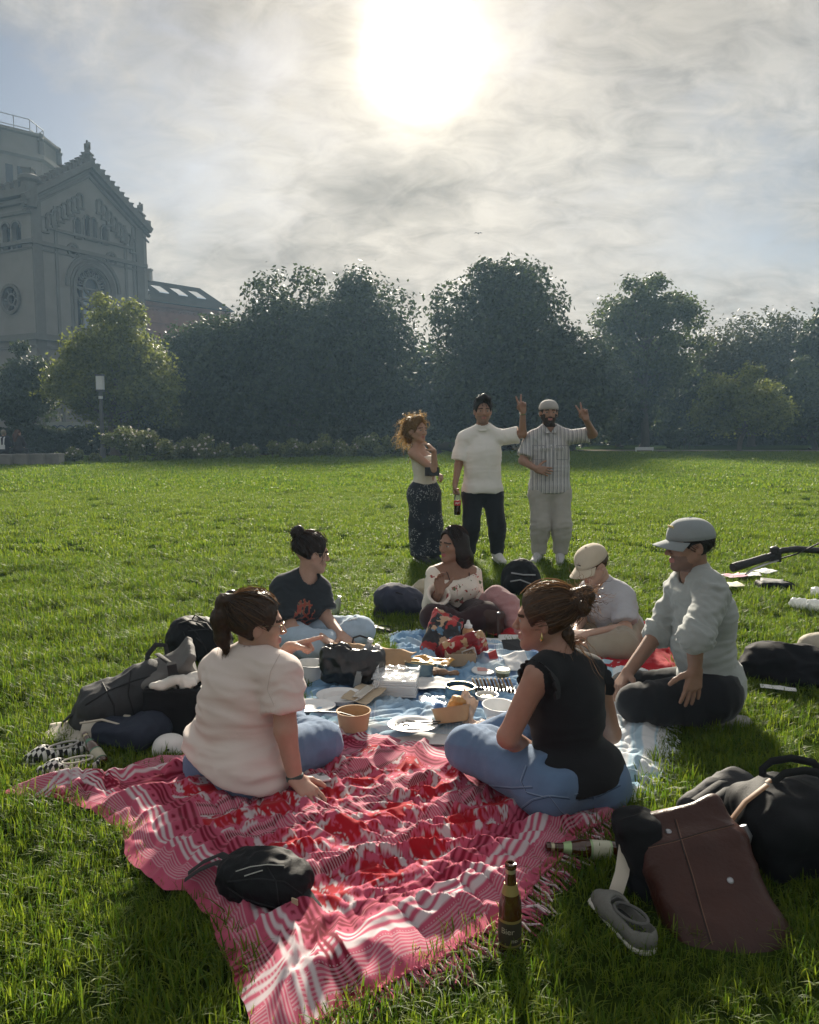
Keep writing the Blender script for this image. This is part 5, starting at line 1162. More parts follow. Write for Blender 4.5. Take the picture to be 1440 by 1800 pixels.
# ================================================================ 9 man in the checked shirt standing
def p9():
    y = 8.9
    j = dict(pel=Q(966, 856, y), chest=Q(967, 798, y), neck=Q(966, 757, y), head=Q(965, 725, y-.03), sh=(Q(1000, 769, y), Q(934, 772, y)), el=(Q(1043, 763, y-.1), Q(919, 810, y-.08)), wr=(Q(1030, 737, y-.30), Q(942, 824, y-.20)),
             hip=(Q(984, 866, y), Q(950, 866, y)), kn=(Q(988, 924, y-.05), Q(950, 924, y-.05)), an=(V(*Q(985, 974, y)[:2], .09), V(*Q(947, 974, y)[:2], .09)), toe=(V(*Q(984, 990, y-.2)[:2], .05), V(*Q(938, 990, y-.2)[:2], .05)))
    p = Person('bearded man with a backward cap in a checked shirt standing, making a peace sign', j, (.0, -1, .03), (0, 0, 1), 1.13, SK('tan_d', (.33, .195, .14)), 1.0, False, .014, .006,
               [((-.30, .1, .9), (-.1, -1, .1), 'peace', 1.1), ((.9, -.1, -.2), (0, 1, -.1), 'flat', 1.1)], arm=1.12, leg=1.08)
    p.body(hairc=(.015, .012, .011), beard=M('beard_black', (.030, .022, .018), .8, .2, 120), extra=lambda x, y, z, m: np.where((m == 0) & ((z < -.052) | ((x > .045) & (z < -.02))) & (y > -.005) & (z > -.14), 5, np.where((m == 0) & (y > .085) & (z > -.058) & (z < -.047) & (x < .026), 5, m)))
    CK = blotch('checked_cotton', (.33, .34, .37), [('X', (.66, .65, .63), 15, .70, .76, 0.), ('X', (.13, .14, .17), 7.5, .86, .92, .3), ('Z', (.50, .50, .50), 26, .62, .9, 0.)])
    p.sh_ = p.shirt('shirt', CK, .024, .80, .080, .06, .066, (.008, (6, 6, 6), 41.), .009, .004, se=.084, boxy=.212)
    for px_ in (960, 972): decal(p.sh_, 'placket_seam', [(px_, 775), (px_, 800), (px_, 846)], .003, M('placket_seam', (.22, .23, .25), .9, .05))
    for px_ in (936, 978): decal(p.sh_, 'pocket_seam', [(px_, 783), (px_+22, 783), (px_+22, 808), (px_, 808), (px_, 783)], .0028, M('placket_seam'))
    m = MB()                                                    # collar, placket and pocket flaps
    f = p.fw; c = j['neck']+f*.02+p.up*.01
    for sgn in (-1, 1): m.prism([c+f*.075-p.up*.03, c+f*.062+p.lt*sgn*.045+p.up*.03, c+f*.02+p.lt*sgn*.078+p.up*.04, c+f*.085+p.lt*sgn*.06-p.up*.035], f*.008)
    m.build('collar', CK, p.o); m = MB()
    for k in range(9): t = k/8; q = j['neck'].lerp(j['pel'], .1+.92*t)+f*(.105+.035*math.sin(math.pi*min(1, t*1.1))); m.box(q, (.017, .004, .037), rotm(z=p.up, x=-p.lt))
    m.build('placket', blotch('placket_cloth', (.55, .55, .55), [('Z', (.2, .21, .24), 30, .5, .6, 0.)]), p.o)
    m = MB()
    for sgn in (-1, 1): m.box(j['chest']+f*.143+p.lt*sgn*.078+p.up*.055, (.05, .004, .016), rotm(z=p.up+f*.25, x=-p.lt))
    m.build('pocket_flap', CK, p.o)
    p.pants('trousers', CL('stone_trousers', (.40, .385, .36)), .022, .10, .98, (.008, (8, 8, 6), 42.), .013, .022, .074)
    p.hair(HAIR('black_h', (.009, .008, .008), (.03, .024, .02)), None, low=-.05, g=.008, strands=pulled((0, -.8, -.3), 150, .004), vox=.006, top=.028)
    p.cap(CL('grey_twill', (.36, .35, .33)), M('grey_twill'), back=True, dz=.004, seam=CL('grey_seam', (.2, .2, .19)))
    for i in (0, 1): p.shoe(i, CL('grey_runner', (.42, .42, .43)), M('sole_white'), 1.1)
p9()
print('PEOPLE', time.time()-T0)
# ---------------------------------------------------------------- blankets
def poly_resample(pts, n):
    P = np.array([tuple(p) for p in pts], float); d = np.r_[0, np.cumsum(np.linalg.norm(np.diff(P, axis=0), axis=1))]; t = np.linspace(0, d[-1], n)
    return np.stack([np.interp(t, d, P[:, i]) for i in range(P.shape[1])], 1), d[-1]
def inpoly(poly):
    P = np.array(poly)[:, :2]
    def fn(q):
        x, y = q[:, 0], q[:, 1]; r = np.zeros(len(q), bool); n = len(P)
        for i in range(n):
            (x1, y1), (x2, y2) = P[i], P[(i+1) % n]; c = ((y1 > y) != (y2 > y)) & (x < (x2-x1)*(y-y1)/(y2-y1+1e-12)+x1); r ^= c
        return r
    return fn
def shrink(poly, d):
    P = np.array(poly)[:, :2]; c = P.mean(0); v = P-c; l = np.linalg.norm(v, axis=1)[:, None]; return c+v*(1-d/l)
def blanket(name, label, edges, step, zf, colf, mat, z0=.035, grp=None, wob=0.):
    B, R_, T, L_ = [[G(*q, z0) for q in e] for e in edges]          # bottom 0->1, right 1->2, top 3->2, left 0->3
    lu = (poly_resample(B, 2)[1]+poly_resample(T, 2)[1])/2; lv = (poly_resample(R_, 2)[1]+poly_resample(L_, 2)[1])/2; nu, nv = int(lu/step)+1, int(lv/step)+1
    b, t, l, r = (poly_resample(x, n)[0][:, :2] for x, n in ((B, nu), (T, nu), (L_, nv), (R_, nv)))
    u = np.linspace(0, 1, nu)[None, :, None]; v = np.linspace(0, 1, nv)[:, None, None]
    S = (1-v)*b[None]+v*t[None]+(1-u)*l[:, None]+u*r[:, None]-((1-u)*(1-v)*b[0]+u*(1-v)*b[-1]+(1-u)*v*t[0]+u*v*t[-1])
    U, Vv = np.meshgrid(np.linspace(0, lu, nu), np.linspace(0, lv, nv)); x, y = S[..., 0], S[..., 1]
    ed = np.minimum(np.minimum(U, lu-U), np.minimum(Vv, lv-Vv)); z = zf(x, y, U, Vv, ed)
    if wob: x = x+wob*perlin(np.stack([x*5, y*5, 0*x+3], -1)); y = y+wob*perlin(np.stack([x*5, y*5, 0*x+13], -1))
    vt = np.stack([x, y, z], -1).reshape(-1, 3); i = np.arange(nu*nv).reshape(nv, nu); f = np.stack([i[:-1, :-1], i[:-1, 1:], i[1:, 1:], i[1:, :-1]], -1).reshape(-1, 4)
    c0 = vt.mean(0); c0[2] = 0; o = thing(name, label, 'blanket', c0, grp); me = mesh_np('cloth', vt-c0, f, mat); ob = link('cloth', me, o)
    col, thin = colf(U, Vv, lu, lv, x, y); a = me.attributes.new('col', 'FLOAT_COLOR', 'POINT'); a.data.foreach_set('color', np.concatenate([col, np.ones(col.shape[:-1]+(1,))], -1).astype(np.float32).ravel())
    for nm, d in (('pu', U), ('pv', Vv), ('thin', thin)): q = me.attributes.new(nm, 'FLOAT', 'POINT'); q.data.foreach_set('value', d.astype(np.float32).ravel())
    poly = np.concatenate([b, r, t[::-1], l[::-1]]); EXCL.append(inpoly(shrink(poly, .05))); o['_'] = 0; del o['_']
    return o, np.stack([x, y, z], -1), (lu, lv)
def cloth_mat(name, thincol, period, bump=.25):
    m = bpy.data.materials.new(name); m.use_nodes = True; N, L = m.node_tree.nodes, m.node_tree.links; b = N['Principled BSDF']; b.inputs['Roughness'].default_value = .9; b.inputs['Specular IOR Level'].default_value = .15; b.inputs['Sheen Weight'].default_value = .1
    at = lambda n: (lambda a: (setattr(a, 'attribute_name', n), a)[1])(N.new('ShaderNodeAttribute')); c, pu, pv, th = at('col'), at('pu'), at('pv'), at('thin')
    def mt(op, *a):
        n = N.new('ShaderNodeMath'); n.operation = op
        for i, q in enumerate(a):
            if isinstance(q, (int, float)): n.inputs[i].default_value = q
            else: L.new(q, n.inputs[i])
        return n.outputs[0]
    tu = mt('GREATER_THAN', mt('FRACT', mt('DIVIDE', pu.outputs['Fac'], period)), .5); tv = mt('GREATER_THAN', mt('FRACT', mt('DIVIDE', pv.outputs['Fac'], period)), .5)
    t = th.outputs['Fac']; mu = mt('MULTIPLY', tu, mt('MULTIPLY', mt('GREATER_THAN', t, .25), mt('LESS_THAN', t, 1.2))); mv = mt('MULTIPLY', tv, mt('GREATER_THAN', t, 1.2)); mk = mt('MULTIPLY', mt('MAXIMUM', mu, mv), .38)
    x = N.new('ShaderNodeMix'); x.data_type = 'RGBA'; L.new(mk, x.inputs[0]); L.new(c.outputs['Color'], x.inputs[6]); x.inputs[7].default_value = (*thincol, 1)
    # weave: slight colour and height variation
    tc = N.new('ShaderNodeTexCoord'); nz = N.new('ShaderNodeTexNoise'); nz.inputs['Scale'].default_value = 420; L.new(tc.outputs['Object'], nz.inputs['Vector']); y = N.new('ShaderNodeMix'); y.data_type = 'RGBA'; y.blend_type = 'MULTIPLY'; y.inputs[0].default_value = .35; L.new(x.outputs[2], y.inputs[6]); L.new(nz.outputs['Color'] if 'Color' in nz.outputs else nz.outputs[1], y.inputs[7])
    L.new(x.outputs[2], b.inputs['Base Color']); bp = N.new('ShaderNodeBump'); bp.inputs['Strength'].default_value = bump; bp.inputs['Distance'].default_value = .004; L.new(nz.outputs[0], bp.inputs['Height']); L.new(bp.outputs[0], b.inputs['Normal'])
    tr = N.new('ShaderNodeBsdfTranslucent'); L.new(x.outputs[2], tr.inputs[0]); ms = N.new('ShaderNodeMixShader'); ms.inputs[0].default_value = .12; L.new(b.outputs[0], ms.inputs[1]); L.new(tr.outputs[0], ms.inputs[2]); L.new(ms.outputs[0], N['Material Output'].inputs[0])
    return m
def folds(x, y, s1, s2, a1, a2, ang, seed):
    ca, sa = math.cos(ang), math.sin(ang); u, v = x*ca+y*sa, -x*sa+y*ca; w = np.stack([x*1.1, y*1.1, 0*x+seed], -1); wx = perlin(w)*.35; wy = perlin(w+50)*.35
    r1 = 1-np.abs(perlin(np.stack([(u+wx)*s1*.45, (v+wy)*s1*1.5, 0*x+seed], -1)))*1.7; r2 = 1-np.abs(perlin(np.stack([(u+wx)*s2*.7+9, (v+wy*1.4)*s2*1.2, 0*x+seed+5], -1)))*1.7
    r3 = np.abs(perlin(np.stack([(v-wx)*s2*.5+3, (u+wy)*s2*1.7, 0*x+seed+8], -1)))
    return a1*np.clip(r1, 0, 1)**2+a2*np.clip(r2, 0, 1)**1.6-.016*np.clip(1-r3*4.5, 0, 1)*np.clip(r1+.3, 0, 1)+.008*perlin(np.stack([x*4, y*4, 0*x+seed], -1))
PINK, WHITE, RED, DRED = (np.array(c) for c in ((.47, .085, .15), (.60, .52, .54), (.40, .009, .019), (.20, .010, .030)))
def elephant(x, y):                                          # distance-like mask of a little walking elephant, about 0.26 wide
    def e(cx, cy, rx, ry): return ((x-cx)/rx)**2+((y-cy)/ry)**2 < 1
    m = e(0, .01, .078, .052) | e(.078, .03, .036, .038) | e(-.03, .03, .05, .04)
    for lx in (-.055, -.018, .022, .055): m |= (np.abs(x-lx) < .014) & (y < .0) & (y > -.085)
    tx_ = .108+.018*np.sin((y+.02)*40); m |= (np.abs(x-tx_) < .011) & (y < .03) & (y > -.07); m |= (np.abs(x+.082-.02*np.sin(y*50)) < .006) & (y < .03) & (y > -.05)
    return m & ~(((x-.055)/.02)**2+((y-.028)/.026)**2 < 1) | (((x-.055)/.012)**2+((y-.028)/.017)**2 < 1)
def pink_col(U, Vv, lu, lv, x, y):
    col = np.tile(PINK, U.shape+(1,)); thin = np.zeros(U.shape); eu = np.minimum(U, lu-U); ev = np.minimum(Vv, lv-Vv); inn = np.minimum(eu, ev)
    BW = .30; field = inn > BW; K = .36*.74
    b = np.mod(Vv-BW, K)/.74; row = np.floor((Vv-BW)/K); thin = np.where(field & (b > .25), 1.0, thin)
    mx = (np.mod(U+row*.11, .222)-.111)/.74; my = b-.135; el = elephant(mx*np.where(row % 2 == 0, 1, -1), my) & field & (b < .25); col[field] = PINK*1.05
    dots = (np.mod(U, .034)-.017)**2+((b-.232)*.74)**2 < .006**2; col[field & (b > .255) & (b < .275)] = DRED; col[field & (b > .335) & (b < .35)] = DRED; col[dots & field] = RED*.7
    wz = field & (b < .25) & (perlin(np.stack([U*26, Vv*26, 0*U], -1)) > .16); col[wz] = WHITE*.9; col[el] = RED
    sw = field & ~el & (b < .25) & (np.abs(perlin(np.stack([U*34, Vv*34, 0*U+4], -1))) < .07); col[sw] = RED*.8
    def border(e0, ax):
        nonlocal thin
        e = e0/.75; m = e < .40
        thin = np.where(m & (e > .055) & (e < .145), ax, thin)
        for lo, hi in ((.165, .187), (.203, .221), (.237, .253)): col[m & (e > lo) & (e < hi)] = WHITE
        for lo, hi in ((.31, .322), (.336, .350), (.366, .382)): col[m & (e > lo) & (e < hi)] = DRED
        col[m & (e > .265) & (e < .30) & ((np.mod((Vv if ax == 1 else U), .03)-.015)**2+((e-.283)*.75)**2 < .0062**2)] = DRED
    border(ev, 2.); border(eu, 1.)
    cr = (eu < .2) & (ev < .2) & (eu > .12) & (ev > .12); col[cr] = col[cr]*.6+WHITE*.4
    return col, thin
def pink_z(x, y, U, Vv, ed):
    e = np.clip(ed/.12, 0, 1); return .022+.014*e+folds(x, y, 3.0, 7.0, .048, .022, .45, 2.)*(.35+.65*e)
PINKM = cloth_mat('pink_woven_cotton', tuple(WHITE), .0095)
pk_o, pk_g, pk_l = blanket('picnic_blanket', 'large pink and red patterned blanket with white stripes and tassels in the foreground',
    [[(455, 1850), (560, 1795), (640, 1755), (780, 1676), (870, 1632), (930, 1568), (985, 1508), (1010, 1468), (1095, 1420)], [(1095, 1420), (1000, 1380), (900, 1345), (800, 1312), (700, 1298), (615, 1284)],
     [(2, 1388), (60, 1369), (150, 1366), (265, 1338), (330, 1330), (450, 1312), (540, 1296), (615, 1284)], [(455, 1850), (412, 1720), (370, 1610), (325, 1566), (290, 1562), (216, 1500), (214, 1462), (180, 1432), (100, 1404), (2, 1388)]], .0065, pink_z, pink_col, PINKM, wob=.02)
BLU, LBL, DBL = (np.array(c) for c in ((.20, .36, .56), (.50, .64, .74), (.07, .16, .36)))
def blue_col(U, Vv, lu, lv, x, y):
    n = fbm(np.stack([U*2.2, Vv*3.2, 0*U+7], -1), 3); t = np.clip(.5+n*1.1, 0, 1)[..., None]; col = BLU*(1-t)+LBL*t; d = np.clip((fbm(np.stack([U*5, Vv*5, 0*U+1], -1), 3)-.22)*5, 0, 1)[..., None]; col = col*(1-d)+DBL*d
    near = np.clip(1-Vv/.5, 0, 1); rgt = np.clip((U-lu+.42)/.25, 0, 1); w = np.clip(np.maximum(near*.75, rgt)+.25*n, 0, 1)[..., None]; col = col*(1-w)+np.array((.74, .76, .77))*w
    for lo, hi in ((.04, .05), (.10, .16), (.19, .20), (.26, .30)):
        for e in (lu-U, Vv): col[(e > lo) & (e < hi)] = col[(e > lo) & (e < hi)]*.35+np.array((.24, .47, .62))*.65
    thin = np.where((np.mod(U, .42) > .33), 1., 0.); return col, thin
def blue_z(x, y, U, Vv, ed):
    e = np.clip(ed/.1, 0, 1); return .018+.012*e+folds(x, y, 4.2, 9., .034, .018, -.4, 12.)*(.4+.6*e)
BLUEM = cloth_mat('blue_striped_cotton', (.66, .74, .8), .016)
bl_o, bl_g, bl_l = blanket('picnic_blanket', 'blue and white blanket carrying the food in the middle of the picnic',
    [[(500, 1318), (600, 1318), (760, 1322), (930, 1370), (1080, 1412), (1150, 1404)], [(1150, 1404), (1168, 1350), (1175, 1290), (1160, 1230), (1150, 1175)], [(684, 1116), (740, 1108), (850, 1124), (960, 1140), (1060, 1160), (1150, 1175)], [(500, 1318), (515, 1250), (520, 1205), (600, 1185), (690, 1165), (684, 1116)]], .009, blue_z, blue_col, BLUEM, z0=.03, wob=.015)
def red_col(U, Vv, lu, lv, x, y): c = np.tile(np.array((.42, .018, .028)), U.shape+(1,)); c[(np.minimum(U, lu-U) < .03)] *= .6; return c, np.zeros(U.shape)
REDM = cloth_mat('red_fleece', (.5, .05, .06), .02)
blanket('picnic_blanket', 'plain red blanket under the man in the tan cap', [[(842, 1112), (930, 1128), (1030, 1172), (1205, 1190)], [(1205, 1190), (1195, 1140), (1172, 1098)], [(850, 1072), (940, 1082), (1060, 1090), (1172, 1098)], [(842, 1112), (850, 1072)]], .014, lambda x, y, U, Vv, ed: .02+.012*np.clip(ed/.1, 0, 1)+folds(x, y, 4, 8, .03, .012, .2, 22.), red_col, REDM, z0=.03)
# tassels along the front right edge of the pink blanket and the right edge of the blue one
def tassels(parent, line, n, mats, ln, out, seed, r=.0035):
    rng = random.Random(seed); vars_ = []; P, L = poly_resample([tuple(p) for p in line], n)
    for k in range(6):
        m = MB(); m.lathe((0, 0, 0), [(.002, -.006), (.0075, -.002), (.0075, .004), (.002, .008)], 6, Matrix.Rotation(math.pi/2, 3, 'Y'))
        for q in range(4):
            a = rng.uniform(-.35, .35); l = ln*rng.uniform(.7, 1.15); pts = [V(0, 0, 0), V(l*.3, a*l*.25+rng.uniform(-.004, .004), -.006), V(l*.65, a*l*.7+rng.uniform(-.01, .01), -.012+rng.uniform(-.004, .01)), V(l, a*l+rng.uniform(-.012, .012), -.018+rng.uniform(-.004, .006))]; m.tube(pts, [r, r*1.15, r, r*.6], 5, q % len(mats))
        ob = m.build('tassel', mats, None, True); vars_.append(ob.data); bpy.data.objects.remove(ob)
    for i, p in enumerate(P):
        t = P[min(i+1, n-1)]-P[max(i-1, 0)]; a = math.atan2(t[1], t[0])-math.pi/2 if out > 0 else math.atan2(t[1], t[0])+math.pi/2
        o = link('tassel', vars_[rng.randrange(6)], parent, Vector(p)-wloc(parent)+V(0, 0, .004)); o.rotation_euler = (rng.uniform(-.4, .4), rng.uniform(-.05, .25), a+rng.uniform(-.5, .5)); o.scale = (rng.uniform(.8, 1.25),)*3
TSM = [M('tassel_pink', (.45, .10, .16), .9, .2, 40), M('tassel_dark', (.16, .03, .06), .9, .2, 40), M('tassel_white', (.55, .45, .47), .9, .2, 40)]
tassels(pk_o, pk_g[0, 20:], 84, TSM, .085, 1, 5); tassels(bl_o, bl_g[:, -1], 40, [M('tassel_pale', (.68, .72, .76), .9, .1, 40)], .06, 1, 6, .003); tassels(bl_o, bl_g[-1, :34], 14, [M('tassel_pale')], .05, -1, 8, .003)
def surf_z(g, x, y): d = (g[..., 0]-x)**2+(g[..., 1]-y)**2; return float(g.reshape(-1, 3)[d.argmin(), 2])
print('BLANKETS', time.time()-T0)
# ---------------------------------------------------------------- things lying around
def sheet(name, c, ux, uy, n, amp, mat, label=None, cat=None, parent=None, th=.0015, fq=9., seed=0., curl=0., group=None, edge=0.):
    c, ux, uy = Vector(c), Vector(ux), Vector(uy); nn = ux.cross(uy).normalized(); t = np.linspace(-.5, .5, n); A, B = np.meshgrid(t, t)
    A2 = A*(1+edge*perlin(np.stack([A*3, B*5, 0*A+seed+2], -1))); B2 = B*(1+edge*perlin(np.stack([A*5, B*3, 0*A+seed+8], -1)))
    X = np.array(c)+A2[..., None]*np.array(ux)+B2[..., None]*np.array(uy); w = np.stack([A*ux.length*fq, B*uy.length*fq, 0*A+seed], -1); h = amp*(1-np.abs(perlin(w))*1.8)+amp*.5*perlin(w*2.3)+curl*(A**2+B**2)
    X = X+h[..., None]*np.array(nn); i = np.arange(n*n).reshape(n, n); f = np.stack([i[:-1, :-1], i[:-1, 1:], i[1:, 1:], i[1:, :-1]], -1).reshape(-1, 4); b = wloc(parent) if parent else c
    o = link(name, mesh_np(name, X.reshape(-1, 3)-np.array(b), f, mat), parent, None if parent else b); s = o.modifiers.new('thick', 'SOLIDIFY'); s.thickness = th
    return tag(o, label, cat, group)
def lay(px, py, dz=0.): p = G(px, py, .05); z = surf_z(bl_g, p.x, p.y); p = G(px, py, z); p.z = z+dz; return p
BLK = M('black_nylon', (.006, .0065, .008), .65, .2, 12, .3, 220, spec=.18); BLK2 = M('black_strap', (.010, .0105, .012), .75, .1, 20, .3, 300); GRN = M('bag_grey', (.030, .031, .034), .75, .12, 8, .25, 200); GRL = M('bag_grey_light', (.13, .125, .12), .75, .1, 8, .25, 200)
CANV = M('cream_canvas', (.62, .57, .48), .9, .08, 8, .3, 300, transl=.15); WPL = M('white_plastic', (.78, .78, .77), .35, .03, 8, spec=.5); KRAFT = M('kraft_paper', (.42, .27, .15), .8, .1, 10, .1, 100); PAPER = M('white_paper', (.78, .78, .78), .85, .03, 8, .15, 80, transl=.25)
def sbag(name, label, cat, base, S, vox, mat, wr, group=None, part='body'):
    o = thing(name, label, cat, base, group); wr = wr and (wr[0]*1.6, tuple(q*1.35 for q in wr[1]), wr[2]); soft(part, S, vox, mat, o, wr); return o
def ring_pts(c, a, b, n, t0=0, t1=1): return [Vector(c)+Vector(a)*math.cos(2*math.pi*(t0+(t1-t0)*i/n))+Vector(b)*math.sin(2*math.pi*(t0+(t1-t0)*i/n)) for i in range(n+1)]
# --- left: black backpack with a steel bottle in its side pocket
def left_bags():
    b = G(345, 1172); S = Sdf(); S.ell(b+V(.0, .1, .13), (.19, .16, .15), None, .05); S.ell(b+V(-.08, .08, .16), (.11, .13, .13), None, .06); S.ell(b+V(.10, .06, .10), (.12, .14, .11), None, .06); S.box(b+V(0, .1, .05), (.17, .14, .05), .04, None, .05)
    o = sbag('backpack', 'black backpack slumped on the grass with a steel bottle in its side', 'backpack', b, S, .008, BLK, (.008, (9, 9, 9), 3.))
    m = MB(); m.tube([b+V(-.1, .02, .27), b+V(-.02, -.02, .30), b+V(.07, 0, .275), b+V(.13, -.02, .2)], .012, 6, flat=.4); m.build('strap', BLK2, o, True)
    m = MB(); m.tube([b+V(-.03, .02, .285), b+V(.0, .01, .325), b+V(.05, .03, .285)], .009, 6, flat=.5); m.build('handle', BLK2, o, True)
    m = MB(); m.tube([b+V(.02, -.06, .20), b+V(.08, -.07, .15), b+V(.13, -.06, .08)], .004, 5); m.tube([b+V(-.03, -.05, .24), b+V(.1, -.04, .25), b+V(.17, 0, .17)], .004, 5); m.build('zip', GRN, o, True)
    w = b+V(-.15, .0, .05); R = Matrix.Rotation(.22, 3, 'Y') @ Matrix.Rotation(-.25, 3, 'X'); wo = thing('water_bottle', 'brushed steel water bottle with black lid leaning on the black backpack', 'bottle', w)
    m = MB(); m.lathe(w, [(.034, 0), (.036, .01), (.036, .085), (.033, .095), (.033, .105), (.036, .115), (.036, .165), (.030, .185)], 20, R); m.build('flask', M('brushed_steel', (.55, .56, .57), .32, .06, 40, metal=.9), wo, True)
    m = MB(); m.lathe(w+R @ V(0, 0, .185), [(.031, 0), (.031, .018), (.024, .036), (.008, .042)], 16, R); m.build('lid', M('lid_black', (.02, .02, .022), .4), wo, True)
    bb_ = [x for x in bpy.data.objects if x.parent == o][0]
    for pts in ([(330, 1100), (345, 1112), (362, 1140), (368, 1165)], [(322, 1110), (332, 1135), (330, 1165)], [(345, 1095), (370, 1110), (385, 1135)]): decal(bb_, 'seam', pts, .004, BLK2, o)
    # grey roll-top backpack
    b = G(225, 1300); ax = (Q(320, 1190, 3.95)-Q(140, 1280, 3.85)).normalized(); S = Sdf(); c = b+V(-.02, .14, .14); up = V(0, -.35, .94); R = rotm(x=ax, z=up)
    S.box(c+V(.0, 0, .0), (.23, .12, .11), .07, R, .06); S.ell(c-ax*.14+V(0, 0, -.03), (.16, .14, .13), R, .08); S.ell(c+ax*.10+V(0, 0, .03), (.15, .12, .12), R, .06)
    o = sbag('backpack', 'grey roll-top backpack lying on its side on the grass at left', 'backpack', b, S, .009, GRN, (.010, (7, 7, 7), 6.))
    S = Sdf(); e = c+ax*.20+V(0, -.03, .055); S.box(e, (.13, .095, .055), .02, R @ Matrix.Rotation(-.25, 3, 'Y'), .02); S.box(e+ax*.10+V(0, -.02, .05), (.055, .09, .02), .012, R @ Matrix.Rotation(-.9, 3, 'Y'), .02); soft('roll_top', S, .008, GRL, o, (.008, (9, 9, 9), 2.))
    m = MB(); h = c+ax*.11+V(0, .06, .13); m.tube([h-ax*.05, h-ax*.045+V(0, 0, .055), h+V(0, 0, .085), h+ax*.05+V(0, 0, .06), h+ax*.06], .013, 6, flat=.35, up=(0, 1, 0)); m.build('handle', GRN, o, True)
    m = MB(); s0 = e+V(-.02, -.06, .08); m.tube([s0+V(-.03, .05, .02), s0+V(.05, -.03, .0), s0+V(.10, -.06, -.06), s0+V(.11, -.07, -.12)], .016, 6, flat=.25); m.build('strap', BLK2, o, True)
    m = MB(); m.box(s0+V(.075, -.06, -.02), (.022, .012, .03), R); m.build('buckle', M('lid_black'), o)
    m = MB(); q = c-ax*.28; m.tube([q+V(.05, -.02, .14), q+V(-.05, -.06, .05), q+V(-.09, -.09, -.08), q+V(0, -.11, -.12)], .02, 6, flat=.25); m.build('shoulder_strap', BLK2, o, True)
    gb_ = [x for x in bpy.data.objects if x.parent == o][0]
    for pts in ([(180, 1200), (200, 1240), (205, 1290)], [(230, 1180), (225, 1220), (240, 1270)], [(150, 1240), (190, 1215), (240, 1195), (280, 1185)]): decal(gb_, 'seam', pts, .004, BLK2, o)
    # black open tote with a white cloth
    b = G(300, 1306); S = Sdf(); S.box(b+V(.0, .10, .13), (.14, .09, .13), .03, Matrix.Rotation(.1, 3, 'Z'), .02); S.box(b+V(0, .10, .27), (.12, .07, .07), .03, Matrix.Rotation(.1, 3, 'Z'), .01, 's')
    o = sbag('tote_bag', 'open black tote bag stuffed with a white cloth, beside the pale T-shirt', 'bag', b, S, .008, BLK, (.006, (8, 8, 8), 9.))
    S = Sdf(); rng = random.Random(4)
    for k in range(9): p = b+V(rng.uniform(-.09, .10), .10+rng.uniform(-.05, .05), .24+rng.uniform(0, .045)); S.cone(p, p+V(rng.uniform(-.06, .06), rng.uniform(-.04, .04), rng.uniform(0, .03)), .022, .016, .03)
    c_ = soft('white_cloth', S, .007, M('white_cloth', (.66, .64, .60), .9, .05, 8, .3, 200), None, (.007, (22, 22, 22), 3.), base=b+V(0, .1, .24)); tag(c_, 'crumpled white cloth stuffed in the open black tote', 'cloth')
    # cream canvas bag flopped open, navy bag beneath
    b = G(215, 1322); S = Sdf(); S.box(b+V(.0, .08, .06), (.14, .10, .06), .045, Matrix.Rotation(-.3, 3, 'Z'), .03); S.ell(b+V(.1, .10, .07), (.1, .1, .075), None, .05); o = sbag('pouch', 'dark navy bag squeezed between the canvas bag and the black tote', 'bag', b, S, .009, M('navy_cloth', (.018, .024, .042), .85, .15, 8, .3, 200), (.010, (8, 8, 8), 4.))
    b = G(150, 1308); o = thing('canvas_bag', 'cream canvas bag lying flat with its mouth open by the checkered shoes', 'bag', b)
    sheet('panel', b+V(-.08, .03, .045), (.22, .03, .01), (-.03, .17, .03), 16, .012, CANV, parent=o, seed=3.); sheet('panel', b+V(.09, .0, .075), (.20, -.02, -.03), (.02, .12, .12), 16, .012, CANV, parent=o, seed=5.); sheet('panel', b+V(.10, -.05, .03), (.19, .0, .02), (.0, .04, .11), 14, .008, CANV, parent=o, seed=7., curl=.05)
    m = MB(); m.tube([b+V(0, -.05, .12), b+V(.1, -.045, .135), b+V(.195, -.06, .115), b+V(.19, -.1, .02)], .006, 5); m.build('hem', CANV, o, True)
    # brown beer bottle tipped over
    a = G(182, 1344, .03); d = (Q(128, 1258, 3.66)-a).normalized(); beer('brown beer bottle leaning among the canvas bag and checkered shoes', a, rotm(z=d, y=(0, 1, 0)), (.42, .40, .30), (.06, .16, .10), .85)
    # white rounded pouch beside the seated woman
    b = G(292, 1334); S = Sdf(); S.ell(b+V(0, .06, .04), (.075, .07, .05), None, .02); S.box(b+V(.0, .06, .02), (.07, .06, .02), .02, None, .02); o = sbag('pouch', 'small white rounded pouch on the blanket edge behind the pale T-shirt', 'pouch', b, S, .006, M('pouch_white', (.66, .65, .63), .7, .05), None); m = MB(); m.box(b+V(.01, -.008, .045), (.008, .0015, .004)); m.build('mark', M('lid_black'), o)
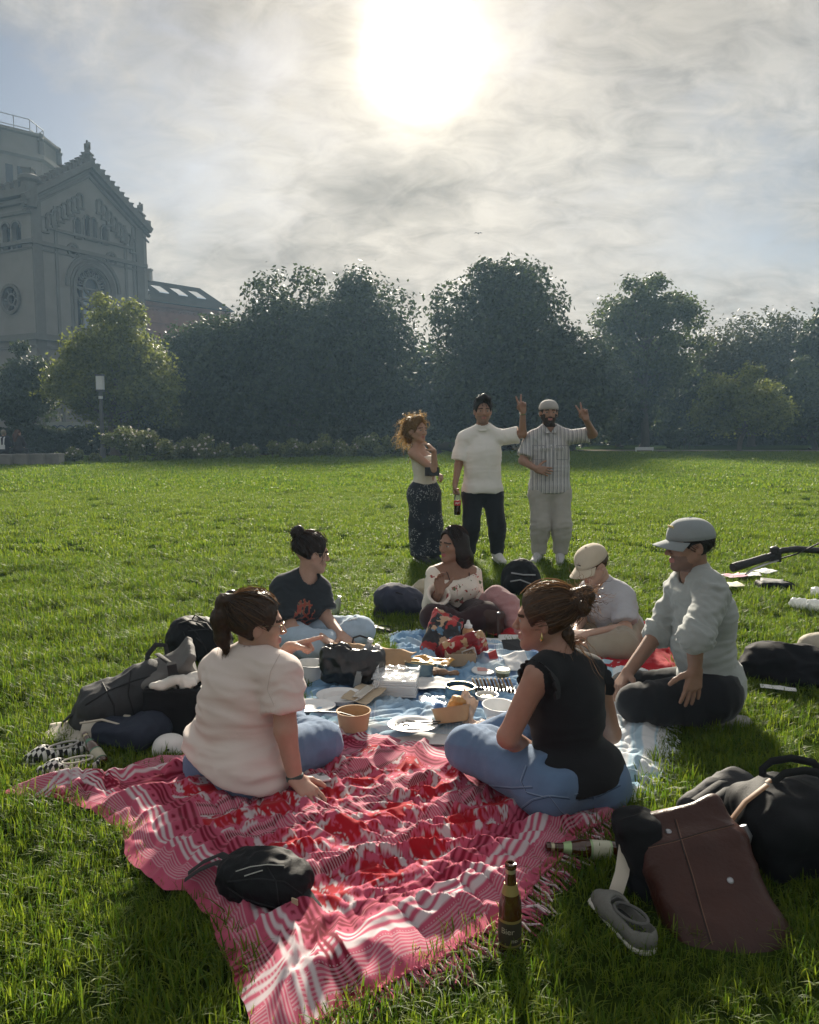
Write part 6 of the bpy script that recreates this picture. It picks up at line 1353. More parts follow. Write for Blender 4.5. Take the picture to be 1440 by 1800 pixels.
def beer(label, base, R, lab, lab2, s=1., words=None):
    o = thing('beer_bottle', label, 'bottle', base); gl = M('brown_glass', (.055, .018, .006), .08, .1, 5, spec=.7, coat=.4)
    m = MB(); m.lathe(base, [(r*s, z*s) for r, z in ((.022, 0), (.031, .004), (.0325, .02), (.0325, .135), (.031, .15), (.024, .175), (.0165, .205), (.0142, .235), (.0142, .248), (.0165, .250), (.0165, .262), (.0148, .2645), (.010, .264), (.0095, .24))], 28, R); g = m.build('glass', gl, o, True)
    m = MB(); m.lathe(base, [(.0330*s, .030*s), (.0330*s, .108*s)], 28, R); lb = m.build('bottle_label', M('beer_label_%.2f' % lab[0], lab, .5, .1, 30), o, True)
    m = MB(); 
    for z0, z1 in ((.030, .036), (.100, .108)): m = MB(); m.lathe(base, [(.03315*s, z0*s), (.03315*s, z1*s)], 28, R); m.build('label_band', M('beer_band_%.2f' % lab2[0], lab2, .4, .1, metal=.4), lb, True)
    m = MB(); m.lathe(base, [(.0245*s, .176*s), (.0178*s, .204*s)], 24, R); m.build('neck_label', M('beer_band_%.2f' % lab2[0]), o, True)
    m = MB(); m.lathe(base, [(.0146*s, .236*s), (.0150*s, .2475*s)], 20, R); m.build('neck_foil', M('foil_pale', (.5, .45, .3), .35, .1, metal=.6), o, True)
    if words:
        for (tx_, ang, zz, sz, mm) in words:
            cu = bpy.data.curves.new('w', 'FONT'); cu.body = tx_; cu.size = sz; cu.align_x = 'CENTER'; cu.extrude = .0003; t = bpy.data.objects.new('w', cu); COL.objects.link(t); dg = bpy.context.evaluated_depsgraph_get(); me = bpy.data.meshes.new_from_object(t.evaluated_get(dg)); bpy.data.objects.remove(t)
            for v in me.vertices: a = ang+v.co.x/.0333; z = zz+v.co.y; rr = .0335*s; v.co = R @ Vector((rr*math.cos(a), rr*math.sin(a), z*s))
            me.materials.clear(); me.materials.append(mm); link('lettering', me, lb)
    return o
left_bags()
def checker():
    m = M('checker_canvas', (.7, .69, .66), .8, 0, bump=.2, bs=200); N, L = m.node_tree.nodes, m.node_tree.links; tc = N.new('ShaderNodeTexCoord'); c = N.new('ShaderNodeTexChecker'); c.inputs['Scale'].default_value = 62; c.inputs[1].default_value = (.66, .65, .62, 1); c.inputs[2].default_value = (.012, .012, .014, 1); mp = N.new('ShaderNodeMapping'); mp.inputs['Rotation'].default_value = (0, 0, .78); mp.inputs['Scale'].default_value = (1, 1, .02); L.new(tc.outputs['Object'], mp.inputs[0]); L.new(mp.outputs[0], c.inputs[0]); L.new(c.outputs[0], N['Principled BSDF'].inputs['Base Color']); return m
def slipon(label, p, ang, mat, solem, inm, group=None, name='slip_on_shoe', s=1., tilt=0., lace=False):
    o = thing(name, label, 'shoe', p, group); R = Matrix.Rotation(ang, 3, 'Z') @ Matrix.Rotation(tilt, 3, 'X'); T = lambda x, y, z: Vector(p)+R @ (V(x, y, z)*s)
    S = Sdf(); S.cone(T(-.09, 0, .035), T(.05, 0, .03), .042*s, .040*s, .03); S.cone(T(.05, 0, .028), T(.105, .004, .024), .041*s, .028*s, .03); S.plane(T(0, 0, .012), R @ V(0, 0, -1), .004); S.cone(T(-.085, 0, .075), T(.015, 0, .066), .032*s, .026*s, .008, 's'); S.cone(T(-.088, 0, .05), T(.02, 0, .045), .032*s, .026*s, .006, 's'); u = soft('upper', S, .0045, mat, o)
    S = Sdf(); S.cone(T(-.092, 0, .010), T(.105, .003, .010), .043*s, .036*s, .02, flat=(R @ V(0, 0, 1), .32)); soft('sole', S, .0045, solem, o)
    S = Sdf(); S.cone(T(-.08, 0, .026), T(.06, 0, .024), .034*s, .03*s, .02, flat=(R @ V(0, 0, 1), .35)); soft('insole', S, .005, inm, o)
    m = MB(); m.tube([T(-.035+.062*math.cos(a), .034*math.sin(a), .064-.006*math.cos(a)) for a in [2*math.pi*i/20 for i in range(21)]], .0045*s, 6); m.build('collar', M('shoe_rim_dark', (.10, .10, .095), .9) if lace else M('shoe_rim', (.45, .43, .40), .85), o, True)
    if lace:
        m = MB()
        for k in range(4): m.tube([T(.035+.014*k, -.024, .060-.006*k), T(.037+.014*k, 0, .070-.006*k), T(.035+.014*k, .024, .060-.006*k)], .003*s, 5)
        m.build('lace', M('shoe_rim_dark'), o, True)
CHK = checker(); SOLEW = M('rubber_cream', (.62, .60, .55), .7, .06); INS = M('insole_pale', (.34, .32, .29), .85, .15, 20)
slipon('checkered slip-on shoe, the farther of the pair by the canvas bag', G(98, 1336), math.radians(205), CHK, SOLEW, INS, 'checkered slip-on shoes'); slipon('checkered slip-on shoe, the nearer of the pair, partly tucked in the grass', G(122, 1362), math.radians(192), CHK, SOLEW, INS, 'checkered slip-on shoes')
# --- foreground: phone, black hip bag, beer bottle, lying bottle
def front():
    p = G(547, 1370, .085); R = Matrix.Rotation(.62, 3, 'Z') @ Matrix.Rotation(.1, 3, 'Y'); o = thing('phone', 'white mobile phone lying beside the seated woman in jeans', 'phone', p); S = Sdf(); S.box(p, (.075, .037, .005), .0045, R, .002); soft('case', S, .003, M('phone_white', (.72, .72, .73), .3, .03, spec=.5), o, None, 0)
    m = MB(); m.box(p+R @ V(.055, .018, .006), (.014, .014, .0018), R); m.build('camera_bump', M('phone_grey', (.3, .3, .32), .3), o); m = MB()
    for q in ((.061, .024), (.049, .012)): m.lathe(p+R @ V(q[0], q[1], .0078), [(.005, 0), (.005, .0015)], 12, R)
    m.build('lens', M('lid_black'), o)
    m = MB(); m.box(p+R @ V(-.01, 0, .0052), (.03, .0015, .0006), R); m.box(p+R @ V(-.02, -.012, .0052), (.018, .0015, .0006), R); m.build('print_lines', M('phone_grey'), o)
    b = G(470, 1600, .04); S = Sdf(); ax = (G(545, 1590)-G(385, 1545)).normalized(); R = rotm(x=ax, z=(0, -.2, 1)); c = b+V(-.015, .07, .055); S.box(c, (.135, .075, .05), .045, R, .04); S.ell(c+ax*.03+V(0, .0, .03), (.11, .08, .045), R, .05); S.ell(c-ax*.08+V(0, 0, .0), (.09, .065, .05), R, .05)
    o = sbag('hip_bag', 'black hip bag with webbing straps lying on the pink blanket', 'bag', b, S, .006, BLK, (.007, (13, 13, 13), 5.))
    for k in range(2): m = MB(); q = c-ax*.12; m.tube([q+V(0, .02*k, .02), q-ax*.06+V(0, -.02+.05*k, .025), q-ax*.12+V(0, -.04+.045*k, .0), q-ax*.17+V(0, -.07+.04*k, -.03)], .017, 6, flat=.2); m.build('strap', BLK2, o, True)
    hb_ = [x for x in bpy.data.objects if x.parent == o][0]; ZS = M('zip_silver', (.45, .44, .40), .4, .1, metal=.7)
    for pts in ([(415, 1532), (440, 1524), (470, 1520), (500, 1522)], [(430, 1540), (455, 1532), (462, 1530)]): decal(hb_, 'zip', pts, .002, ZS, o)
    for pts in ([(400, 1550), (450, 1545), (500, 1550), (535, 1575)], [(470, 1525), (485, 1550), (490, 1590)], [(400, 1560), (430, 1580), (480, 1595), (520, 1600)]): decal(hb_, 'seam', pts, .0025, BLK2, o)
    m = MB(); m.box(c+ax*.115+V(0, -.07, .0), (.010, .002, .012), R); m.build('patch', M('patch_tan', (.45, .38, .25), .7), o)
    m = MB(); m.tube([c+ax*.12+V(0, 0, .02), c+ax*.18+V(0, -.02, -.02), c+ax*.22+V(0, -.04, -.045)], .016, 6, flat=.25); m.build('strap_end', BLK2, o, True)
    LW_ = M('label_cream_print', (.62, .58, .45), .5, 0); beer('brown beer bottle standing upright in the grass at the corner of the pink blanket', G(896, 1672), Matrix.Identity(3), (.035, .028, .018), (.30, .24, .08), 1., [('Bier', -1.9, .070, .024, LW_), ('ner', -1.2, .045, .018, LW_)])
    a = G(1088, 1496, .035); d = (G(992, 1490, .05)-a).normalized(); beer('dark beer bottle lying in the grass between the blanket and the leather bag', a, rotm(z=d, y=(0, 0, 1)), (.55, .55, .42), (.35, .50, .25), .95)
front()
# --- right foreground: brown leather rucksack, dark bags, grey sneaker
def right_bags():
    LEA = M('brown_leather', (.040, .011, .006), .40, .3, 5, .35, 60, spec=.35); b = G(1265, 1700); ax = (Q(1200, 1440, 2.55)-Q(1290, 1690, 2.28)).normalized(); sd = V(1, .1, 0); sd = (sd-ax*sd.dot(ax)).normalized(); nn = sd.cross(ax); R = Matrix((sd, nn, ax)).transposed()
    c = Q(1250, 1580, 2.36); S = Sdf(); S.ell(c-ax*.16+sd*.02, (.19, .10, .15), R, .05); S.box(c-ax*.02, (.168, .062, .215), .05, R, .05); S.box(c+ax*.19-nn*.005-sd*.01, (.165, .030, .09), .022, R @ Matrix.Rotation(-.12, 3, 'Y'), .04); S.ell(c+ax*.01-nn*.05+sd*.07, (.08, .05, .14), R, .05); S.ell(c-ax*.07-nn*.06-sd*.08, (.07, .05, .10), R, .04)
    for (a0, s0, a1_, s1_, r_) in ((.11, -.17, .07, .03, .016), (-.10, -.19, -.06, -.01, .018), (-.02, .19, -.06, .05, .016), (.03, -.16, .0, -.05, .010), (-.17, .16, -.15, .02, .012)): S.cone(c+ax*a0+sd*s0-nn*.085, c+ax*a1_+sd*s1_-nn*.105, r_, .004, .03, 's')
    o = sbag('leather_bag', 'brown leather roll-top bag leaning on the dark bags at the right front', 'bag', b, S, .007, LEA, (.008, (4, 4, 7), 8.))
    lb_ = [x for x in bpy.data.objects if x.parent == o][0]; SP = [(.004, -.004), (.0105, -.001), (.0105, .002), (.007, .005), (.005, .0035)]; SM = M('stud_metal', (.35, .36, .38), .35, .05, metal=.9)
    for q in ((1175, 1462), (1284, 1548)): stud(lb_, 'press_stud', *q, SP, SM, o)
    bv = bvh_of(lb_); LD = M('leather_dark', (.012, .005, .004), .6)
    for pts in ([(1186, 1440), (1200, 1490), (1216, 1540), (1232, 1600), (1250, 1660)], [(1135, 1490), (1180, 1480), (1240, 1462), (1290, 1450)]): decal(bv, 'seam', pts, .0022, LD, o); decal(bv, 'seam', [(x+3, y+1) for x, y in pts], .0014, M('leather_edge', (.16, .08, .05), .5), o)
    m = MB(); m.tube([c+ax*.272-sd*.17-nn*.01, c+ax*.282-nn*.03, c+ax*.28+sd*.15-nn*.012], .005, 6); m.build('rim', M('leather_edge'), o, True)
    m = MB(); q = c+ax*.22-sd*.17; m.tube([q+nn*.03, q-sd*.035-ax*.03-nn*.02, q-sd*.065-ax*.10-nn*.04, q-sd*.10-ax*.15-nn*.05], .022, 6, flat=.12, up=tuple(nn)); m.build('flap', CANV, o, True)
    # dark rucksack lining beneath with cream edged flap: slim grey backpack behind
    b = G(1300, 1470); ax2 = (Q(1345, 1362, 3.0)-Q(1215, 1425, 2.8)).normalized(); R2 = rotm(x=ax2, z=(0, -.5, .85)); c2 = b+V(-.06, .02, .11); S = Sdf(); S.box(c2, (.15, .09, .045), .035, R2, .03); S.ell(c2+ax2*.05+V(0, 0, .02), (.12, .085, .045), R2, .04); o2 = sbag('backpack', 'flat dark grey backpack behind the brown leather bag', 'backpack', b, S, .008, GRN, (.005, (9, 9, 9), 7.))
    for k in (0, 1): m = MB(); m.tube([c2-ax2*.14+V(0, .02-.06*k, .055), c2+V(0, .02-.06*k, .078), c2+ax2*.14+V(0, .02-.06*k, .05)], .014, 6, flat=.3); m.build('shoulder_strap', BLK2, o2, True)
    m = MB(); q = c2+ax2*.10+V(0, -.07, .05); m.tube([q, q+V(.03, -.03, .045), q+V(.08, -.035, .05), q+V(.10, -.03, .02)], .015, 6, flat=.2); m.build('handle', M('orange_leather', (.34, .14, .06), .5, .1), o2, True)
    # big black bag at the right edge
    b = G(1420, 1560); S = Sdf(); c3 = b+V(.02, .16, .13); S.box(c3, (.19, .15, .13), .07, Matrix.Rotation(.25, 3, 'Z'), .05); S.ell(c3+V(-.05, -.05, .04), (.16, .13, .10), None, .06); o3 = sbag('large_bag', 'large black bag with top handles cut by the right edge', 'bag', b, S, .010, BLK, (.012, (6, 6, 6), 4.))
    for k in (0, 1): m = MB(); q = c3+V(.0, -.04+.1*k, .13); m.tube([q+V(-.08, 0, -.03), q+V(-.08, .01, .04), q+V(-.05, .012, .065), q+V(.02, .015, .075), q+V(.09, 0, .065), q+V(.12, 0, .03), q+V(.13, 0, -.02)], .014, 6, flat=.4, up=(0, 1, 0)); m.build('handle', BLK2, o3, True)
    for k in range(2): m = MB(); q = c3+V(-.19-.03*k, -.04-.04*k, .05); m.tube([q+V(.1, .02, .12), q+V(.02, 0, .07), q+V(-.05, -.02, -.01)], .012, 6, flat=.25); m.build('leather_strap', M('tan_leather', (.26, .14, .07), .5, .15), o3, True)
    m = MB(); q = c3+V(-.22, -.12, .06); m.tube([q, q+V(.01, -.01, -.03), q+V(.005, -.015, -.06)], [.012, .018, .014], 8); m.build('charm', M('stud_metal'), o3, True)
    slipon('grey suede sneaker standing in the grass beside the brown leather bag', G(1092, 1632), math.radians(108), M('grey_suede', (.15, .15, .135), .85, .15, 30, .3, 200), SOLEW, M('insole_dark', (.03, .03, .03), .9), None, 'sneaker', 1.08, .1, True)
    b = G(1130, 1600); S = Sdf(); S.box(b+V(.03, .12, .12), (.07, .09, .14), .05, Matrix.Rotation(-.25, 3, 'Y'), .03); sbag('pouch', 'black soft bag squeezed between the sneaker and the brown leather bag', 'bag', b, S, .009, BLK, (.010, (8, 8, 8), 2.))
right_bags()
# ---------------------------------------------------------------- the food in the middle
def bowl(name, label, cat, p, r, h, mat, tilt=(0, 0), rb=.8, th=.003, lip=.003, fill=None, fillh=.5, group=None, n=32):
    o = thing(name, label, cat, p, group); R = Matrix.Rotation(tilt[0], 3, 'X') @ Matrix.Rotation(tilt[1], 3, 'Y'); m = MB()
    m.lathe(p, [(r*rb*.6, .001), (r*rb, .002), (r, h), (r+lip, h+.001), (r+lip, h+.004), (r-th, h+.003), (r*rb-th, .006), (r*rb*.5, .005)], n, R); m.build('bowl', mat, o, True)
    if fill:
        S = Sdf(); rr = r*(rb+(1-rb)*fillh)-th-.002; S.cone(Vector(p)+R @ V(0, 0, h*fillh-.006), Vector(p)+R @ V(0, 0, h*fillh), rr*.9, rr*.85, .01, flat=(R @ V(0, 0, 1), .22)); soft('food', S, max(.004, rr*.07), fill, o, (.004, (60, 60, 60), r*10))
    return o
def plate_(name, label, p, r, mat, tilt=(0, 0), oval=1., dep=.016, group=None, rot=0.):
    o = thing(name, label, 'plate', p, group); R = Matrix.Rotation(rot, 3, 'Z') @ Matrix.Rotation(tilt[0], 3, 'X') @ Matrix.Rotation(tilt[1], 3, 'Y') @ Matrix.Diagonal((1, oval, 1)); m = MB(); m.lathe(p, [(r*.3, .0), (r*.66, .001), (r*.75, dep*.7), (r, dep), (r, dep+.0025), (r*.74, dep*.7+.003), (r*.64, .004), (r*.3, .003)], 36, R); m.build('dish', mat, o, True); return o
def tin(label, p, r, h, col, fill, tilt=(0, 0), ridge=True):
    o = thing('food_tin', label, 'tin', p); R = Matrix.Rotation(tilt[0], 3, 'X') @ Matrix.Rotation(tilt[1], 3, 'Y'); mt = M('tin_%.2f_%.2f' % col[:2], col, .35, .08, 20, metal=.35, spec=.5); m = MB(); m.lathe(p, [(r*.5, .001), (r*.97, .001), (r, .004), (r, h*.3), (r*.975, h*.34), (r*.975, h*.64), (r, h*.68), (r, h), (r-.003, h), (r-.004, .008), (r*.5, .007)], 32, R); m.build('can', mt, o, True)
    m = MB(); m.tube([Vector(p)+R @ V(r*math.cos(a), r*math.sin(a), h) for a in [2*math.pi*i/28 for i in range(29)]], .003, 6); m.build('rim', M('tin_gold', (.45, .38, .22), .3, .05, metal=.9), o, True)
    S = Sdf(); S.cone(Vector(p)+R @ V(0, 0, h*.72), Vector(p)+R @ V(0, 0, h*.74), r*.86, None, .01, flat=(R @ V(0, 0, 1), .15)); rng = random.Random(int(r*9999))
    for k in range(8): a = rng.uniform(0, 6.28); q = rng.uniform(0, r*.7); S.ell(Vector(p)+R @ V(q*math.cos(a), q*math.sin(a), h*.78), (.013, .008, .007), R @ Matrix.Rotation(a, 3, 'Z'), .006)
    soft('food', S, .005, fill, o); return o
def picnic():
    CUR = M('yellow_curry', (.48, .27, .03), .35, .3, 40, .3, 80, spec=.6); STEW = M('brown_stew', (.20, .085, .03), .4, .4, 40, .3, 80, spec=.6); DIP = M('pale_dip', (.62, .54, .34), .5, .1, 30); FOOD = M('mixed_food', (.30, .16, .07), .6, .5, 50, .4, 60)
    # black tote with cooler pads and bottle tops
    b = lay(618, 1200); S = Sdf(); Rz = Matrix.Rotation(-.06, 3, 'Z'); c = b+V(0, .05, .085); S.box(c, (.165, .065, .085), .035, Rz, .02); S.box(c+V(-.09, 0, .045), (.065, .06, .075), .03, Rz, .05); S.ell(c+V(.1, .0, .05), (.06, .06, .06), None, .05); S.box(c+V(0, 0, .14), (.155, .045, .07), .02, Rz, .01, 's'); S.ell(c+V(.04, -.05, -.02), (.12, .05, .09), None, .04)
    o = sbag('tote_bag', 'shiny black tote bag standing open among the food', 'bag', b, S, .007, M('black_patent', (.014, .014, .016), .33, .1, 10, .2, 60, spec=.6), (.014, (8, 8, 8), 2.))
    for k, (dx, dy) in enumerate(((-.05, -.05), (.05, .045))): m = MB(); q = c+V(dx, dy, .115); m.tube([q+V(-.05, 0, 0), q+V(-.045, -.035+.06*k, .022), q+V(-.01, -.05+.09*k, .03), q+V(.035, -.04+.07*k, .018), q+V(.05, -.01, -.01)], .006, 6); m.build('handle', M('black_patent'), o, True)
    for k, (dx, hh) in enumerate(((.075, .075), (.125, .04))):
        q = c+V(dx, .0, .05); w = thing('drink_bottle', ['clear plastic bottle with white cap sticking out of the black tote', 'short pale bottle top at the right corner of the black tote'][k], 'bottle', q); m = MB(); m.lathe(q, [(.028, -.1), (.030, .02), (.024, .05), (.014, hh), (.014, hh+.01)], 16, Matrix.Rotation(.3, 3, 'Y')); m.build('flask', M('bottle_pet', (.65, .70, .72), .15, .05, trans=.6), w, True); m = MB(); m.lathe(q+Matrix.Rotation(.3, 3, 'Y') @ V(0, 0, hh+.011), [(.016, 0), (.016, .016), (.013, .018)], 14, Matrix.Rotation(.3, 3, 'Y')); m.build('cap', WPL, w, True)
    bowl('bucket', 'white plastic bucket standing behind the pointing woman', 'bucket', G(547, 1203, .0), .088, .125, WPL, (0, .05), .82, lip=.006)
    sheet('paper_bag', G(650, 1172, .10), (.46, -.10, -.02), (.05, .20, .16), 26, .030, KRAFT, 'crinkled brown paper bag glowing in the sun behind the black tote', 'paper bag', seed=4., fq=7., edge=.12)
    plate_('paper_plate', 'deep white oval plate left of the paper bag', lay(598, 1236, .01), .125, WPL, (.06, .02), .82, .035); plate_('paper_plate', 'flat white plate half hidden by the pale T-shirt sleeve', lay(545, 1248, .008), .13, WPL, (.03, 0), .7)
    p = lay(640, 1228, .012); o = thing('snack_bag', 'flat beige paper snack bag with clear window beside the napkins', 'paper bag', p); m = sheet('paper', p+V(0, 0, .012), (.14, -.12, .005), (.10, .20, .02), 18, .010, M('beige_paper', (.47, .38, .27), .8, .08), parent=o, seed=6.); sheet('window', p+V(.0, -.01, .024), (.05, -.05, .004), (.07, .14, .015), 10, .008, M('cellophane', (.75, .72, .66), .12, .05, alpha=.55), parent=o, seed=8.)
    # napkin pack in clear film
    p = lay(697, 1226, .0); o = thing('napkin_pack', 'stack of white napkins in a clear film pack', 'napkins', p); Rn = Matrix.Rotation(-.12, 3, 'Z')
    for k in range(7): m = MB(); rg = random.Random(k); m.box(p+V(rg.uniform(-.004, .004), .08+rg.uniform(-.004, .004), .008+k*.0125), (.112, .085, .0055), Rn @ Matrix.Rotation(rg.uniform(-.03, .03), 3, 'Z')); m.build('napkin', PAPER, o)
    sheet('film', p+V(.0, .09, .102), (.24, -.03, 0), (.03, .22, .01), 22, .012, M('clear_film', (.8, .82, .84), .08, 0, alpha=.3, spec=.8), parent=o, th=.0006, seed=9., fq=14.); sheet('film', p+V(-.12, .02, .07), (.0, .06, .1), (.04, -.02, .10), 12, .015, M('clear_film'), parent=o, th=.0006, seed=2., fq=14.)
    # kraft bowls
    p = lay(622, 1281); bowl('kraft_bowl', 'brown cardboard bowl with soup leftovers and a black spoon', 'bowl', p, .079, .085, KRAFT, (0, 0), .84, fill=STEW, fillh=.25); s = thing('spoon', 'black plastic spoon leaning in the brown cardboard bowl', 'spoon', p+V(-.11, 0, .09)); m = MB(); m.tube([p+V(.02, .01, .05), p+V(-.06, -.01, .082), p+V(-.16, -.03, .095)], [.008, .006, .008], 6, flat=.4); m.build('handle', M('lid_black'), s, True); m = MB(); m.lathe(p+V(.025, .012, .045), [(.004, -.004), (.016, 0), (.017, .003), (.012, .002)], 12, Matrix.Diagonal((1.5, 1, 1))); m.build('scoop', M('lid_black'), s, True)
    p = lay(796, 1270); bowl('kraft_bowl', 'tilted brown cardboard bowl holding a wrapped pastry', 'bowl', p, .092, .07, KRAFT, (-.35, -.12), .84, fill=STEW, fillh=.3); b = p+V(.03, .02, .045); S = Sdf(); S.box(b+V(-.01, .01, .03), (.035, .03, .045), .02, Matrix.Rotation(.4, 3, 'Y'), .02); w = soft('pastry', S, .005, M('pastry_gold', (.50, .27, .09), .6, .3, 30, .4, 60), None, (.006, (30, 30, 30), 1.), base=b); tag(w, 'golden pastry poking out of paper in the tilted cardboard bowl', 'pastry'); sheet('wrapping_paper', b+V(.035, -.005, .02), (.07, -.03, -.06), (.05, .06, .10), 18, .022, M('greaseproof', (.60, .50, .42), .6, .08, transl=.35), 'crumpled greaseproof paper around the golden pastry', 'paper', seed=5., fq=20., edge=.2)
    # plate of cutlery on napkins
    sheet('napkin', lay(752, 1304, .012), (.33, -.03, .0), (.06, .13, .0), 14, .006, PAPER, 'white napkin under the plate of black cutlery', 'napkin', seed=3.); p = lay(726, 1288, .026); plate_('paper_plate', 'white plate with black forks and crumbs at the edge of the pink blanket', p, .118, WPL, (.02, 0), .85)
    for k, (dx, dy, a) in enumerate(((.03, -.01, .05), (.04, .015, -.12))):
        q = p+V(dx, dy, .016+.006*k); s = thing('fork', ['black plastic fork on the white plate, nearer one', 'black plastic fork on the white plate, farther one'][k], 'fork', q); R = Matrix.Rotation(a, 3, 'Z'); m = MB(); m.tube([q+R @ V(.09, 0, .004), q+R @ V(.03, 0, .002), q+R @ V(-.03, 0, .0)], [.007, .005, .006], 6, flat=.5); m.build('handle', M('lid_black'), s, True); m = MB()
        for t in (-1, 0, 1): m.tube([q+R @ V(-.03, t*.004, 0), q+R @ V(-.045, t*.006, 0), q+R @ V(-.075, t*.006, .004)], .0022, 5)
        m.build('prongs', M('lid_black'), s, True)
    m = MB(); rg = random.Random(2)
    for k in range(12): m.lathe(p+V(-.05+rg.uniform(-.035, .06), rg.uniform(-.04, .05), .008), [(.001, 0), (rg.uniform(.004, .008), .003), (.001, .006)], 6)
    o = m.build('crumbs', M('crumb_dark', (.12, .07, .04), .8)); o.data.transform(Matrix.Translation(-p)); o.location = p; tag(o, 'dark crumbs scattered on the plate of black cutlery', 'crumbs', kind='stuff')
    # tins
    tin('round tin of yellow curry beside the brown paper bag', lay(735, 1189), .083, .075, (.10, .16, .20), CUR, (-.22, .1)); tin('blue tin of mixed food in the middle of the blue blanket', lay(808, 1230), .078, .075, (.06, .15, .24), FOOD, (0, .05)); m = MB(); q = lay(779, 1222)+V(-.0, 0, .045)
    tin('low blue tin half hidden behind the yellow curry tin', lay(705, 1182), .05, .05, (.06, .15, .24), FOOD)
    bowl('dip_cup', 'small cup of pale dip in front of the cookie tray', 'cup', lay(856, 1236), .058, .045, WPL, (0, 0), .8, fill=DIP, fillh=.7); bowl('paper_bowl', 'empty white bowl next to the elbow of the woman in black', 'bowl', lay(877, 1262), .085, .065, WPL, (.05, .05), .8)
    # cookie tray
    p = lay(868, 1222); o = thing('cookie_tray', 'foil tray with a row of dark cookies', 'tray', p); m = MB(); m.box(p+V(0, .04, .012), (.12, .055, .003)); 
    m.build('tray', M('foil', (.62, .62, .62), .25, .1, 20, metal=.9), o)
    for k in range(11): m = MB(); m.lathe(p+V(-.1+k*.02, .045, .045), [(.004, -.006), (.034, -.005), (.036, 0), (.034, .005), (.004, .006)], 16, Matrix.Rotation(math.pi/2-.35, 3, 'Y')); m.build('cookie', M('cookie_dark' if k % 2 else 'cookie_pale', (.07, .035, .02) if k % 2 else (.26, .18, .11), .8, .2, 40), o, True)
    # lids, jar, red pot, napkins, plastic
    for px, py, r, lb in ((838, 1192, 0, ''),): pass
    p = lay(850, 1182, .006); o = thing('lid', 'round white lid with a pink printed label', 'lid', p); m = MB(); m.lathe(p, [(.02, 0), (.068, .0), (.072, .008), (.068, .012), (.02, .011)], 32, Matrix.Rotation(.08, 3, 'X')); m.build('disc', WPL, o, True); m = MB(); m.box(p+V(0, 0, .0135), (.036, .026, .0008), Matrix.Rotation(.08, 3, 'X')); m.build('print', M('print_pink', (.60, .30, .28), .5, .1), o)
    p = lay(884, 1190); o = thing('jar', 'small jar with a pale gold lid next to the printed lid', 'jar', p); m = MB(); m.lathe(p, [(.02, 0), (.038, .002), (.04, .03)], 24); m.build('glass', M('jar_green', (.12, .10, .05), .15, .1), o, True); m = MB(); m.lathe(p+V(0, 0, .031), [(.02, 0), (.043, 0), (.043, .014), (.04, .017), (.01, .017)], 24); m.build('jar_lid', M('lid_gold', (.62, .56, .36), .35, .05), o, True)
    p = lay(868, 1162); o = thing('pot', 'small red plastic pot lying on its side by the printed lid', 'pot', p); R = Matrix.Rotation(1.3, 3, 'Y'); m = MB(); m.lathe(p+V(-.03, 0, .03), [(.01, 0), (.022, 0), (.028, .05), (.03, .052), (.026, .052), (.02, .01)], 20, R); m.build('cup', M('pot_red', (.38, .03, .03), .4, .05), o, True)
    p = lay(765, 1205, .012); sheet('napkin', p, (.20, -.02, 0), (.03, .20, .0), 14, .008, PAPER, 'unfolded white napkin lying left of the blue tin', 'napkin', seed=11.); sheet('napkin', lay(908, 1172, .03), (.14, .02, .02), (-.02, .16, .06), 14, .014, PAPER, 'white napkin folded up near the face of the woman in black', 'napkin', seed=13.)
    sheet('clear_cover', lay(765, 1236, .014), (.17, 0, 0), (0, .15, 0), 12, .004, M('clear_film'), 'clear plastic lid lying left of the tilted cardboard bowl', 'lid', seed=15.); sheet('wrapping_paper', lay(880, 1296, .03), (.30, -.06, .0), (.04, .16, .0), 22, .022, M('peach_paper', (.62, .48, .40), .8, .06, transl=.25), 'peach coloured paper spread behind the knee of the woman in black', 'paper', seed=17., fq=10., edge=.1); sheet('plastic_bag', lay(852, 1304, .04), (.11, .03, .02), (-.02, .12, .08), 18, .025, M('clear_film'), 'small clear plastic bag on the peach coloured paper', 'plastic bag', seed=18., fq=20., edge=.2)
    p = lay(905, 1148, .02); m = MB(); m.prism([p+V(-.07, 0, 0), p+V(.08, -.02, 0), p+V(.03, .06, .05), p+V(-.08, .04, .05)], V(0, 0, .006)); solo('black_card', m, M('lid_black'), 'black card lying on the far edge of the blue blanket', 'card', p)
    S = Sdf(); p = lay(776, 1188); rg = random.Random(8)
    for k in range(7): S.ell(p+V(rg.uniform(-.07, .07), rg.uniform(-.02, .04), .018), (.03, .025, .016), None, .01)
    o = soft('bread_pieces', S, .006, M('bread_brown', (.26, .15, .09), .8, .3, 30, .4, 40), None, (.006, (30, 30, 30), 1.), base=p); tag(o, 'torn brown bread pieces beside the curry tin', 'bread')
    sheet('orange_packet', lay(758, 1172, .03), (.24, -.10, .01), (.05, .09, .02), 16, .016, M('packet_orange', (.55, .28, .04), .35, .25, 12, spec=.6), 'crumpled orange packet behind the curry tin', 'packet', seed=21., fq=11.)
